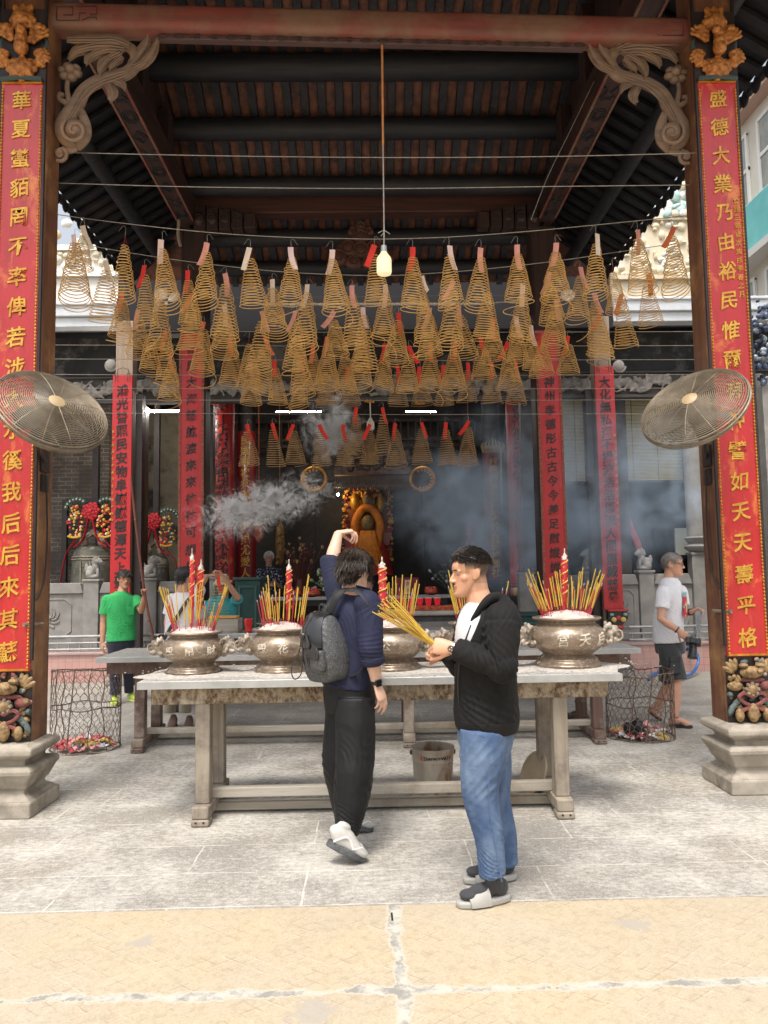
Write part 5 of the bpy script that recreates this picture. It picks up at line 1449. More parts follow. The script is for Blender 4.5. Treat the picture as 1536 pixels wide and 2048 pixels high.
# blue hose loop
h0 = [gnd(1300, 1356), gnd(1318, 1350)]
Yh = 10.6
pts = [at(x, y, Yh+d) for x, y, d in ((1296, 1360, -.5), (1312, 1346, -.4), (1335, 1344, -.2), (1362, 1350, 0), (1380, 1350, .3), (1392, 1336, .5), (1397, 1318, .6), (1390, 1302, .75), (1380, 1296, .9), (1372, 1300, 1.0))]
for q in pts: q.z = max(q.z, .03)
b = MB(); b.tube(spline(pts, 6), .022, 8); tag(b.build('blue_hose', mt('blue_rubber', (.03, .115, .36), None, rough=.4, bump=0), loc=pts[0]), 'blue garden hose looping behind the man with the camera', 'hose')
b = MB(); c = at(1254, 1338, 11.4)
b.tube([c+V((.1*math.cos(t*.262), 0, .1*math.sin(t*.262))) for t in range(24)], .03, 8, close=True); b.tube([c+V((.05*math.cos(t*.262), -.01, .05*math.sin(t*.262))) for t in range(24)], .02, 8, close=True); b.ell(c, (.04, .05, .04))
tag(b.build('hose_reel', M['wire'], loc=c), 'round steel fitting low behind the right mesh bin', 'hose reel')

# ================================================================ fans
def fan(px, py, s, Y, R0, P, label):
    c = at(px, py, Y); tocam = (CAMP-c).normalized(); rt = tocam.cross(V((0, 0, 1))).normalized()*-1; rt = V((1, 0, 0)) if rt.x == 0 else rt*(1 if rt.x > 0 else -1)
    up = V((0, 0, 1)) - tocam*tocam.z; up.normalize()
    n = (tocam*.60 + rt*(s*.30) + up*.74).normalized()
    u = n.cross(V((0, 0, 1))).normalized(); v = n.cross(u)
    root = thing('wall_fan', label, 'fan', (P.x, P.y, c.z), 'big wire guard fans on the front pillars')
    def pt(r, a, h): return c+u*(r*math.cos(a))+v*(r*math.sin(a))+n*h
    def dome(t): return .085*math.sqrt(max(0, 1-(t*.98)**2))+.012
    b = MB()
    for i in range(1, 30):
        t = i/29
        for sgn in (1, -1):
            if sgn < 0 and i % 2: continue
            b.tube([pt(R0*t, k*math.pi/24, sgn*dome(t)) for k in range(48)], .0033 if i < 29 else .006, 5, close=True)
    b.tube([pt(R0*1.01, k*math.pi/24, 0) for k in range(48)], .011, 6, close=True)
    for k in range(12):
        a = k*math.pi/6
        for sgn in (1, -1): b.tube([pt(R0*t/6, a+.10*t/6, sgn*dome(t/6)) for t in range(0, 7)], .0036, 5)
    b.build('guard', mt('greasy_wire_guard', (.25, .205, .145), (.16, .125, .085), 9, .5, .35, 0), root)
    b = MB(); b.add(*(lambda q: ([c+u*w.x+v*w.y+n*(w.z+.095) for w in q.v], q.f))(MB().lathe([(.052, -.012), (.055, .004), (.035, .014), (.004, .018)], (0, 0, 0), 24)))
    b.build('hub_badge', mt('tan_badge', (.48, .36, .21), (.38, .27, .14), 9, .5), root)
    b = MB()
    for k in range(3):
        a0 = k*2.094+.5; vs = []
        for i in range(9):
            for j in range(5):
                rr = .05+(R0*.86-.05)*i/8; w = (j/4-.5)*(.35+.55*math.sin(math.pi*min(1, i/8+.12)))*.9
                vs.append(pt(rr, a0+w, (j/4-.5)*-.07))
        vs2 = [q+n*.003 for q in vs]
        b.add(vs, [(i*5+j, (i+1)*5+j, (i+1)*5+j+1, i*5+j+1) for i in range(8) for j in range(4)])
    b.build('blades', mt('grey_fan_blade', (.22, .21, .20), (.13, .125, .12), 3, .4, .3, 0), root)
    b = MB(); b.tube([c-n*.04, c-n*.25], .075, 16); b.tube([c-n*.25, c-n*.28], [.075, .04], 16); b.build('motor', mt('fan_motor', (.05, .05, .05), None, bump=0), root)
    b = MB(); e = V((P.x+s*.178, P.y-.05, c.z-.28)); b.tube([c-n*.2, (c-n*.2)*.5+e*.5+V((0, 0, -.05)), e], .02, 8); b.box(e, (.02, .12, .16)); b.box(e+V((0, 0, -.16)), (.025, .09, .12)); b.build('bracket', M['darkgap'], root)
    b = MB(); b.tube(spline([e+V((s*.01, 0, -.1)), e+V((s*.02, .02, -.5)), e+V((s*.015, 0, -.85)), e+V((-s*.0, -.08, -1.0))], 6), .007, 6); b.build('cord', M['darkgap'], root)
fan(104, 823, 1, 4.98, .365, PILL[0], 'big round wire guard fan tilted upward on the left pillar')
fan(1389, 817, -1, 5.14, .37, PILL[1], 'big round wire guard fan tilted upward on the right pillar')

# ================================================================ lamps
Yp = 5.5
r = thing('pendant_lamp', 'white plastic bulb hanging on an orange cord in the middle of the coils', 'lamp', at(768, 552, Yp))
b = MB(); b.tube(spline([at(764, 88, Yp), at(765, 180, Yp), at(766, 290, Yp)], 4), .0085, 6); b.build('orange_cord', mt('orange_cable', (.55, .22, .07), (.4, .17, .06), 20, .6), r)
b = MB(); b.tube([at(766, 290, Yp), at(768, 455, Yp), at(768, 492, Yp)], .006, 6)
for a, q in (((756, 466), (768, 460)), ((780, 468), (768, 460)), ((762, 472), (770, 462))): b.tube([at(a[0], a[1], Yp), at(q[0], q[1], Yp)], .004, 5)
b.build('grey_cord', M['wire'], r)
c = at(768, 520, Yp); b = MB(); k = Yp/F_PX
b.lathe([(6*k, 30*k), (6.5*k, 20*k), (6.5*k, 17*k)], c, 16); b.build('socket', M['zinc'], r)
b = MB(); b.lathe([(5.5*k, 18*k), (8*k, 13*k), (14*k, 5*k), (15.5*k, 0), (15.5*k, -26*k), (14*k, -30*k), (9*k, -32*k), (.001, -32.5*k)], c, 28)
n = NT('milky_bulb'); n.bsdf((.85, .70, .46), .3, Emission_Color=(1, .82, .5, 1), Emission_Strength=.35); b.build('bulb', n.mat, r)
b = MB(); c = at(741, 848, 9.4); k = 9.4/F_PX; b.lathe([(3*k, 12*k), (4*k, 9*k), (7.5*k, 4*k), (8*k, -10*k), (5*k, -13*k)], c, 16); b.tube([c+V((0, 0, 12*k)), at(740, 800, 9.4)], .008, 5)
tag(b.build('hanging_bulb', mt('old_white_bulb', (.7, .62, .5), None, bump=0), loc=c), 'small dusty white bulb hanging over the altar among the lowest coils', 'lamp')
tubem = emis('fluorescent_light', (1, .95, .86), 150)
for x0, x1, py, Y, lab in ((280, 365, 822, 12.6, 'lit white fluorescent tube over the smaller bell'), (552, 642, 823.5, 14.5, 'thin lit tube above the left of the lowest coils'), (812, 872, 823.5, 14.5, 'thin lit tube above the right of the lowest coils')):
    b = MB(); b.tube([at(x0, py, Y), at(x1, py, Y)], .018 if Y < 13 else .007, 8)
    tag(b.build('fluorescent_tube', tubem, loc=at(x0, py, Y)), lab, 'tube light')
b = MB(); b.tube([at(525, 608, 9.2), at(965, 607, 9.25)], .024, 10); b.tube([at(965, 607, 9.25), at(1062, 600, 9.3)], .01, 6)
tag(b.build('coil_rail', mt('pale_rail', (.72, .68, .58), (.55, .5, .42), 12, .25, .5, 0), loc=at(525, 608, 9.2)), 'pale horizontal metal rail running behind the hanging coils', 'rail')
for px, py, lab in ((323, 588, 'left'), (1135, 590, 'right')):
    b = MB(); c = at(px, py, 9.3)
    for i in range(7): b.ell(c+V((.05*math.cos(i*.9), .0, .04*math.sin(i*.9))), (.05, .045, .04), nu=9, nv=6)
    if lab == 'left': b.ell(c+V((.16, 0, -.04)), (.09, .04, .05), Matrix.Rotation(-.6, 3, 'Y'), 10, 6); b.ell(c+V((.06, 0, -.12)), (.025, .02, .03))
    tag(b.build('white_flower', mt('white_plastic', (.82, .82, .82), None, bump=0), loc=c), 'white plastic flower lamp glimpsed between coils at the '+lab, 'lamp')
b = MB(); c = at(846, 570, 6.4); b.add([c+V((-.02+.0, 0, .08)), c+V((.01, -.01, .085)), c+V((.0, 0, 0)), c+V((.03, 0, .01)), c+V((.03, .01, -.07)), c+V((.055, .01, -.04))], [(0, 1, 3, 2), (2, 3, 5, 4)])
b.v += [v+V((0, .002, 0)) for v in b.v]; b.f += [tuple(i+6 for i in reversed(f)) for f in b.f]; b.m += [0, 0]
tag(b.build('loose_tag', M['tag_cream'], loc=c), 'curled cream paper slip hanging without a coil near the bulb', 'paper slip')
for px, py in ((640, 802), (739, 803), (840, 806)):
    c = at(px, py, 8.3); b = MB()
    for i in range(7): b.ell(c+V((.015*(i-3), -.01, .01*math.sin(i*1.9))), .013, nu=7, nv=5)
    tag(b.build('brass_bells', M['gold'], loc=c), {640: 'cluster of tiny brass bells inside the smoke left of the bulb', 739: 'cluster of tiny brass bells above the small white bulb', 840: 'cluster of tiny brass bells inside a grey coil'}[px], 'bells')
# ================================================================ wires and incense coils
ROWY = {1: 5.95, 2: 6.35, 3: 6.85, 4: 7.4, 5: 8.15, 6: 8.8}
def wire(pts, Y, label, r=.0035):
    b = MB(); b.tube(spline([at(x, y, Y) for x, y in pts], 6), r, 5)
    return tag(b.build('hanging_wire', M['wire'], loc=at(*pts[0], Y)), label, 'wire')
W1 = [(106, 428), (250, 447), (420, 465), (560, 474), (680, 477), (768, 478), (900, 474), (1040, 464), (1170, 452), (1290, 440), (1378, 431)]
W2 = [(150, 486), (300, 512), (450, 532), (600, 546), (770, 551), (900, 544), (1000, 535), (1120, 521), (1235, 504), (1330, 490)]
wire(W1, ROWY[1], 'steel wire carrying the frontmost and highest row of coils')
wire(W2, ROWY[2], 'steel wire carrying the second row of coils, just under the first')
wire([(98, 304), (400, 311), (768, 315), (1100, 313), (1396, 306)], 5.5, 'bare wire tied between the front pillars under the scroll brackets')
wire([(118, 366), (400, 374), (768, 377), (1100, 373), (1380, 370)], 5.6, 'bare wire between the front pillars just above the coils')
for y, Y, lab in ((662, 7.0, 'third row of coils'), (690, 7.5, 'fourth row of coils'), (718, 8.2, 'fifth row of coils'), (826, 8.85, 'lowest row of coils')):
    wire([(104, y), (450, y+1), (768, y+3), (1100, y+2), (1392, y+1)], Y, 'straight wire carrying the '+lab)
for y, lab in ((749, 'bare wire level with the tops of the red scrolls'), (776, 'bare wire crossing just below the tops of the red scrolls'), (799, 'bare wire level with the upper edge of the bamboo blinds')):
    wire([(104, y), (768, y+2), (1390, y)], 9.2, lab)
wire([(1062, 440), (1096, 352), (1140, 262), (1188, 162)], 6.0, 'thin slack cord running up to the right scroll bracket', .0022)
b = MB(); b.tube(spline([at(350, 425, 9.6), at(357, 440, 9.6), at(356, 470, 9.6), at(361, 492, 9.6)], 5), .02, 6)
tag(b.build('hanging_rope', M['ashwood'], loc=at(361, 492, 9.6)), 'pale rope end hanging from the left side beam', 'rope')

def coil_mesh(seed, turns=19, droop=0.0):
    rr = random.Random(seed); b = MB(); n = 22; N = int(turns*n); pts = []; H, R0 = .43, .121
    ph = rr.uniform(0, 6.28); wob = [rr.uniform(-.006, .006) for _ in range(turns+3)]
    for i in range(N+1):
        t = i/N; a = 2*math.pi*i/n+ph
        rad = .030+(R0-.030)*(t**.84)
        z = -H*t-.006*math.sin(a*1.0+seed)*t
        k = int(i/n); f = i/n-k; w = wob[k]*(1-f)+wob[k+1]*f
        z -= t*(.016+.01*math.sin(seed))*math.sin(a+seed*1.7)
        if droop and t > .93: z -= droop*((t-.93)/.07)**1.5*(.5+.5*math.sin(a+ph)) ; rad *= 1+.12*(t-.93)/.07
        pts.append(V((rad*math.cos(a)+w, rad*math.sin(a)+w*.7, z)))
    b.tube(pts, .0034, 5)
    return b
CM = [coil_mesh(s, t, d).mesh('spiral', [M['coil']]) for s, t, d in ((1, 19, 0), (2, 20, .05), (3, 18, 0), (4, 21, .11), (5, 19, .16), (6, 17, 0))]
CM2 = [coil_mesh(s, t, d).mesh('spiral', [M['coil2']]) for s, t, d in ((11, 17, 0), (12, 18, .03), (13, 16, 0))]
hk = MB(); hk.tube(spline([(0, 0, .0), (.004, 0, .09), (.0, 0, .12), (-.012, 0, .128), (-.024, 0, .115), (-.05, .005, .06)], 4), .0018, 4)
hook_me = hk.mesh('hook', [M['wire']])
th = MB()
for i in range(3):
    a = i*2.1; th.tube([(0, 0, .03), (.019*math.cos(a), .019*math.sin(a), -.075)], .0012, 4)
thr_me = th.mesh('thread', [M['thread']])
TAGM = {}
for k, m in (('r', 'tag_red'), ('p', 'tag_pink'), ('c', 'tag_cream'), ('w', 'tag_white'), ('o', 'tag_orange')):
    lst = []
    for bend in (.0, .35, -.3):
        b = MB(); vs = []
        for i in range(6):
            z = -.20*i/5; x = bend*.12*(i/5)**2
            vs += [V((x-.023, -.002, z)), V((x+.023, -.002, z)), V((x-.023, .001, z)), V((x+.023, .001, z))]
        fs = []
        for i in range(5):
            a = i*4; c = a+4; fs += [(a, a+1, c+1, c), (a+3, a+2, c+2, c+3), (a+2, a, c, c+2), (a+1, a+3, c+3, c+1)]
        b.add(vs, fs); lst.append(b.mesh('paper_tag', [M[m]]))
    TAGM[k] = lst
# photo: apex x, apex y, bottom y, width, tag
CO = {1: [(168, 472, 542, 46, 'c'), (250, 490, 598, 52, ''), (325, 500, 615, 54, 'w'), (415, 506, 625, 54, 'p'), (500, 516, 624, 58, 'c'), (583, 515, 620, 57, 'w'), (665, 520, 632, 59, 'w'), (750, 511, 618, 60, 'r'), (825, 515, 620, 62, 'r'), (898, 512, 615, 59, 'w'), (962, 516, 616, 58, 'p'), (1035, 510, 605, 58, 'p'), (1112, 506, 607, 60, 'p'), (1192, 488, 600, 56, 'c'), (1275, 480, 578, 58, 'p'), (1345, 474, 602, 56, 'o')],
      2: [(150, 488, 613, 64, 'w'), (213, 540, 655, 62, 'c'), (290, 550, 652, 52, 'r'), (377, 560, 662, 52, 'r'), (452, 566, 675, 58, 'p'), (545, 578, 678, 60, 'c'), (615, 588, 703, 58, 'c'), (704, 590, 702, 52, 'p'), (772, 588, 688, 56, 'w'), (846, 590, 690, 54, ''), (907, 580, 692, 56, 'p'), (975, 585, 690, 56, ''), (1045, 588, 690, 54, 'w'), (1098, 563, 658, 56, 'p'), (1160, 553, 640, 52, 'p'), (1226, 546, 630, 44, ''), (1294, 566, 655, 54, 'o')],
      3: [(247, 600, 690, 50, 'o'), (322, 600, 708, 56, 'c'), (385, 606, 700, 56, 'o'), (450, 626, 715, 56, 'c'), (525, 640, 742, 55, 'p'), (593, 640, 745, 55, 'p'), (668, 640, 720, 52, 'p'), (727, 632, 742, 58, 'w'), (797, 643, 728, 52, 'r'), (860, 633, 720, 56, 'p'), (918, 630, 722, 58, 'p'), (985, 655, 728, 52, 'o'), (1030, 650, 732, 48, 'w'), (1060, 668, 742, 48, 'w'), (1112, 616, 706, 58, 'p'), (1188, 603, 720, 56, 'p'), (1242, 606, 695, 52, 'o')],
      4: [(279, 636, 718, 50, 'p'), (300, 668, 748, 48, ''), (332, 678, 770, 50, 'o'), (408, 660, 752, 52, 'o'), (462, 690, 780, 54, 'o'), (530, 690, 785, 52, 'o'), (597, 690, 792, 56, ''), (656, 690, 778, 52, 'o'), (722, 685, 788, 58, ''), (770, 703, 782, 46, 'r'), (818, 708, 784, 50, 'r'), (862, 700, 780, 50, 'o'), (908, 700, 786, 52, 'r'), (962, 690, 765, 50, 'r'), (1016, 700, 770, 46, 'r'), (1085, 690, 752, 52, 'r'), (1136, 688, 752, 50, 'r'), (1199, 640, 722, 52, 'o'), (498, 690, 768, 46, ''), (626, 705, 790, 46, 'o'), (690, 705, 790, 46, '')],
      5: [(343, 722, 803, 44, 'o'), (500, 740, 808, 43, 'p'), (551, 735, 811, 43, 'r'), (602, 725, 815, 43, 'o'), (651, 745, 819, 41, ''), (699, 748, 815, 44, 'r'), (795, 745, 815, 43, 'r'), (840, 748, 816, 43, 'r'), (887, 745, 819, 44, 'r'), (935, 740, 813, 44, 'r'), (983, 738, 812, 44, 'r'), (1030, 735, 812, 44, 'r')],
      6: [(495, 862, 936, 42, 'r'), (545, 860, 936, 42, 'r'), (588, 862, 936, 41, 'r'), (638, 862, 932, 42, 'r'), (687, 862, 938, 43, 'r'), (712, 828, 912, 40, 'r'), (741, 862, 936, 41, 'r'), (766, 828, 908, 38, 'r'), (791, 860, 938, 43, 'r'), (842, 858, 932, 42, 'r'), (891, 858, 930, 42, 'r'), (937, 855, 930, 42, 'r')]}
TN = {'r': 'red', 'p': 'pink', 'c': 'cream', 'w': 'pale pink', 'o': 'orange', '': 'no'}
ORD = ['first', 'second', 'third', 'fourth', 'fifth', 'sixth', 'seventh', 'eighth', 'ninth', 'tenth', 'eleventh', 'twelfth', 'thirteenth', 'fourteenth', 'fifteenth', 'sixteenth', 'seventeenth', 'eighteenth', 'nineteenth', 'twentieth', 'twenty-first', 'twenty-second', 'twenty-third', 'twenty-fourth', 'twenty-fifth']
RN = {1: 'the frontmost highest row', 2: 'second row from front', 3: 'third row from front', 4: 'fourth row from front', 5: 'fifth row from front', 6: 'the lowest row'}
def add_child(name, me, root, loc=(0, 0, 0), rot=(0, 0, 0), sc=(1, 1, 1)):
    o = link(bpy.data.objects.new(name, me)); o.parent = root; o.location = loc; o.rotation_euler = rot; o.scale = sc; return o
for row, lst in CO.items():
    lst = sorted(lst)
    for i, (px, y0, y1, w, tg) in enumerate(lst):
        Y = ROWY[row]+rng.uniform(-.06, .06)
        c = at(px, y0, Y); cb = at(px, y1, Y); k = Y/F_PX
        H = (c.z-cb.z)*rng.uniform(.88, 1.04); sc = w*k/2/.121*rng.uniform(.94, 1.05)
        rt = thing('incense_coil', 'conical incense coil, %s tag, %s from left in %s' % (TN[tg], ORD[i], RN[row]), 'incense coil', c, 'spiral incense coils hanging under the pavilion')
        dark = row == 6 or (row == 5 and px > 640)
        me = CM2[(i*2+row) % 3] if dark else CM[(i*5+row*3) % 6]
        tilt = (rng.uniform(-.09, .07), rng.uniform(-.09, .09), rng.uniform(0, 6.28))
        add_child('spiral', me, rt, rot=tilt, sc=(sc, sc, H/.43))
        wz = .11*Y/5.95 if row < 6 else .13
        add_child('thread', thr_me, rt, loc=(0, 0, .05), sc=(1, 1, .75))
        add_child('hook', hook_me, rt, loc=(0, 0, .065), rot=(0, 0, rng.choice((0, 3.14))+rng.uniform(-.5, .5)), sc=(1, 1, .6 if row > 1 else .75))
        if tg:
            add_child('paper_tag', TAGM[tg][rng.randrange(3)], rt, loc=(rng.uniform(-.006, .006), -.03, .075), rot=(rng.uniform(-.1, .25), rng.uniform(-.35, .45) if tg != 'w' else rng.uniform(-.06, .06), rng.uniform(-.5, .5)))

# ================================================================ what stands beyond the pavilion
for s, px0, px1, py0, py1, lab in ((-1, 60, 300, 585, 500, 'sunlit cream roof ridge with ceramic figures left of the pavilion'), (1, 1225, 1420, 590, 440, 'cream roof ridge with pale ceramic figures behind the right coils')):
    Y = 14.5; p0, p1 = at(px0, py0, Y), at(px1, py1, Y)
    r = thing('roof_ridge', lab, 'roof ridge', ((p0.x+p1.x)/2, Y, 6.1), 'ceramic roof ridges over the temple hall')
    b = MB(); b.span((p0.x, Y, 6.1), (p1.x, Y+.4, p1.z)); b.span((p0.x, Y-.08, p1.z-.02), (p1.x, Y+.48, p1.z+.09)); b.span((p0.x, Y-.08, p0.z+.3), (p1.x, Y-.002, p0.z+.38))
    b.build('ridge_wall', mt('cream_render', (.74, .66, .50), (.66, .56, .40), 2.5, .85, c3=(.6, .62, .58), s3=5, t3=.6) if s > 0 else mt('overlit_cream_render', (.88, .87, .82), (.84, .80, .72), 2.5, .85), r)  # left ridge whitened, its overexposed glare is put into the colour
    b = MB()
    for i in range(170 if s > 0 else 30):
        x = rng.uniform(p0.x, p1.x); z = p1.z+.1+rng.random()**2*.75*(.6+.4*math.sin(x*5))
        b.ell((x, Y+rng.uniform(-.1, .2), z), (rng.uniform(.04, .12), .06, rng.uniform(.05, .13)), Matrix.Rotation(rng.uniform(-1, 1), 3, 'Y'), 7, 5, rng.randrange(4))
    for i in range(80): b.ell((rng.uniform(p0.x, p1.x), Y-.02, rng.uniform(p0.z+.4, p1.z-.05)), (rng.uniform(.03, .1), .05, rng.uniform(.03, .1)), None, 7, 5, rng.choice((0, 3, 3)))
    b.build('ceramic_figures', [flat('ceramic_pale', (.74, .73, .68), .4), flat('ceramic_teal', (.45, .62, .60), .35), flat('ceramic_ochre', (.66, .50, .30), .4), flat('ceramic_cream', (.72, .64, .48), .5)], r)
MBD = thing('modern_building', 'cream and turquoise modern apartment building beyond the right pillar', 'building', (11, 18, 0))
X0 = 10.5
b = MB(); b.span((X0+.02, 12.5, 0), (18, 22.5, 13.9)); b.build('wall', mt('cream_facade', (.66, .62, .54), (.58, .53, .45), 1.2, .8), MBD)
b = MB(); b.span((X0-.35, 12.4, 13.9), (18.1, 22.6, 14.15)); b.build('roof', mt('brownish_cornice', (.42, .25, .2), None, bump=0), MBD, bevel=.02)
b = MB(); b.span((X0-.3, 12.45, 9.9), (X0+.019, 22.55, 11.3)); b.build('turquoise_band', mt('turquoise_paint', (.16, .50, .48), (.12, .42, .42), 1, .6), MBD, bevel=.02)
b = MB(); b.span((X0-.5, 12.4, 9.7), (X0+.019, 22.6, 9.899)); b.build('balcony_slab', mt('pale_slab', (.6, .58, .55), None, bump=0), MBD)
for z0, z1 in ((11.5, 13.5), (6.9, 9.4), (3.4, 6.2)):
    y = 13
    while y < 22:
        f = MB(); 
        for yy in (y, y+.75, y+1.5): f.span((X0-.05, yy-.05, z0), (X0+.015, yy+.05, z1))
        for zz in (z0, (z0+z1)/2, z1): f.span((X0-.04, y-.05, zz-.05), (X0+.014, y+1.55, zz+.05))
        w = f.build('window', mt('white_frame', (.7, .69, .66), None, bump=0), MBD)
        g = MB(); g.span((X0-.01, y+.03, z0+.05), (X0+.012, y+1.47, z1-.05)); g.build('pane', mt('window_glass_dark', (.20, .21, .20), (.36, .33, .26), 1.2, .15, bump=0), w)
        y += 2.1
b = MB(); c0 = at(1528, 790, 10.4)
gw = thing('gable_end', 'blue grey ceramic ornament on the hall gable at the far right edge', 'ornament', (c0.x+.4, 10.5, 0))
b.span((c0.x-.05, 10.35, 0), (c0.x+1.4, 10.9, at(1528, 770, 10.4).z)); b.build('gable_wall', M['grey_stone'], gw)
b = MB(); zt = at(1520, 600, 10.4).z; zb = at(1520, 770, 10.4).z
for i in range(420):
    t = rng.random(); b.ell((c0.x-.1+rng.random()*1.3*(1-.3*t), 10.3+rng.uniform(-.1, .3), zb+(zt-zb)*t), (rng.uniform(.015, .06), .04, rng.uniform(.02, .06)), Matrix.Rotation(rng.uniform(-1.5, 1.5), 3, 'Y'), 7, 5, rng.choice((0, 0, 0, 0, 0, 1, 1)))
b.build('ceramic_reliefs', [flat('ceramic_navy', (.06, .085, .15), .35), flat('ceramic_grey', (.3, .33, .38), .4), flat('ceramic_red', (.3, .1, .12), .4)], gw)

# ================================================================ smoke
def smoke(name, c, r, dens, nscale, lo, hi, col, label, stretch=(1, 1, 1), dist=1.5, rate=.5, rotz=0, power=1.0, edge=1.0, det=4):
    b = MB(); b.ell((0, 0, 0), 1, nu=20, nv=12)
    n = NT(name); co = n.n('ShaderNodeTexCoord').outputs['Object']
    m = n.n('ShaderNodeMapping', {'Vector': co, 'Scale': tuple(a*s for a, s in zip(r, stretch))})
    ns = n.noise(m.outputs[0], nscale, det, .55, dist)
    d = n.n('ShaderNodeVectorMath', {0: co}, operation='LENGTH').outputs['Value']
    fall = n.math('POWER', n.math('SUBTRACT', 1.0, d, clamp=True), edge)
    rm = n.ramp(n.math('ADD', ns, n.math('MULTIPLY_ADD', fall, .25, -.12)), [(lo, 0.0), (hi, 1.0)])
    low = n.ramp(n.noise(m.outputs[0], nscale*.32, 3, .5, dist*.6), [(.40, 0.0), (.62, 1.0)])
    den = n.math('MULTIPLY', n.math('MULTIPLY', n.math('MULTIPLY', rm, fall), dens), low)
    v = n.n('ShaderNodeVolumePrincipled', {'Color': col+(1,), 'Density': den, 'Anisotropy': -.35})
    n.t.links.new(v.outputs[0], n.out.inputs['Volume'])
    n.mat.cycles.volume_step_rate = rate
    o = b.build(name, n.mat); o.location = c; o.scale = r; o.rotation_euler = (0, rotz, 0)
    return tag(o, label, 'smoke', kind='stuff')
smoke('smoke', at(520, 1010, 8.6), (1.1, .34, .42), 110, 6.5, .47, .66, (.97, .98, 1.0), 'white curling smoke drifting right from the red column', dist=2.4, rate=.25, rotz=-.25, edge=1.5)
smoke('smoke', at(668, 850, 9.2), (.5, .3, .6), 45, 6, .46, .64, (.92, .94, .97), 'pale smoke puff rising among the grey coils in the centre', dist=1.5, rate=.4)
smoke('smoke', at(1085, 985, 10.6), (2.65, 1.05, 1.6), 3.6, 2.3, .36, .68, (.64, .80, 1.0), 'blue incense haze hanging over the right half of the courtyard', dist=1.0, rate=.8, edge=.7)

# ================================================================ light, sky, camera
W = bpy.data.worlds.new('World'); SC.world = W; W.use_nodes = True
nt = W.node_tree; nt.nodes.clear()
sky = nt.nodes.new('ShaderNodeTexSky'); sky.sky_type = 'NISHITA'; sky.sun_disc = False
ELEV, AZ = R(66), R(198)
sky.sun_elevation = ELEV; sky.sun_rotation = AZ; sky.dust_density = 6; sky.air_density = 1.4; sky.ozone_density = .6
hs = nt.nodes.new('ShaderNodeHueSaturation'); hs.inputs['Saturation'].default_value = .4
bg = nt.nodes.new('ShaderNodeBackground'); bg.inputs['Strength'].default_value = .15
ow = nt.nodes.new('ShaderNodeOutputWorld')
nt.links.new(sky.outputs[0], hs.inputs['Color']); nt.links.new(hs.outputs[0], bg.inputs[0]); nt.links.new(bg.outputs[0], ow.inputs[0])
su = bpy.data.lights.new('sun', 'SUN'); su.energy = 1.5; su.angle = R(15); su.color = (1, .95, .88)
so = link(bpy.data.objects.new('sun', su))
dr = V((math.sin(AZ)*math.cos(ELEV), math.cos(AZ)*math.cos(ELEV), math.sin(ELEV)))
so.rotation_euler = dr.to_track_quat('Z', 'Y').to_euler(); so.location = (0, -5, 20)
cam = bpy.data.cameras.new('camera'); co_ = link(bpy.data.objects.new('camera', cam))
mw = Matrix((_r, _u, -_f)).transposed().to_4x4(); mw.translation = CAMP
co_.matrix_world = mw
cam.sensor_fit = 'VERTICAL'; cam.sensor_height = 36; cam.sensor_width = 27; cam.lens = 36*F_PX/2048; cam.clip_end = 500; cam.clip_start = .05
SC.camera = co_
SC.view_settings.view_transform = 'Standard'; SC.view_settings.look = 'None'; SC.view_settings.exposure = 0.72; SC.view_settings.gamma = 1
SC.cycles.max_bounces = 8; SC.cycles.diffuse_bounces = 5; SC.cycles.volume_bounces = 1; SC.cycles.use_denoising = True
SC.cycles.transparent_max_bounces = 12
SC.cycles.sample_clamp_indirect = 6
# ================================================================ people
def skin_mat():
    n = NT('skin'); a = n.n('ShaderNodeAttribute', attribute_name='tint'); co = n.co()
    col = n.mix(n.ramp(n.noise(co, 30, 4, .6), [(.4, 0.0), (.65, .22)]), a.outputs['Color'], (.50, .22, .15))
    n.bsdf(col, .5, 0, n.noise(co, 220, 3), .12, .002, Subsurface_Weight=.12, Subsurface_Radius=(.012, .005, .003), Subsurface_Scale=.6)
    return n.mat
SKIN = skin_mat()
def cloth(name, c1, c2=None, rough=.85, weave=420, sheen=.2, c3=None, **kw):
    n = NT(name); co = n.co()
    col = n.mix(n.ramp(n.noise(co, 5, 5, .6), [(.35, 0.0), (.65, 1.0)]), c1, c2 or tuple(q*.82 for q in c1))
    if c3: col = n.mix(n.ramp(n.noise(co, kw.pop('s3', 4), 4, .6), [(.52, 0.0), (.68, 1.0)]), col, c3)
    n.bsdf(col, rough, 0, n.math('ADD', n.noise(co, weave, 2), n.math('MULTIPLY', n.noise(co, 26, 4), .6)), .25, .003, Sheen_Weight=sheen, **kw)
    return n.mat
def hairm(name, c1, c2):
    n = NT(name); co = n.co((1, 1, .5)); n.bsdf(n.mix(n.ramp(n.noise(co, 60, 4), [(.35, 0.0), (.65, 1.0)]), c1, c2), .5, Specular_IOR_Level=.35); return n.mat

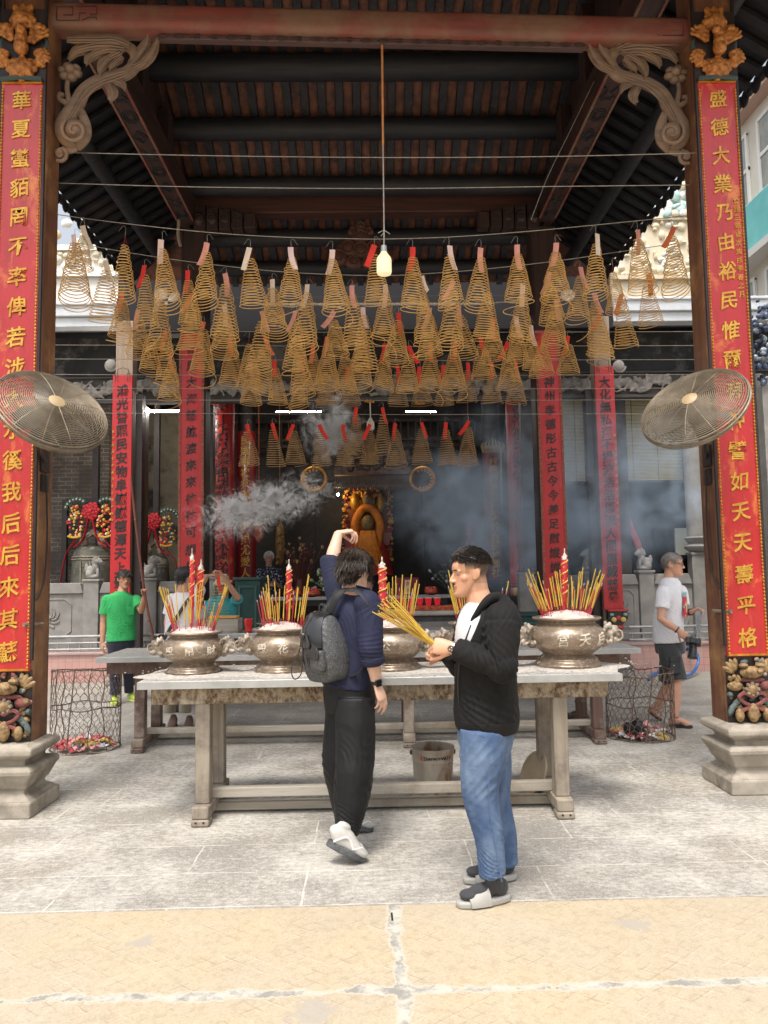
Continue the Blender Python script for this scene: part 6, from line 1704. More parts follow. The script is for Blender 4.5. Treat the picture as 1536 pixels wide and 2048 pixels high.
class Head:
    def __init__(s, c, f, u, H):
        s.c = V(c); s.f = V(f).normalized(); u = V(u); s.u = (u-s.f*u.dot(s.f)).normalized(); s.r = s.f.cross(s.u); s.H = H
        s.M = Matrix((s.r, s.f, s.u)).transposed()
    def P(s, x, y, z): return s.c+(s.r*x+s.f*y+s.u*z)*s.H
    def ell(s, b, p, r, rot=None, **k):
        b.ell(s.P(*p), tuple(q*s.H for q in r), s.M if rot is None else s.M @ rot, **k)
    def local(s, co):
        q = (co-np.array(tuple(s.c)))/s.H
        return q @ np.array([tuple(s.r), tuple(s.f), tuple(s.u)]).T
SL_ = [(-.50, .09, .33, .16), (-.47, .14, .37, .08), (-.42, .185, .385, .0), (-.35, .225, .37, -.08), (-.27, .25, .355, -.16), (-.17, .275, .35, -.27), (-.07, .30, .345, -.36), (.02, .315, .325, -.42),
       (.08, .33, .355, -.44), (.17, .345, .365, -.455), (.27, .34, .325, -.44), (.36, .305, .235, -.38), (.44, .22, .10, -.26), (.485, .12, -.0, -.15), (.50, .03, -.05, -.09)]
def head_surface(hd, b, sc=1.0, keep=None, grow=0.0):
    q = spline(SL_, 3); n = 36; vs = []; ok = []
    for z, w, yf, yb in q:
        yc, d = (yf+yb)/2, (yf-yb)/2
        for k in range(n):
            a = 2*math.pi*k/n; cx, sy = math.cos(a), math.sin(a)
            if sy > 0: cx = math.copysign(abs(cx)**.85, cx)
            x, y, zz = (w+grow)*cx, yc+(d+grow)*sy, z*(1+grow*.8)+grow*.15
            vs.append(hd.P(x, y, zz)); ok.append(keep is None or keep(x, y, zz))
    m = len(q); fs = []
    for i in range(m-1):
        for k in range(n):
            l = (k+1) % n; f = (i*n+k, i*n+l, (i+1)*n+l, (i+1)*n+k)
            if all(ok[j] for j in f): fs.append(f)
    if keep is None: fs.append(tuple(range(n-1, -1, -1)))
    if ok[-1]: fs.append(tuple(range((m-1)*n, m*n)))
    b.add(vs, fs)

def make_head(hd, b, neck, nr=.058, jaw=1.0, nose=1.0):
    head_surface(hd, b)
    H = hd.H
    b.tube([hd.P(0, .335, .05), hd.P(0, .385, -.04), hd.P(0, .43*nose if nose > 1 else .43, -.115)], [.03*H, .04*H, .048*H], 10)
    hd.ell(b, (0, .425*nose, -.125), (.05, .05, .042))
    for s in (-1, 1):
        hd.ell(b, (s*.05, .385, -.135), (.04, .045, .035))
        hd.ell(b, (s*.15, .283, .085), (.12, .05, .026))                    # brow
        hd.ell(b, (s*.185, .185, -.08), (.115, .085, .10))                  # cheekbone
        hd.ell(b, (s*.145, .277, .03), (.075, .034, .016)); hd.ell(b, (s*.145, .272, -.03), (.07, .028, .013))   # lids
        er = Matrix.Rotation(s*.35, 3, 'Z') @ Matrix.Rotation(-.15, 3, 'X')
        hd.ell(b, (s*.33, -.05, -.01), (.03, .085, .125), er); hd.ell(b, (s*.355, -.075, .02), (.022, .07, .10), er); hd.ell(b, (s*.325, -.03, -.11), (.03, .04, .035))
        b.tube([hd.P(s*(.355+.012*math.sin(t)), -.05-.085*math.sin(t*.75), .115*math.cos(t*.75)) for t in [i*.5 for i in range(8)]], .016*H, 6)
    hd.ell(b, (0, .35, -.235), (.10, .042, .026)); hd.ell(b, (0, .345, -.285), (.085, .044, .03)); hd.ell(b, (0, .345, -.42), (.085, .055, .055))
    b.tube([hd.P(0, -.10, -.08), hd.P(0, -.13, -.42), V(neck)], [nr*1.02, nr, nr*1.25], 16)

def face_color(hd, base, lips, extra=None):
    base = np.array(base+(1,)); lips = np.array(lips+(1,))
    def f(co):
        q = hd.local(co); n = len(co); out = np.tile(base, (n, 1))
        head = (np.abs(q[:, 0]) < .45) & (np.abs(q[:, 1]) < .6) & (np.abs(q[:, 2]) < .6)
        m = head & (np.abs(q[:, 0]) < .105) & (q[:, 1] > .30) & (q[:, 2] > -.315) & (q[:, 2] < -.212)
        out[m] = lips
        ch = np.exp(-((np.abs(q[:, 0])-.2)**2+(q[:, 2]+.1)**2)/.02)*head*(q[:, 1] > .1)*.25
        out[:, :3] = out[:, :3]*(1-ch[:, None])+np.array([.62, .25, .18])*ch[:, None]
        if extra: extra(q, head, out)
        return out
    return f

def eyes(hd, root, hair, glasses=False, brow=True):
    b = MB()
    for s in (-1, 1):
        hd.ell(b, (s*.145, .265, .0), (.058, .045, .024), mi=0, nu=12, nv=8)
        hd.ell(b, (s*.145, .292, .0), (.024, .022, .022), mi=1, nu=10, nv=6)
    b.build('eyes', [flat('eye_white', (.36, .33, .31), .4), flat('eye_dark', (.025, .015, .01), .2)], root)
    if brow:
        b = MB()
        for s in (-1, 1):
            b.tube([hd.P(s*.06, .358, .10), hd.P(s*.14, .345, .115), hd.P(s*.235, .285, .092)], [.016*hd.H, .02*hd.H, .008*hd.H], 6, flat=.7)
        b.build('eyebrows', hair, root)
    if glasses:
        b = MB()
        for s in (-1, 1):
            b.tube([hd.P(s*.155+.105*math.cos(t*.393), .395-.25*(abs(s*.155+.105*math.cos(t*.393)))**2*1.5, .0+.075*math.sin(t*.393)) for t in range(16)], .007*hd.H*1.4, 5, close=True)
            b.tube([hd.P(s*.26, .36, .03), hd.P(s*.34, .18, .03), hd.P(s*.36, -.05, .04)], .012*hd.H, 5)
        b.tube([hd.P(-.05, .41, .02), hd.P(.05, .41, .02)], .01*hd.H, 5)
        b.build('glasses', flat('glasses_frame', (.12, .11, .11), .3, .5), root)

def hair(hd, root, mat, keep, flow, n=900, L=.28, thick=.02, grow=.035, seed=1, lift=.04, name='hair', length=None):
    rr = random.Random(seed); b = MB(); head_surface(hd, b, keep=keep, grow=grow)
    made = 0; tries = 0
    while made < n and tries < n*12:
        tries += 1
        a, e = rr.uniform(0, 2*math.pi), math.asin(rr.uniform(-.8, 1))
        x, y, z = .345*math.cos(e)*math.cos(a), -.045+.41*math.cos(e)*math.sin(a), .10+.40*math.sin(e)
        if not keep(x, y, z): continue
        made += 1
        nrm = V((x/.345**2, (y+.045)/.41**2, (z-.1)/.4**2)).normalized(); d = V(flow(x, y, z)); d = d+V((rr.gauss(0, .15), rr.gauss(0, .15), rr.gauss(0, .10)))
        l = L*rr.uniform(.6, 1.15)*(length(x, y, z) if length else 1); pts = []; p = V((x, y, z)); lf = lift*rr.uniform(.3, 1.4)
        for k in range(6):
            t = k/5
            q = p.copy(); val = math.sqrt((q.x/.345)**2+((q.y+.045)/.41)**2+((q.z-.1)/.4)**2); tgt = 1.05+grow+lf*2.2*math.sin(math.pi*min(1, t*1.15))
            if val < tgt or t < .2:
                cen = V((0, -.045, .1)); q = cen+(q-cen)*(tgt/val)
            pts.append(hd.P(*q)); dd = (d-nrm*d.dot(nrm)*.5).normalized(); p = p+dd*(l/5); d = d+V((0, 0, -.12))
        th = thick*hd.H*rr.uniform(.6, 1.3)
        b.tube(pts, [th*.8, th, th, th*.85, th*.6, th*.12], 5, flat=.45)
    return b.build(name, mat, root, fix=False)

def hand(b, w, d, pn, ts, curls, spread=.04, sc=1.0, thumb=(.5, .5, .2), tb=.5):
    w = V(w); d = V(d).normalized(); pn = V(pn); pn = (pn-d*pn.dot(d)).normalized(); lat = d.cross(pn)*ts
    k = sc
    b.loft([w-d*.012*k, w+d*.03*k, w+d*.065*k, w+d*.094*k], [(.027*k, .02*k), (.036*k, .017*k), (.042*k, .0155*k), (.039*k, .012*k)], lat, 14, k=3)
    b.ell(w+d*.032*k+lat*.024*k+pn*.008*k, (.018*k,)*3, nu=10, nv=7)
    segs = [(.030, .043, .027, .021, .0088), (.0105, .047, .030, .022, .009), (-.0095, .043, .028, .021, .0086), (-.028, .034, .021, .018, .0076)]
    for i, (o, a, e, c, r) in enumerate(segs):
        cu = curls[i] if isinstance(curls[0], (tuple, list)) else curls
        p = w+d*(.088-.006*abs(i-1))*k+lat*o*k; dr = (d+lat*(o*spread*12)).normalized(); pts = [p-dr*.015*k, p]; rad = [r*k*1.05, r*k*1.1]; ang = 0
        for L, t in zip((a, e, c), cu):
            ang += t; q = dr*math.cos(ang)+pn*math.sin(ang); p = p+q*L*k; pts.append(p); rad.append(r*k*(.98 if L == a else .9 if L == e else .66))
        b.tube(pts, rad, 8); b.ell(pts[-1], rad[-1]*1.1, nu=8, nv=6)
        for q_, r_ in zip(pts[1:-1], rad[1:-1]): b.ell(q_, r_*1.07, nu=8, nv=6)
    p = w+d*.022*k+lat*.026*k+pn*.006*k; td = (d*thumb[0]+lat*thumb[1]+pn*thumb[2]).normalized()
    t2 = (td+(d*.8-lat*.25+pn*.3)*tb).normalized(); p1 = p+td*.042*k; p2 = p1+t2*.031*k; p3 = p2+(t2+pn*.2).normalized()*.024*k
    b.tube([p-td*.01, p, p1, p2, p3], [.0125*k, .0125*k, .0108*k, .0098*k, .007*k], 8); b.ell(p3, .0075*k, nu=8, nv=6); b.ell(p1, .0114*k, nu=8, nv=6)

def sm(a, b_, t): return V(a).lerp(V(b_), t)

def shoe(root, heel, toe, up, L_, upper, sole, w=.05, h=.085, sole_h=.03, laces=None, nm='shoe'):
    heel = V(heel); toe = V(toe); f = (toe-heel).normalized(); u = V(up); u = (u-f*u.dot(f)).normalized(); s = f.cross(u); L = (toe-heel).length
    P = lambda a, c, z: heel+f*(a*L)+s*c+u*z
    b = MB()
    secs = [(.02, .55, .70, .62), (.10, .80, .98, .80), (.24, .86, 1.05, .92), (.38, .84, .98, .9), (.52, .88, .80, .8), (.68, .96, .60, .62), (.83, .96, .46, .48), (.94, .78, .36, .36), (1.0, .45, .24, .24)]
    b.loft([P(t, 0, sole_h*.6+h*hh*.5) for t, ww, hh, _ in secs], [(w*ww, h*hh*.55) for t, ww, hh, _ in secs], s, 22, sq=.82)
    b.ell(P(.22, 0, sole_h+h*.95), (w*.66, L*.17, h*.22), Matrix((s, f, u)).transposed())
    o = solid(b, nm, upper, root, .006, 3)
    b = MB(); out = []
    for i in range(28):
        a = 2*math.pi*i/28; y = .5-.5*math.cos(a); ww = w*(.82+.22*math.sin(math.pi*min(1, y*1.05))**1.0*(.6+.6*y)); ww *= min(1, (math.sin(math.pi*min(max(y, .02), .98)))**.35*1.05)
        out.append((y*L*1.02-.01*L, math.copysign(ww, math.sin(a)) if abs(math.sin(a)) > 1e-6 else 0))
    b.prism(out, heel, f, s, u*sole_h)
    so = b.build('sole', sole, o, bevel=.006, fix=True)
    if laces:
        b = MB()
        for i in range(5):
            y = .42+.075*i
            b.tube(spline([P(y, -w*.5, sole_h+h*(.60-.42*(y-.42)/.4)), P(y+.02, 0, sole_h+h*(.82-.62*(y-.42)/.4)), P(y, w*.5, sole_h+h*(.60-.42*(y-.42)/.4))], 4), .0032, 5)
        for c in (-1, 1):
            b.tube(spline([P(.1, c*w*.8, sole_h+.005), P(.3, c*w*.92, sole_h+h*.5), P(.45, c*w*.8, sole_h+h*.45), P(.6, c*w*.98, sole_h+.01)], 5), .006, 6)
            b.tube(spline([P(.62, c*w*.98, sole_h+.012), P(.78, c*w*.75, sole_h+h*.34), P(.9, c*w*.5, sole_h+h*.2)], 5), .005, 6)
        b.build('lacing', laces, o)
    return o

# ---------------------------------------------------------------- the man in navy reaching up
Y0 = 4.53
p = lambda x, y, d=0: at(x, y, Y0+d)
N = thing('person', 'man in navy shirt and black trousers, back turned, raising one arm, wearing a grey backpack', 'person', (p(700, 1660).x, Y0, 0))
ax = V((.60, -.80, 0)).normalized(); fw = V((.80, .60, 0)).normalized()
hd = Head(p(711, 1139, .0), V((.60, .80, -.12)), (0.04, 0, 1), .238)
b = MB(); make_head(hd, b, p(714, 1190, -.0), .058)
b.loft([p(700, 1385), p(703, 1300), p(708, 1240), p(713, 1196)], [(.15, .10), (.14, .1), (.16, .105), (.07, .06)], ax)
LS, LE, LW = p(681, 1206, .14), p(662, 1126, .20), p(677, 1066, .30)
RS, RE, RW = p(738, 1212, -.15), p(742, 1302, -.20), p(754, 1368, -.17)
b.tube([LS, sm(LS, LE, .5), LE, sm(LE, LW, .35), LW], [.05, .05, .043, .044, .029], 14)
b.tube([RS, sm(RS, RE, .5), RE, sm(RE, RW, .3), RW], [.052, .05, .044, .045, .030], 14)
hand(b, LW, V((.75, .15, .12)), V((.25, .2, -1)), 1, [(.55, .75, .5), (.9, .7, .5), (1.15, .7, .5), (1.3, .7, .4)], .05, 1.0, (.6, .3, .8), .4)
hand(b, RW, V((.33, -.05, -.95)), V((-.75, .55, -.1)), 1, [(.25, .35, .25), (.32, .4, .25), (.4, .45, .3), (.5, .5, .3)], .03, 1.03, (.8, .45, .35), .5)
HL, HR = p(690, 1395, .10), p(711, 1398, -.10)
KL, KR = p(678, 1530, .12), p(709, 1530, -.16)
AL, AR = p(692, 1640, .22), p(694, 1672, -.22)
for h, k, a in ((HL, KL, AL), (HR, KR, AR)): b.tube([h, sm(h, k, .5), k, sm(k, a, .4), a], [.08, .075, .055, .055, .04], 12)
SK = (.68, .43, .31)
body = solid(b, 'body', SKIN, N, .0042, 3, color=face_color(hd, SK, (.6, .27, .22)))
eyes(hd, N, flat('brow_black', (.03, .02, .015)))
navy = cloth('navy_cotton', (.0095, .0125, .045), (.007, .009, .034), .8, 500, .0)
b = MB()
b.loft([p(693, 1372), p(697, 1335), p(702, 1290), p(706, 1245), p(709, 1215), p(713, 1190)], [(.185, .135), (.178, .132), (.175, .13), (.19, .135), (.175, .12), (.085, .075)], ax, 26)
b.ell(RS+V((-.01, 0, .01)), .082); b.ell(LS+V((0, 0, .005)), .085)
b.tube([RS, sm(RS, RE, .35), RE, sm(RE, RW, .25)], [.082, .078, .070, .064], 18)
b.tube([sm(RE, RW, .17), sm(RE, RW, .22), sm(RE, RW, .36), sm(RE, RW, .40)], [.066, .073, .070, .062], 18)
b.tube([LS, sm(LS, LE, .5), LE, sm(LE, LW, .05)], [.084, .078, .066, .062], 18)
b.tube([sm(LE, LW, -.06), sm(LE, LW, -.02), sm(LE, LW, .1), sm(LE, LW, .13)], [.062, .069, .066, .058], 18)
fold = [(RE, RE-RS, .09, .042, .006), (sm(RS, RE, .35), V((.5, 0, -.8)), .1, .055, .005), (LS+V((0, 0, -.05)), V((-.3, 0, 1)), .13, .05, .006), (sm(LS, LE, .6), LE-LS, .1, .04, .005), (p(730, 1260, -.1), V((.8, 0, .5)), .12, .06, .006), (p(715, 1345, -.1), V((.6, 0, .8)), .14, .07, .006)]
solid(b, 'shirt', navy, N, .0065, 4, fold, [(.004, 9, (1, 1, .45)), (.0022, 22, (1, 1, .6))], seed=3)
b = MB()   # collar
ring = []
for i in range(19):
    a = math.pi*2*i/19
    ring.append(p(715, 1186)+ax*(.078*math.cos(a))+fw*(.075*math.sin(a))+V((0, 0, .012-.018*math.sin(a))))
b.tube(ring, .021, 8, close=True, flat=.55); b.v = [v for v in b.v]
b.tube([q+V((0, 0, .02))+(q-p(715, 1186))*-.08 for q in ring], .014, 8, close=True, flat=.5)
b.build('collar', navy, N)
blk = cloth('black_trousers', (.010, .010, .0115), (.007, .007, .008), .55, 300, .0, Specular_IOR_Level=.3)
b = MB()
b.loft([p(697, 1352), p(698, 1385), p(699, 1420)], [(.165, .125), (.172, .135), (.16, .13)], ax, 24)
for h, k, a, r in ((HL, KL, AL, (.104, .106, .098, .086, .066)), (HR, KR, AR, (.108, .112, .108, .096, .070))):
    b.tube(spline([tuple(h)+(r[0],), tuple(sm(h, k, .5))+(r[1],), tuple(k)+(r[2],), tuple(sm(k, a, .5))+(r[3],), tuple(sm(k, a, .95))+(r[4],)], 4) and [V(q[:3]) for q in spline([tuple(h)+(r[0],), tuple(sm(h, k, .5))+(r[1],), tuple(k)+(r[2],), tuple(sm(k, a, .5))+(r[3],), tuple(sm(k, a, .95))+(r[4],)], 4)],
           [q[3] for q in spline([tuple(h)+(r[0],), tuple(sm(h, k, .5))+(r[1],), tuple(k)+(r[2],), tuple(sm(k, a, .5))+(r[3],), tuple(sm(k, a, .95))+(r[4],)], 4)], 20)
    b.tube([sm(k, a, .90), sm(k, a, .93), sm(k, a, 1.0)], [.066, .072, .056], 18)
fold = [(AR+V((0, 0, .09)), V((.2, 0, 1)), .12, .045, .010), (AL+V((0, 0, .08)), V((.2, 0, 1)), .11, .045, .009), (KR, V((.7, 0, .7)), .15, .11, .008), (KL, V((.6, 0, .8)), .14, .11, .006), (sm(HR, KR, .3), V((.9, 0, .3)), .2, .09, .008), (sm(KR, AR, .4), V((.9, .2, .3)), .18, .08, .008)]
solid(b, 'trousers', blk, N, .007, 3, fold, [(.009, 6.5, (1.3, 1.3, .25)), (.0025, 15, (1, 1, .6))], seed=5)
wht = cloth('white_sneaker', (.52, .50, .46), (.40, .385, .36), .6, 200, 0)
slm = mt('grey_rubber_sole', (.10, .105, .11), (.06, .06, .065), 30, .7, bump=.6, bscale=55)
shoe(N, at(652, 1690, gnd(728, 1724).y-.03), gnd(728, 1724, .003), V((.38, .1, 1)), .28, wht, slm, .052, .10, .036, flat('lace_pale', (.66, .63, .58), .7))
shoe(N, at(684, 1653, gnd(746, 1662).y-.01), gnd(746, 1662, .003), V((0.05, 0, 1)), .26, wht, slm, .05, .095, .034, flat('lace_pale', (.66, .63, .58), .7))
def keepN(x, y, z):
    hl = .17 if y > .22 else (.02 if y > .05 else -.14-.16*min(1, max(0, -y/.3)))
    if abs(x) > .27 and -.17 < y < .09 and z < .06: return False
    return z > hl and (y < .28 or z > .25)
hair(hd, N, hairm('dark_brown_hair', (.014, .009, .007), (.045, .029, .021)), keepN, lambda x, y, z: (x*1.2+.12, -.5-(.3 if y < 0 else -.9), -.75 if z < .35 else -.1), 3200, .36, .012, .055, 4, .04)
b = MB(); rd = (RW-RE).normalized(); wp = sm(RE, RW, .93)
b.tube([wp-rd*.011, wp+rd*.011], [.0345, .0335], 20); b.build('watch_strap', M['darkgap'], N)
b = MB(); wn = V((.25, -1, .25)).normalized(); wn = (wn-rd*wn.dot(rd)).normalized(); ws = rd.cross(wn)
b.box(wp+wn*.036, (.036, .042, .011), Matrix((ws, rd, wn)).transposed()); wf = b.build('smartwatch', flat('black_glass', (.008, .008, .01), .08), N, bevel=.004)
b = MB(); c = hd.P(.36, -.02, -.02); b.ell(c, (.008, .012, .01)); b.tube([c, hd.P(.345, .06, -.07)], .004, 6); b.build('earphone', flat('dark_earphone', (.02, .03, .08), .3), N)

# backpack
BP = thing('backpack', 'grey patterned backpack with shiny black flap on the navy shirted man', 'backpack', p(650, 1360, -.08))
bc = p(648, 1285, -.09); bw = V((.60, -.80, 0)).normalized(); bd = V((-.80, -.60, 0)).normalized(); bu = V((-.13, 0, .99))
BM = Matrix((bw, bd, bu)).transposed()
b = MB()
b.loft([bc-bu*.225, bc-bu*.20, bc-bu*.10, bc+bu*.02, bc+bu*.12, bc+bu*.165], [(.09, .06), (.14, .095), (.155, .115), (.14, .105), (.11, .08), (.075, .05)], bw, 28, sq=.72)
canvas = mt('grey_monogram_canvas', (.040, .041, .044), (.062, .063, .066), 60, .5, bump=.2, bscale=260, c3=(.20, .20, .20), s3=210, t3=.58, w3=.03)
solid(b, 'bag_body', canvas, BP, .006, 3, [(bc-bu*.05, bu, .2, .09, .004)], [(.004, 10, (1, 1, .5))], seed=8)
leather = mt('black_shiny_leather', (.014, .014, .016), (.022, .022, .024), 12, .22, bump=.1, bscale=60, Coat_Weight=.5, Coat_Roughness=.12)
b = MB()
fl = []
prof = [(-.05, .175), (.02, .19), (.07, .165), (.105, .10), (.125, .03), (.128, -.005)]
for i in range(7):
    wv = (i/6-.5)*2
    for d_, z_ in prof: fl.append(bc+bw*(wv*(.085+.035*min(1, (.19-z_)/.15)))+bd*(d_-.03*wv*wv)+bu*(z_-(.02*wv*wv if z_ < .1 else .012*wv*wv)+(.02*(1-wv*wv)*-1 if z_ < 0 else 0)))
m = len(prof); fs = [(i*m+j, i*m+j+1, (i+1)*m+j+1, (i+1)*m+j) for i in range(6) for j in range(m-1)]
b.add(fl, fs); nfl = len(fl); b.v += [v-bd*.006-bu*.004 for v in b.v]; b.f += [tuple(q+nfl for q in reversed(f)) for f in fs]; b.m += [0]*len(fs)
rim = [i for i in range(m)] + [i*m+m-1 for i in range(1, 7)] + [6*m+j for j in range(m-2, -1, -1)] + [i*m for i in range(5, 0, -1)]
b.add([], []); b.f += [(rim[i], rim[(i+1) % len(rim)], rim[(i+1) % len(rim)]+nfl, rim[i]+nfl) for i in range(len(rim))]; b.m += [0]*len(rim)
b.build('flap', leather, BP, fix=True)
b = MB(); pc = bc+bd*.105+bw*.075-bu*.075
b.loft([pc-bu*.085, pc-bu*.06, pc+bu*.02, pc+bu*.04], [(.045, .02), (.062, .032), (.06, .03), (.055, .018)], bw, 18, sq=.7); b.build('pocket', canvas, BP)
b = MB(); b.prism([(-.065, .045), (.06, .06), (.07, .03), (.05, -.01), (-.02, -.012), (-.06, .015)], pc+bd*.028, bw, bu, bd*.01); b.build('pocket_flap', leather, BP, bevel=.004, fix=True)
b = MB()
sp = spline([bc+bu*.16-bd*.03+bw*.05, p(672, 1196, -.13), p(690, 1180, -.11), p(716, 1183, -.17), p(738, 1205, -.22), p(744, 1235, -.2), p(735, 1262, -.22)], 6); b.tube(sp, .022, 8, flat=.3, nrm=(.2, -.6, .8))
sp = spline([bc+bu*.16-bd*.03-bw*.05, p(668, 1196, .03), p(676, 1178, .09), p(690, 1180, .15)], 6); b.tube(sp, .022, 8, flat=.3, nrm=(-.2, -.6, .8))
sp = spline([bc-bu*.17-bd*.08+bw*.11, p(700, 1352, -.16), p(722, 1340, -.2), p(738, 1290, -.20)], 6); b.tube(sp, .012, 6, flat=.4)
b.build('shoulder_strap', cloth('black_webbing', (.012, .012, .013), None, .7, 300, 0), BP)
b = MB(); b.tube(spline([bc+bu*.165+bw*.04-bd*.03, bc+bu*.215+bw*.03-bd*.03, bc+bu*.22-bw*.03-bd*.03, bc+bu*.165-bw*.04-bd*.03], 6), .009, 8)
b.build('grab_handle', leather, BP)
b = MB(); q0 = bc+bd*.13+bu*.05-bw*.03
b.tube(spline([q0, q0-bu*.1-bw*.05, p(583, 1335, -.12), p(588, 1358, -.12), p(602, 1348, -.12), q0-bu*.12-bw*.02], 6), .0035, 6)
b.tube(spline([q0+bw*.05, q0+bw*.07-bu*.06, q0+bw*.04-bu*.09], 5), .006, 6); b.ell(q0+bw*.02, (.02, .012, .015))
for wv in (-.06, -.02, .0): b.tube(spline([bc+bd*.112+bw*wv-bu*.02, bc+bd*.122+bw*wv-bu*.1, bc+bd*.10+bw*wv-bu*.19], 5), .004, 5)
b.build('drawstring', leather, BP)

# ---------------------------------------------------------------- the man in the black jacket
Y0 = 3.83
p = lambda x, y, d=0: at(x, y, Y0+d)
J = thing('person', 'man in black hooded jacket and blue jeans walking left, holding lit incense sticks', 'person', (p(970, 1790).x, Y0, 0))
f = V((-1, -.08, 0)).normalized(); lat = V((-.08, 1, 0)).normalized()
hd = Head(p(938, 1147), V((-1, -.16, -.10)), (.05, 0, 1), .232)
b = MB(); make_head(hd, b, p(962, 1214), .062, nose=1.0)
b.loft([p(973, 1440), p(973, 1360), p(967, 1280), p(960, 1214)], [(.10, .15), (.10, .145), (.095, .14), (.06, .07)], f)
NS, NE, NW = p(1002, 1250, -.19), p(1003, 1332, -.25), p(906, 1296, -.13)
FS, FE, FW = p(945, 1248, .19), p(922, 1330, .22), p(893, 1300, .03)
for a, e, w in ((NS, NE, NW), (FS, FE, FW)): b.tube([a, sm(a, e, .5), e, sm(e, w, .35), w], [.055, .052, .046, .045, .03], 14)
SD = (p(778, 1208, -.03)-p(872, 1294, -.05)).normalized()
hand(b, NW, V((-1, .30, .12)), V((-.1, 1, -.30)), 1, [(.95, 1.15, .8), (1.0, 1.15, .8), (1.05, 1.15, .8), (1.1, 1.15, .8)], .02, 1.05, (.8, .5, .35), .55)
hand(b, FW, V((-1, -.32, .05)), V((-.1, -1, -.2)), -1, [(.8, 1.0, .7), (.85, 1.0, .7), (.9, 1.0, .7), (1.0, 1.1, .7)], .02, 1.03, (.8, .5, .3), .55)
HN, HF = p(968, 1462, -.09), p(978, 1462, .09)
KN, KF = p(961, 1592, -.12), p(990, 1600, .13)
AN, AF = p(986, 1752, -.14), p(1011, 1728, .15)
for h, k, a in ((HN, KN, AN), (HF, KF, AF)): b.tube([h, sm(h, k, .5), k, sm(k, a, .4), a], [.085, .08, .06, .06, .042], 12)
SKJ = (.60, .325, .20)
def fade(q, head, out):
    n = np.sin(q[:, 0]*160)*np.sin(q[:, 1]*150)*np.sin(q[:, 2]*155)
    hl = np.where(q[:, 1] < -.02, -.20-.05*(-q[:, 1]), np.where(q[:, 1] < .16, .02, .3))
    m = head & (q[:, 2] > hl-.02) & (q[:, 1] < .20) & ~((np.abs(q[:, 0]) > .30) & (q[:, 1] > -.18) & (q[:, 1] < .07) & (q[:, 2] < .10) & (q[:, 2] > -.2))
    t = np.clip((q[:, 2]-hl)/.2, .3, .93)[:, None]*m[:, None]
    out[:, :3] = out[:, :3]*(1-t)+np.array([.018, .013, .011])*t
    c = head & (q[:, 2] < -.2) & (q[:, 1] > .0)
    out[c, :3] = out[c, :3]*.93
solid(b, 'body', SKIN, J, .0042, 3, color=face_color(hd, SKJ, (.50, .22, .17), fade))
blackhair = hairm('black_hair', (.010, .008, .008), (.045, .036, .032))
eyes(hd, J, blackhair)
hair(hd, J, blackhair, lambda x, y, z: z > (.235+.04*(y < -.2) if y < .25 else .30) , lambda x, y, z: (x*.3, -1.0, .15 if y > 0 else -.45), 1500, .28, .016, .035, 9, .075, length=lambda x, y, z: .45 if z < .3 else 1)
b = MB()
b.loft([p(970, 1462), p(966, 1400), p(960, 1320), p(958, 1270), p(959, 1232), p(962, 1208)], [(.13, .165), (.125, .16), (.120, .155), (.122, .155), (.100, .14), (.070, .085)], f, 24)
solid(b, 'tee_shirt', cloth('white_tee', (.72, .71, .71), (.66, .65, .66), .85, 400, 0), J, .007, 4, [(p(925, 1300), V((.3, 0, 1)), .14, .07, .004)], [(.003, 9, (1, 1, .5))], seed=2)
jk = cloth('black_jersey', (.0105, .0098, .0098), (.0075, .007, .007), .85, 420, .0, Specular_IOR_Level=.3)
b = MB()
b.loft([p(973, 1452), p(973, 1430), p(972, 1372), p(969, 1310), p(970, 1262), p(970, 1228), p(968, 1206)], [(.150, .19), (.162, .20), (.155, .185), (.150, .185), (.145, .195), (.125, .17), (.07, .09)], f, 28)
fold = [(p(985, 1400, -.15), V((.5, 0, .8)), .17, .085, .010), (p(930, 1400, -.15), V((.9, 0, .2)), .14, .07, .009), (p(1015, 1310, -.15), V((.7, 0, .7)), .14, .06, .009), (p(960, 1430, -.19), V((1, 0, .2)), .14, .06, .007)]
JK = solid(b, 'jacket', jk, J, .0065, 4, fold, [(.006, 8, (1, 1, .5)), (.002, 24, (1, 1, .6))], seed=13)
import bmesh
bm = bmesh.new(); bm.from_mesh(JK.data)
q0, q1 = p(905, 1335, 0)-J.location, p(962, 1190, 0)-J.location
nn = lat.cross(q1-q0).normalized()
if nn.dot(f) < 0: nn = -nn
bmesh.ops.bisect_plane(bm, geom=bm.verts[:]+bm.edges[:]+bm.faces[:], plane_co=q0, plane_no=nn, clear_outer=True)
bm.to_mesh(JK.data); bm.free()
b = MB()
b.ell(NS+V((.01, .02, .015)), .095); b.ell(FS+V((0, -.02, .01)), .09)
b.tube([NS, sm(NS, NE, .5), NE, sm(NE, NW, .4), sm(NE, NW, .88), sm(NE, NW, .93)], [.094, .089, .079, .069, .054, .05], 18); b.ell(NE, .080)
b.tube([FS, sm(FS, FE, .5), FE, sm(FE, FW, .4), sm(FE, FW, .92)], [.09, .085, .076, .066, .05], 18); b.ell(FE, .075)
fold = [(NE+V((-.03, -.04, .01)), V((1, 0, .25)), .11, .034, .008), (sm(NS, NE, .5), V((.9, 0, .5)), .13, .08, .008), (NS+V((-.06, 0, -.05)), V((.8, 0, -.5)), .13, .07, .009), (NE+V((0, -.03, .07)), V((.8, 0, .6)), .1, .06, .007)]
SLV = solid(b, 'jacket_sleeves', jk, J, .0065, 3, fold, [(.005, 8, (1, 1, .5)), (.002, 24, (1, 1, .6))], seed=14)
b = MB()   # hood lying round the neck
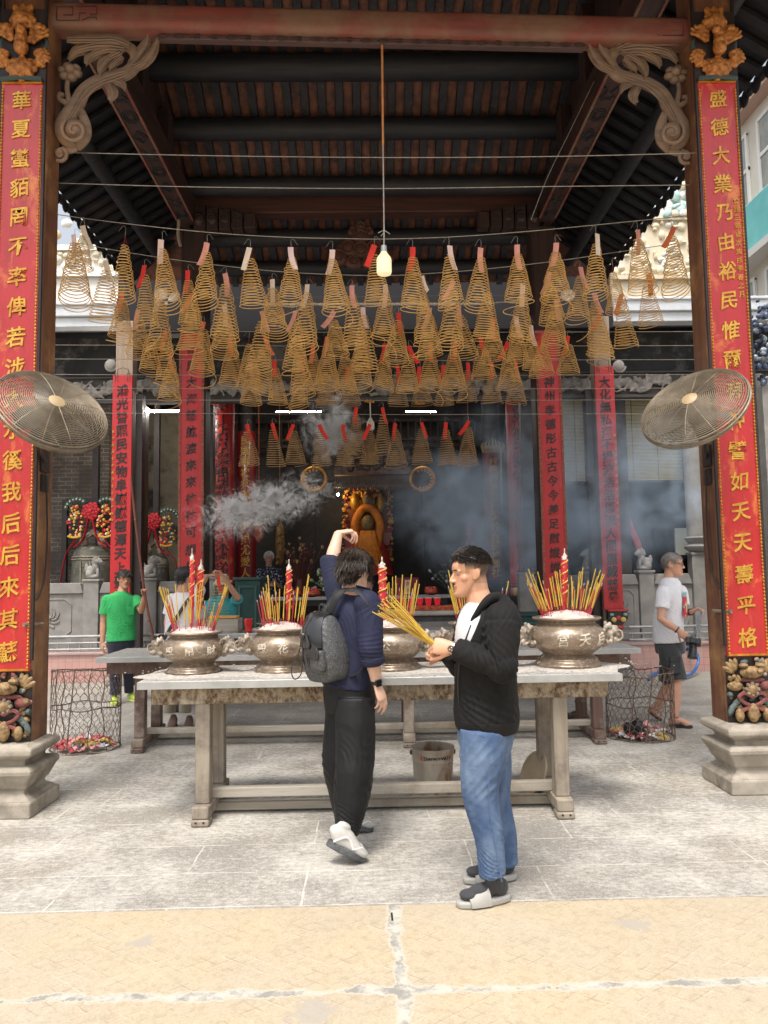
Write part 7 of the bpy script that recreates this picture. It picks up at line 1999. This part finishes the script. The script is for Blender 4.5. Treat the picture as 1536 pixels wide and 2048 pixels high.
hp = spline([tuple(p(941, 1250, -.10))+(.014,), tuple(p(962, 1216, -.13))+(.022,), tuple(p(985, 1196, -.11))+(.032,), tuple(p(1003, 1204, -.02))+(.046,), tuple(p(1000, 1206, .06))+(.044,), tuple(p(975, 1205, .11))+(.03,), tuple(p(945, 1220, .12))+(.02,), tuple(p(928, 1245, .1))+(.012,)], 6)
b.tube([q[:3] for q in hp], [q[3] for q in hp], 12, flat=.8)
b.loft([p(990, 1200, 0), p(1012, 1222, 0), p(1026, 1246, 0)], [(.05, .12), (.055, .15), (.025, .1)], (0, .0, 1), 18)
solid(b, 'hood', jk, J, .007, 5, [(p(1010, 1220), V((.6, 0, -.8)), .1, .05, .005)], [(.003, 12, (1, 1, 1))], seed=3)
b = MB()   # hem ribbing and zip
b.loft([p(973, 1458), p(973, 1454), p(973, 1436), p(973, 1432)], [(.147, .187), (.156, .196), (.164, .203), (.155, .195)], f, 36); b.build('hem_band', jk, J)
b = MB(); b.tube(spline([p(919, 1420, -.06), p(916, 1380, -.08), p(917, 1340, -.09), p(924, 1300, -.11), p(942, 1250, -.125)], 5), .0035, 6); b.build('zip', M['darkgap'], J)
den = NT('blue_denim'); co = den.co()
cl = den.mix(den.ramp(den.noise(den.co((1, 1, .6)), 5, 4, .6), [(.40, 0.0), (.68, 1.0)]), (.05, .092, .19), (.15, .215, .32))
cl = den.mix(den.ramp(den.noise(den.co((1, 1, 3)), 14, 4, .7), [(.5, 0.0), (.7, .5)]), cl, (.033, .06, .135))
den.bsdf(cl, .85, 0, den.noise(co, 300, 3), .3, .003)
b = MB()
b.loft([p(972, 1440), p(972, 1470), p(972, 1500)], [(.135, .165), (.14, .172), (.125, .16)], f, 24)
for h, k, a, r in ((HN, KN, AN, (.118, .112, .09, .076, .062)), (HF, KF, AF, (.11, .105, .084, .072, .06))):
    q = spline([tuple(h)+(r[0],), tuple(sm(h, k, .45))+(r[1],), tuple(k)+(r[2],), tuple(sm(k, a, .5)+V((.012, 0, 0)))+(r[3],), tuple(sm(k, a, .97))+(r[4],)], 5)
    b.tube([x[:3] for x in q], [x[3] for x in q], 20)
    b.tube([sm(k, a, .93), sm(k, a, .96), sm(k, a, 1.0)], [.060, .066, .056], 18)
fold = [(AN+V((0, 0, .07)), V((.25, 0, 1)), .12, .034, .010), (AF+V((0, 0, .06)), V((.25, 0, 1)), .11, .034, .009), (KN+V((.05, 0, .02)), V((-.7, 0, .8)), .12, .07, .008), (KF+V((.04, 0, 0)), V((-.2, 0, 1)), .11, .05, .007), (sm(HN, KN, .2), V((-.9, 0, .5)), .16, .09, .006), (sm(KN, AN, .5), V((.8, 0, .5)), .13, .07, .005)]
JE = solid(b, 'jeans', den.mat, J, .0065, 4, fold, [(.006, 7, (1.2, 1.2, .35)), (.0015, 20, (1, 1, .7))], seed=21)
b = MB()
for d_ in (-.004,):
    q = []
    for t in range(13):
        z = t/12; c = sm(HN, KN, z*1.6) if z < .62 else sm(KN, AN, (z-.62)/.38); r_ = .116-.05*z
        q.append(c+V((.01+.02*z, -r_-.004, 0)))
    b.tube(q, .0028, 5)
b.tube(spline([p(958, 1470, -.205), p(975, 1478, -.21), p(985, 1500, -.20)], 5), .0025, 5)
b.build('seam', flat('denim_seam', (.08, .13, .27), .9), JE)
slide = mt('grey_foam_slide', (.36, .35, .325), (.31, .30, .28), 6, .7, bump=.1)
sock = cloth('dark_grey_sock', (.045, .045, .05), None, .95, 300, .1)
for heel, toe, ank in ((at(1021, 1800, gnd(1021, 1803).y), gnd(913, 1816, .003), AN), (gnd(1034, 1758, .003), gnd(926, 1766, .003), AF)):
    ff = (toe-heel).normalized(); u = V((0, 0, 1))-ff*ff.z; u.normalize(); s = ff.cross(u); L = (toe-heel).length; MM = Matrix((s, ff, u)).transposed()
    Q = lambda a, c, z: heel+ff*(a*L)+s*c+u*z
    b = MB(); out = []
    for i in range(32):
        a = 2*math.pi*i/32; y = .5-.5*math.cos(a); ww = .05*(.85+.25*y)*min(1, math.sin(math.pi*min(max(y, .015), .985))**.35)
        out.append((y*L, math.copysign(ww, math.sin(a)) if abs(math.sin(a)) > 1e-6 else 0))
    b.prism(out, heel, ff, s, u*.034)
    sl = b.build('slide_sandal', slide, J, bevel=.010, fix=True)
    b = MB(); vs = []
    for j in range(6):
        y = .42+.36*j/5
        for i in range(15):
            a = math.pi*i/14
            vs.append(Q(y+.03*math.sin(a), -.056*math.cos(a), .018+(.078-.04*(y-.42)/.36)*math.sin(a)**.8))
    nv_ = len(vs); fs = [(j*15+i, j*15+i+1, (j+1)*15+i+1, (j+1)*15+i) for j in range(5) for i in range(14)]
    b.add(vs, fs); b.v += [v-u*.008 for v in vs]; b.f += [tuple(x+nv_ for x in reversed(q)) for q in fs]; b.m += [0]*len(fs)
    b.f += [(i, i+nv_, i+1+nv_, i+1) for i in range(14)]+[(75+i, 75+i+1, 75+i+1+nv_, 75+i+nv_) for i in range(14)]; b.m += [0]*28
    b.build('strap', slide, sl, fix=True)
    b = MB(); b.ell(Q(.2, 0, .07), (.036, L*.17, .045), MM); b.ell(Q(.5, 0, .065), (.04, L*.28, .034), MM); b.ell(Q(.78, 0, .055), (.043, L*.16, .022), MM)
    b.tube([Q(.27, 0, .07), ank+V((0, 0, .0)), ank+V((0, 0, .06))], [.043, .043, .045], 14)
    solid(b, 'sock', sock, J, .006, 4, [(Q(.3, 0, .12), u, .07, .02, .002)])
b = MB(); rd = (NW-NE).normalized(); wp = sm(NE, NW, .965); 
for i in range(9):
    b.tube([wp+rd*(-.011+.0027*i), wp+rd*(-.009+.0027*i)], .036+.0006*(i % 2), 20)
wt = b.build('watch_band', mt('watch_steel', (.6, .58, .56), None, rough=.25, metal=.8, bump=0), J)
wn = V((.1, -1, -.15)); wn = (wn-rd*wn.dot(rd)).normalized(); ws = rd.cross(wn); WM = Matrix((rd, ws, wn)).transposed()
b = MB(); q = MB(); q.lathe([(.019, 0), (.0225, .004), (.0225, .010), (.019, .012)], (0, 0, 0), 24); b.add([wp+wn*.032+WM @ v for v in q.v], q.f)
wc = b.build('watch_case', mt('watch_rose', (.65, .48, .38), None, rough=.25, metal=.8, bump=0), J)
b = MB(); q = MB(); q.lathe([(.0185, .0125), (.001, .0126)], (0, 0, 0), 24); b.add([wp+wn*.032+WM @ v for v in q.v], q.f)
for i in range(3): b.ell(wp+wn*.045+ws*(.008*math.cos(i*2.1))+rd*(.008*math.sin(i*2.1)), (.004, .002, .004), nu=8, nv=5, mi=1)
b.build('watch_dial', [flat('dial_brown', (.12, .06, .04), .2), flat('dial_pale', (.6, .5, .4), .3)], wc)

# held incense
IB = thing('incense_bundle', 'fanned bunch of yellow incense sticks held in the jacketed man’s hands', 'incense bundle', p(872, 1296, -.05))
b = MB(); L = .40
b.tube([(0, 0, -.04), (0, 0, L*.07)], .0017, 5, 0); b.tube([(0, 0, L*.07), (0, 0, L)], .0027, 6, 1); b.tube([(0, 0, L), (0, 0, L+.012)], .0026, 5, 2)
sme = b.mesh('stick', [M['stick_r'], M['stick_y'], flat('burnt_black', (.03, .025, .02), .9)])
for i in range(34):
    tip = at(rng.uniform(776, 806), rng.uniform(1202, 1246), Y0+rng.uniform(-.10, .08)); base = p(874+rng.uniform(-3, 3), 1294+rng.uniform(-4, 4), -.05+rng.uniform(-.014, .014))
    d = (tip-base).normalized(); o = link(bpy.data.objects.new('stick', sme)); o.parent = IB; o.location = base-IB.location; o.rotation_euler = d.to_track_quat('Z', 'Y').to_euler(); o.scale = (1, 1, rng.uniform(.74, .92))
# ---------------------------------------------------------------- people farther back
def figure(name_label, Y, loc, head, neck, torso, axis, arms, legs, skin, hairmat, hairkeep, hairflow, top, bottom, sleeve_to=.5, voxel=.0075, hairL=.2, glasses=False, hairn=350, leg_r=(.095, .085, .07, .062), shin_skin=False, hem=None, tfold=None, long_sleeve=False, hand_cfg=None, body_c=1.0, rng_seed=1, face=True):
    root = thing('person', name_label, 'person', loc)
    hd = Head(*head); b = MB(); make_head(hd, b, neck, .055)
    tp, tab = torso; tp = list(tp); tp[-1] = tp[-1]+V((0, 0, .03)); tp[-2] = tp[-2]+V((0, 0, .03)); tp[-3] = tp[-3]+V((0, 0, .012))
    arms = [(s_+V((0, 0, .02)), e_, w_) for s_, e_, w_ in arms]; tab = list(tab); tab.insert(-1, (tab[-2][0]*.62, tab[-2][1]*.85)); tp.insert(-1, tp[-2].lerp(tp[-1], .55))
    b.loft(tp, [(a*.8, c*.8) for a, c in tab], axis)
    for i, (s, e, w) in enumerate(arms):
        b.tube([s, sm(s, e, .5), e, sm(e, w, .35), w], [.05, .046, .041, .041, .028], 12)
        hc = (hand_cfg or {}).get(i)
        d = (w-e).normalized()
        if hc: hand(b, w, *hc)
        else: hand(b, w, d+V((0, 0, -.2)), V((1 if i else -1, .2, 0)), 1 if i else -1, [(.3, .45, .3)]*4, .03, 1.0)
    for l in legs:
        h, k, a = l[:3]; b.tube([h, sm(h, k, .5), k, sm(k, a, .35), a], [.08, .075, .055, .06, .04], 12)
        if shin_skin and len(l) > 3:
            heel, toe = l[3], l[4]; b.tube([a, heel+V((0, 0, .045))], [.038, .036], 10); b.ell(heel+V((0, 0, .035)), .035)
            b.loft([heel+V((0, 0, .04)), sm(heel, toe, .45)+V((0, 0, .042)), sm(heel, toe, .8)+V((0, 0, .028)), toe+V((0, 0, .018))], [(.032, .035), (.042, .036), (.047, .022), (.03, .012)], (toe-heel).cross(V((0, 0, 1))), 14)
            for j in range(5):
                lt = (toe-heel).cross(V((0, 0, 1))).normalized(); tf = (toe-heel).normalized(); o = toe+lt*(.018*(j-2))-tf*(.012*abs(j-1.2))+V((0, 0, .016)); b.tube([o-tf*.03, o, o+tf*.016], [.011, .0105, .007], 7)
    solid(b, 'body', SKIN, root, voxel*.75, 3, color=face_color(hd, skin, tuple(q*.8 for q in (skin[0], skin[1]*.7, skin[2]*.75))))
    if face: eyes(hd, root, hairmat, glasses)
    if hairkeep: hair(hd, root, hairmat, hairkeep, hairflow, hairn, hairL, .022 if hairL > .1 else .012, .035 if hairL > .1 else .02, rng_seed, .04 if hairL > .1 else .006)
    b = MB(); b.loft(tp, tab, axis, 24)
    for s, e, w in arms:
        b.ell(s, .064)
        end = sm(s, e, sleeve_to) if not long_sleeve else sm(e, w, .9)
        pts = [s, sm(s, e, sleeve_to*.6), end] if not long_sleeve else [s, sm(s, e, .5), e, end]
        b.tube(pts, [.068, .070, .072] if not long_sleeve else [.078, .07, .062, .048], 16)
    fl_ = list(tfold or [])+[(tp[1]+V((.08, -.12, .03)), V((.7, 0, .7)), .15, .075, .008), (tp[2]+V((-.1, -.12, .0)), V((-.6, 0, .8)), .13, .065, .007), (arms[0][0]+V((.06, -.08, -.07)), V((-.7, 0, .7)), .11, .05, .007), (arms[1][0]+V((-.06, -.08, -.07)), V((.7, 0, .7)), .11, .05, .007)]
    solid(b, 'shirt', top, root, voxel, 3, fl_, [(.005, 8, (1.1, 1.1, .5)), (.002, 20, (1, 1, .7))], seed=rng_seed)
    if legs:
        b = MB(); hp = sm(legs[0][0], legs[1][0], .5)
        a0, c0 = tab[0]; b.loft([hp+V((0, 0, .12)), hp, hp-V((0, 0, .08))], [(a0*.9, c0*.88), (a0*.96, c0*.96), (a0*.88, c0*.9)], axis, 20)
        for l in legs:
            h, k, a = l[:3]
            if shin_skin: b.tube([h, sm(h, k, .5), sm(h, k, .97)], [leg_r[0], leg_r[1]*1.1, leg_r[1]*1.08], 18)
            else: b.tube([h, sm(h, k, .5), k, sm(k, a, .5), sm(k, a, 1.0)], list(leg_r[:1])+[leg_r[1], leg_r[2], leg_r[3], leg_r[3]], 18)
        solid(b, 'shorts' if shin_skin else 'trousers', bottom, root, voxel, 3, [], [(.0055, 8, (1, 1, .5)), (.002, 20, (1, 1, .7))], seed=rng_seed+5)
    return root, hd

full = lambda x, y, z: z > (.22 if y > .22 else (.05 if y > .03 else -.12-.12*min(1, max(0, -y/.3)))) and not (abs(x) > .27 and -.17 < y < .09 and z < .08)
fwdflow = lambda x, y, z: (x*.6+.2, .6 if y > 0 else -.7, -.3)
# man in green polo with the pole
Y0 = 9.6; p = lambda x, y, d=0: at(x, y, Y0+d)
ax = V((.85, .52, 0)).normalized()
A = [(p(214, 1203, -.06), p(207, 1246, -.06), p(205, 1284, -.10)), (p(272, 1203, .06), p(283, 1222, -.02), p(289, 1192, -.16))]
LG = [(p(230, 1287, -.05), p(230, 1340, -.05), p(231, 1388, -.02)), (p(254, 1287, .06), p(257, 1340, .1), p(258, 1384, .16))]
polo = cloth('green_polo', (.03, .42, .12), (.025, .35, .095), .8, 400, .1)
G, hd = figure('man in bright green polo shirt holding a long reddish pole upright', Y0, (p(243, 1395).x, Y0, 0), (p(249, 1158), V((.55, -.85, -.1)), (0, 0, 1), .232), p(244, 1188),
    ([p(243, 1281), p(243, 1262), p(243, 1235), p(243, 1212), p(243, 1199), p(244, 1188)], [(.185, .135), (.18, .13), (.18, .125), (.20, .125), (.18, .105), (.07, .065)]), ax, A, LG,
    (.48, .25, .155), hairm('short_black_hair', (.012, .010, .010), (.03, .025, .022)), full, fwdflow, polo, cloth('navy_trousers', (.012, .016, .035), None, .85), .62,
    tfold=[(p(235, 1262, -.1), V((.7, 0, .7)), .15, .07, .006)], hand_cfg={1: (V((-.1, -.25, 1)), V((.7, -.6, 0)), -1, [(1.1, 1.2, .8)]*4, .02, 1.0, (.6, .5, .5), .5), 0: (V((-.05, -.1, -1)), V((.6, .6, 0)), 1, [(.5, .7, .4)]*4, .02)}, rng_seed=11)
b = MB(); c0 = p(244, 1188); b.tube([c0+ax*(.062*math.cos(t))+V((.3, -.5, 0))*(.11*math.sin(t)*.5-.01)+V((0, 0, .02-.05*max(0, -math.sin(t)*-1)*.5)) for t in [i*.33 for i in range(19)]], .016, 8, close=True, flat=.5)
b.build('collar', polo, G)
b = MB(); q = p(261, 1222, -.112); b.box(q, (.085, .004, .10), Matrix.Rotation(.55, 3, 'Z')); b.build('chest_pocket', polo, G, bevel=.002)
neon = cloth('neon_shoe', (.45, .62, .05), (.5, .6, .12), .6, 100, 0)
for (h, k, a), t in zip(LG, ((.06, -.22), (.18, -.13))):
    hl = V((a.x-.02, a.y+.05, .004)); shoe(G, hl, hl+V((t[0], t[1], 0)), V((0, 0, 1)), .25, neon, flat('neon_sole', (.6, .7, .25), .6), .047, .08, .025)
b = MB(); b.tube(spline([p(262, 955, -.2), p(271, 1040, -.2), p(287, 1170, -.22), p(297, 1230, -.2), p(309, 1290, -.2), p(318, 1388, -.2)], 5), .017, 8)
for x, y in ((271, 1040), (283, 1140), (285, 1160), (298, 1240)): b.ell(p(x, y, -.2), .023, nu=8, nv=6)
tag(b.build('bamboo_pole', mt('reddish_bamboo', (.20, .06, .04), (.13, .04, .03), 8, .5, st=(1, 1, .3)), loc=p(318, 1388, -.2)), 'long reddish pole with knobbly joints held by the man in green', 'pole')

# man in white with crossbody bag, back turned
Y0 = 8.0; p = lambda x, y, d=0: at(x, y, Y0+d)
ax = V((.9, -.43, 0)).normalized()
A = [(p(345, 1202, .06), p(335, 1248, .05), p(345, 1288, .0)), (p(393, 1198, -.05), p(402, 1168, .12), p(414, 1152, .30))]
LG = [(p(350, 1305, .04), p(345, 1370, .04), p(338, 1424, .06)), (p(374, 1305, -.04), p(372, 1370, -.03), p(370, 1424, -.02))]
wtee = cloth('white_polo', (.72, .71, .72), (.66, .65, .67), .85, 400, 0)
Wm, hd = figure('man in white shirt seen from behind with a black crossbody bag and beige trousers', Y0, (p(360, 1440).x, Y0, 0), (p(371, 1156), V((.62, .78, .02)), (0, 0, 1), .235), p(365, 1190),
    ([p(362, 1300), p(363, 1275), p(365, 1245), p(366, 1220), p(366, 1203), p(366, 1190)], [(.20, .15), (.195, .15), (.19, .145), (.21, .14), (.19, .115), (.075, .07)]), ax, A, LG,
    (.52, .29, .19), hairm('grey_black_hair', (.016, .014, .015), (.06, .055, .055)), full, fwdflow, wtee, cloth('beige_trousers', (.46, .385, .30), (.40, .33, .25), .85), .62,
    hand_cfg={1: (V((.6, .6, .1)), V((0, .3, -1)), 1, [(.5, .6, .4)]*4, .03)}, face=False, rng_seed=15)
b = MB(); b.tube(spline([p(384, 1192, -.12), p(372, 1205, -.165), p(350, 1240, -.175), p(330, 1275, -.15), p(320, 1290, -.05)], 6), .02, 8, flat=.3, nrm=(-.4, -1, 0))
b.tube(spline([p(384, 1192, -.12), p(388, 1200, .02), p(375, 1215, .16)], 5), .02, 8, flat=.3, nrm=(.3, 1, 0)); b.build('bag_strap', M['darkgap'], Wm)
bag = thing('crossbody_bag', 'small black crossbody bag at the hip of the man in white', 'bag', p(318, 1312, -.02))
b = MB(); b.loft([p(316, 1312, -.02), p(317, 1308, -.02), p(320, 1280, -.02), p(321, 1277, -.02)], [(.05, .09), (.065, .105), (.06, .10), (.045, .085)], (1, 0, 0), 20, sq=.6); b.build('pouch', M['darkgap'], bag)
b = MB(); b.box(p(312, 1292, -.125), (.10, .012, .05)); b.build('front_flap', leather, bag, bevel=.006)
brn = cloth('brown_shoe', (.23, .15, .115), (.18, .115, .09), .7, 100, 0)
for (h, k, a) in LG:
    hl = V((a.x+.03, a.y+.09, .004)); shoe(Wm, hl, hl+V((-.10 if a.x < -2.2 else .03, -.22, 0)), V((0, 0, 1)), .25, brn, flat('brown_sole', (.12, .08, .065), .7), .05, .085, .028)

# man in teal lifting a coil
Y0 = 9.75; p = lambda x, y, d=0: at(x, y, Y0+d)
ax = V((.95, .3, 0)).normalized()
A = [(p(414, 1213, 0), p(408, 1252, -.12), p(432, 1258, -.3)), (p(470, 1205, .02), p(476, 1196, -.15), p(446, 1153, -.24))]
teal = cloth('teal_shirt', (.045, .36, .38), (.035, .30, .33), .8, 400, .1)
Tm, hd = figure('man in teal shirt and pale hat lifting a spiral of incense before his face', Y0, (p(445, 1400).x, Y0, 0), (p(445, 1172), V((-.35, -.9, -.25)), (0, 0, 1), .23), p(446, 1200),
    ([p(445, 1300), p(445, 1270), p(444, 1240), p(443, 1220), p(443, 1208), p(445, 1198)], [(.185, .14), (.185, .14), (.18, .13), (.20, .13), (.18, .11), (.07, .065)]), ax, A,
    [(p(434, 1300), p(434, 1350), p(434, 1392)), (p(456, 1300), p(456, 1350), p(456, 1392))], (.50, .27, .17), hairm('sparse_grey_hair', (.2, .19, .18), (.3, .29, .28)), lambda x, y, z: z > .1 and y < .1, fwdflow, teal, cloth('dark_trousers_b', (.03, .03, .035)), .75,
    hand_cfg={1: (V((-.5, -.2, .7)), V((-.4, -.4, -.8)), -1, [(.7, .9, .5)]*4, .02)}, rng_seed=19)
b = MB()
q = [hd.P(.62*math.cos(t*.3), -.03+.62*math.sin(t*.3), .20) for t in range(21)]
b.lathe([(.0, .115), (.07, .108), (.088, .075), (.092, .03), (.125, .012), (.128, .006), (.09, .0)], (0, 0, 0), 28); HM = Matrix((hd.r, hd.f, hd.u)).transposed()
hm = MB(); hm.add([hd.P(0, -.05, .16)+HM @ v for v in b.v], b.f); hm.build('hat', mt('straw_hat', (.62, .47, .30), (.5, .36, .22), 40, .85), Tm)
for (a) in (p(434, 1392), p(456, 1392)):
    hl = V((a.x, a.y+.05, .004)); shoe(Tm, hl, hl+V((-.04, -.22, 0)), V((0, 0, 1)), .25, brn, flat('brown_sole', (.12, .08, .065), .7), .05, .085, .028)
rt = thing('incense_coil', 'green tinged incense coil held up by the man in teal', 'incense coil', at(437, 1166, Y0-.42), 'spiral incense coils hanging under the pavilion')
add_child('spiral', coil_mesh(31, 13, 0).mesh('spiral', [mt('coil_green', (.26, .30, .17), (.2, .22, .12), 9, .85)]), rt, sc=(1.35, 1.35, 1.12)); add_child('thread', thr_me, rt, loc=(0, 0, .05))
add_child('paper_tag', TAGM['r'][1], rt, loc=(0, -.03, .1))

# white haired man behind the altar
Y0 = 13.9; p = lambda x, y, d=0: at(x, y, Y0+d)
ax = V((1, .1, 0)).normalized()
A = [(p(519, 1146), p(517, 1178, -.05), p(541, 1170, -.24)), (p(558, 1146), p(561, 1176, -.05), p(552, 1166, -.24))]
nd = NT('navy_dotted_shirt'); co = nd.co(); vo = nd.n('ShaderNodeTexVoronoi', {'Vector': co, 'Scale': 26})
nd.bsdf(nd.mix(nd.ramp(vo.outputs['Distance'], [(.30, 1.0), (.36, 0.0)]), (.02, .026, .055), (.42, .45, .5)), .8)
Hm, hd = figure('white haired man in dark dotted shirt standing at the hall altar', Y0, (p(538, 1300).x, Y0, PZ), (p(538, 1116), V((.25, -1, -.05)), (0, 0, 1), .24), p(538, 1136),
    ([p(539, 1220), p(539, 1200), p(538, 1175), p(538, 1158), p(538, 1146), p(538, 1136)], [(.19, .15), (.19, .15), (.185, .14), (.20, .13), (.18, .11), (.07, .065)]), ax, A,
    [(p(531, 1222), p(531, 1260), p(531, 1296)), (p(546, 1222), p(546, 1260), p(546, 1296))], (.50, .29, .21), hairm('white_hair', (.62, .60, .58), (.5, .48, .46)), full, fwdflow, nd.mat, cloth('dark_trousers_b', (.03, .03, .035)), .8, rng_seed=23, voxel=.009)
# person glimpsed behind the navy shirt
Y0 = 12.55; p = lambda x, y, d=0: at(x, y, Y0+d)
Hp, hd = figure('person almost hidden behind the navy shirted man, only part of the face showing', Y0, (p(738, 1300).x, Y0, PZ), (p(737, 1168), V((.1, -1, -.1)), (0, 0, 1), .25), p(738, 1192),
    ([p(738, 1270), p(738, 1245), p(738, 1225), p(738, 1212), p(738, 1203), p(738, 1193)], [(.17, .13), (.165, .13), (.17, .12), (.18, .12), (.16, .1), (.065, .06)]), V((1, 0, 0)),
    [(p(722, 1204), p(720, 1232), p(733, 1222, -.25)), (p(755, 1204), p(757, 1232), p(744, 1222, -.25))], [(p(731, 1272), p(731, 1288), p(731, 1305)), (p(745, 1272), p(745, 1288), p(745, 1305))], (.56, .33, .24), hairm('short_black_hair', (.012, .010, .010), (.03, .025, .022)), full, fwdflow, cloth('grey_blouse', (.3, .29, .28)), cloth('dark_trousers_b', (.03, .03, .035)), .8, rng_seed=29, voxel=.009)

# the man with the camera
Y0 = 7.75; p = lambda x, y, d=0: at(x, y, Y0+d)
f = V((.93, -.36, 0)).normalized(); ax = V((-.36, -.93, 0)).normalized()
A = [(p(1327, 1188, -.17), p(1322, 1238, -.24), p(1358, 1262, -.30)), (p(1362, 1186, .15), p(1366, 1226, .12), p(1382, 1224, -.04))]
LG = [(p(1336, 1290, -.06), p(1352, 1362, -.14), p(1349, 1434, -.19), at(1345, 1452, 7.6), at(1383, 1460, 7.52)), (p(1344, 1290, .08), p(1338, 1366, .12), p(1313, 1420, .16), p(1302, 1424, .2), p(1322, 1443, .14))]
for l in LG: l[3].z = max(l[3].z, .022); l[4].z = max(l[4].z, .02)
def camhair(x, y, z): return full(x, y, z)
tt = cloth('white_printed_tee', (.74, .74, .78), (.68, .68, .72), .85, 400, 0)
Cm, hd = figure('man in white printed tee and dark shorts holding a black camera', Y0, (p(1345, 1455).x, Y0, 0), (p(1346, 1129), V((.88, -.47, -.04)), (0, 0, 1), .25), p(1338, 1166),
    ([p(1338, 1283), p(1336, 1262), p(1337, 1232), p(1340, 1202), p(1340, 1180), p(1340, 1162)], [(.175, .155), (.175, .155), (.175, .15), (.19, .145), (.175, .12), (.07, .072)]), ax, A, LG,
    (.56, .31, .21), hairm('cropped_grey_hair', (.24, .22, .21), (.16, .145, .135)), camhair, fwdflow, tt, cloth('charcoal_shorts', (.04, .042, .047), (.032, .034, .038), .8), .62, shin_skin=True, hairL=.07, hairn=700, glasses=True,
    leg_r=(.105, .098, .075, .06), hand_cfg={0: (V((.75, .05, -.65)), V((.2, .9, -.3)), -1, [(.5, .7, .5)]*4, .03, 1.0, (.7, .5, .3), .4), 1: (V((.85, -.15, .42)), V((-.1, -.35, -1)), 1, [(.5, .7, .5), (1.1, 1.0, .6), (1.2, 1.0, .6), (1.3, 1.0, .6)], .03, 1.0, (.5, .8, -.2), .3)}, rng_seed=33,
    tfold=[(p(1330, 1262, -.15), V((.6, 0, .8)), .16, .07, .007), (p(1325, 1215, -.2), V((.5, 0, .8)), .12, .05, .005)])
# print on the chest, bands, flip flops
b = MB(); ch = p(1342, 1209)+f*.155-ax*.005
cols = [flat('print_red', (.55, .03, .06), .8), flat('print_teal', (.22, .42, .45), .8), flat('print_tan', (.62, .42, .22), .8), flat('print_dark', (.09, .03, .04), .8)]
gr = random.Random(4); nx, ny = 7, 11
def chest(u, v):
    a = u*.75; z = p(1342, 1184).z+(p(1342, 1233).z-p(1342, 1184).z)*v
    c = p(1338, 0).xy; o = p(1340, 1209); return V((o.x, o.y, 0))+f*(.152*math.cos(a)+.014)+ax*(.185*math.sin(a))+V((0, 0, z))
for i in range(nx):
    for j in range(ny):
        u0, u1 = -.35+1.35*i/nx, -.35+1.35*(i+1)/nx; v0, v1 = j/ny, (j+1)/ny
        k = 1 if j < 2 else (2 if (2 <= i <= 4 and 3 < j < 9) else (3 if j > 9 and gr.random() < .4 else 0))
        if gr.random() < .12: k = gr.randrange(4)
        b.quad(chest(u0, v1), chest(u1, v1), chest(u1, v0), chest(u0, v0), k)
b.build('chest_print', cols, Cm)
b = MB(); s_, e_, w_ = A[0]; d = (w_-e_).normalized(); b.tube([sm(e_, w_, .86), sm(e_, w_, .92)], .037, 16)
s_, e_, w_ = A[1]; d2 = (w_-e_).normalized(); b.tube([sm(e_, w_, .8), sm(e_, w_, 1.0)], .036, 16); b.build('wrist_band', M['darkgap'], Cm)
for l in LG:
    heel, toe = l[3], l[4]; ff = (toe-heel).normalized(); u = V((0, 0, 1))-ff*ff.z; u.normalize(); s = ff.cross(u); L = (toe-heel).length+.05; o = heel-ff*.035-u*.012
    b = MB(); out = []
    for i in range(24):
        a = 2*math.pi*i/24; y = .5-.5*math.cos(a); ww = .045*(.85+.25*y)*min(1, math.sin(math.pi*min(max(y, .015), .985))**.35); out.append((y*L, math.copysign(ww, math.sin(a)) if abs(math.sin(a)) > 1e-6 else 0))
    b.prism(out, o, ff, s, u*.014)
    for c in (-1, 1): b.tube(spline([o+ff*L*.45+s*c*.045+u*.014, o+ff*L*.58+s*c*.034+u*.06, o+ff*L*.80+u*.045, o+ff*L*.82+u*.014], 4), .006, 6, flat=.6)
    b.build('flip_flop', mt('dark_flip_flop', (.03, .03, .035), None, bump=0), Cm, fix=True)
b = MB(); hq = p(1350, 1330, -.26); b.box(hq, (.13, .02, .17), Matrix.Rotation(.37, 3, 'Z')); b.box(hq+V((0, -.006, .06)), (.135, .022, .05), Matrix.Rotation(.37, 3, 'Z')); b.build('cargo_pocket', mt('charcoal_pocket', (.036, .038, .042), None, rough=.85), Cm, bevel=.006)
K = thing('camera', 'black camera with lens and dangling grey strap in the man’s right hand', 'camera', p(1386, 1290, -.36))
cc = p(1387, 1284, -.36); d = V((-.25, -.3, -.9)).normalized(); s1 = d.cross(V((1, -.5, 0))).normalized(); s2 = d.cross(s1); CM_ = Matrix((s2, s1, d)).transposed(); bm_ = flat('camera_black', (.014, .014, .015), .4)
b = MB(); b.box(cc, (.14, .10, .065), CM_); b.box(cc+s1*.045, (.06, .03, .06), CM_); b.build('camera_body', bm_, K, bevel=.01)
b = MB(); b.tube([cc+d*.03, cc+d*.06, cc+d*.065, cc+d*.14, cc+d*.145, cc+d*.165], [.036, .036, .04, .04, .045, .046], 24); ln = b.build('lens', bm_, K)
b = MB(); b.tube([cc+d*.166, cc+d*.168], [.036, .036], 24); b.build('lens_glass', flat('lens_glass_m', (.02, .02, .03), .05), ln)
b = MB(); b.tube(spline([cc+s2*.07, p(1392, 1262, -.3), p(1396, 1240, -.22), p(1400, 1222, -.15), p(1402, 1228, -.1), p(1398, 1255, -.2), cc-s2*.06], 6), .018, 8, flat=.15, nrm=(.3, -1, 0)); b.build('camera_strap', mt('grey_strap', (.11, .12, .13), (.2, .21, .23), 30, .7), K)
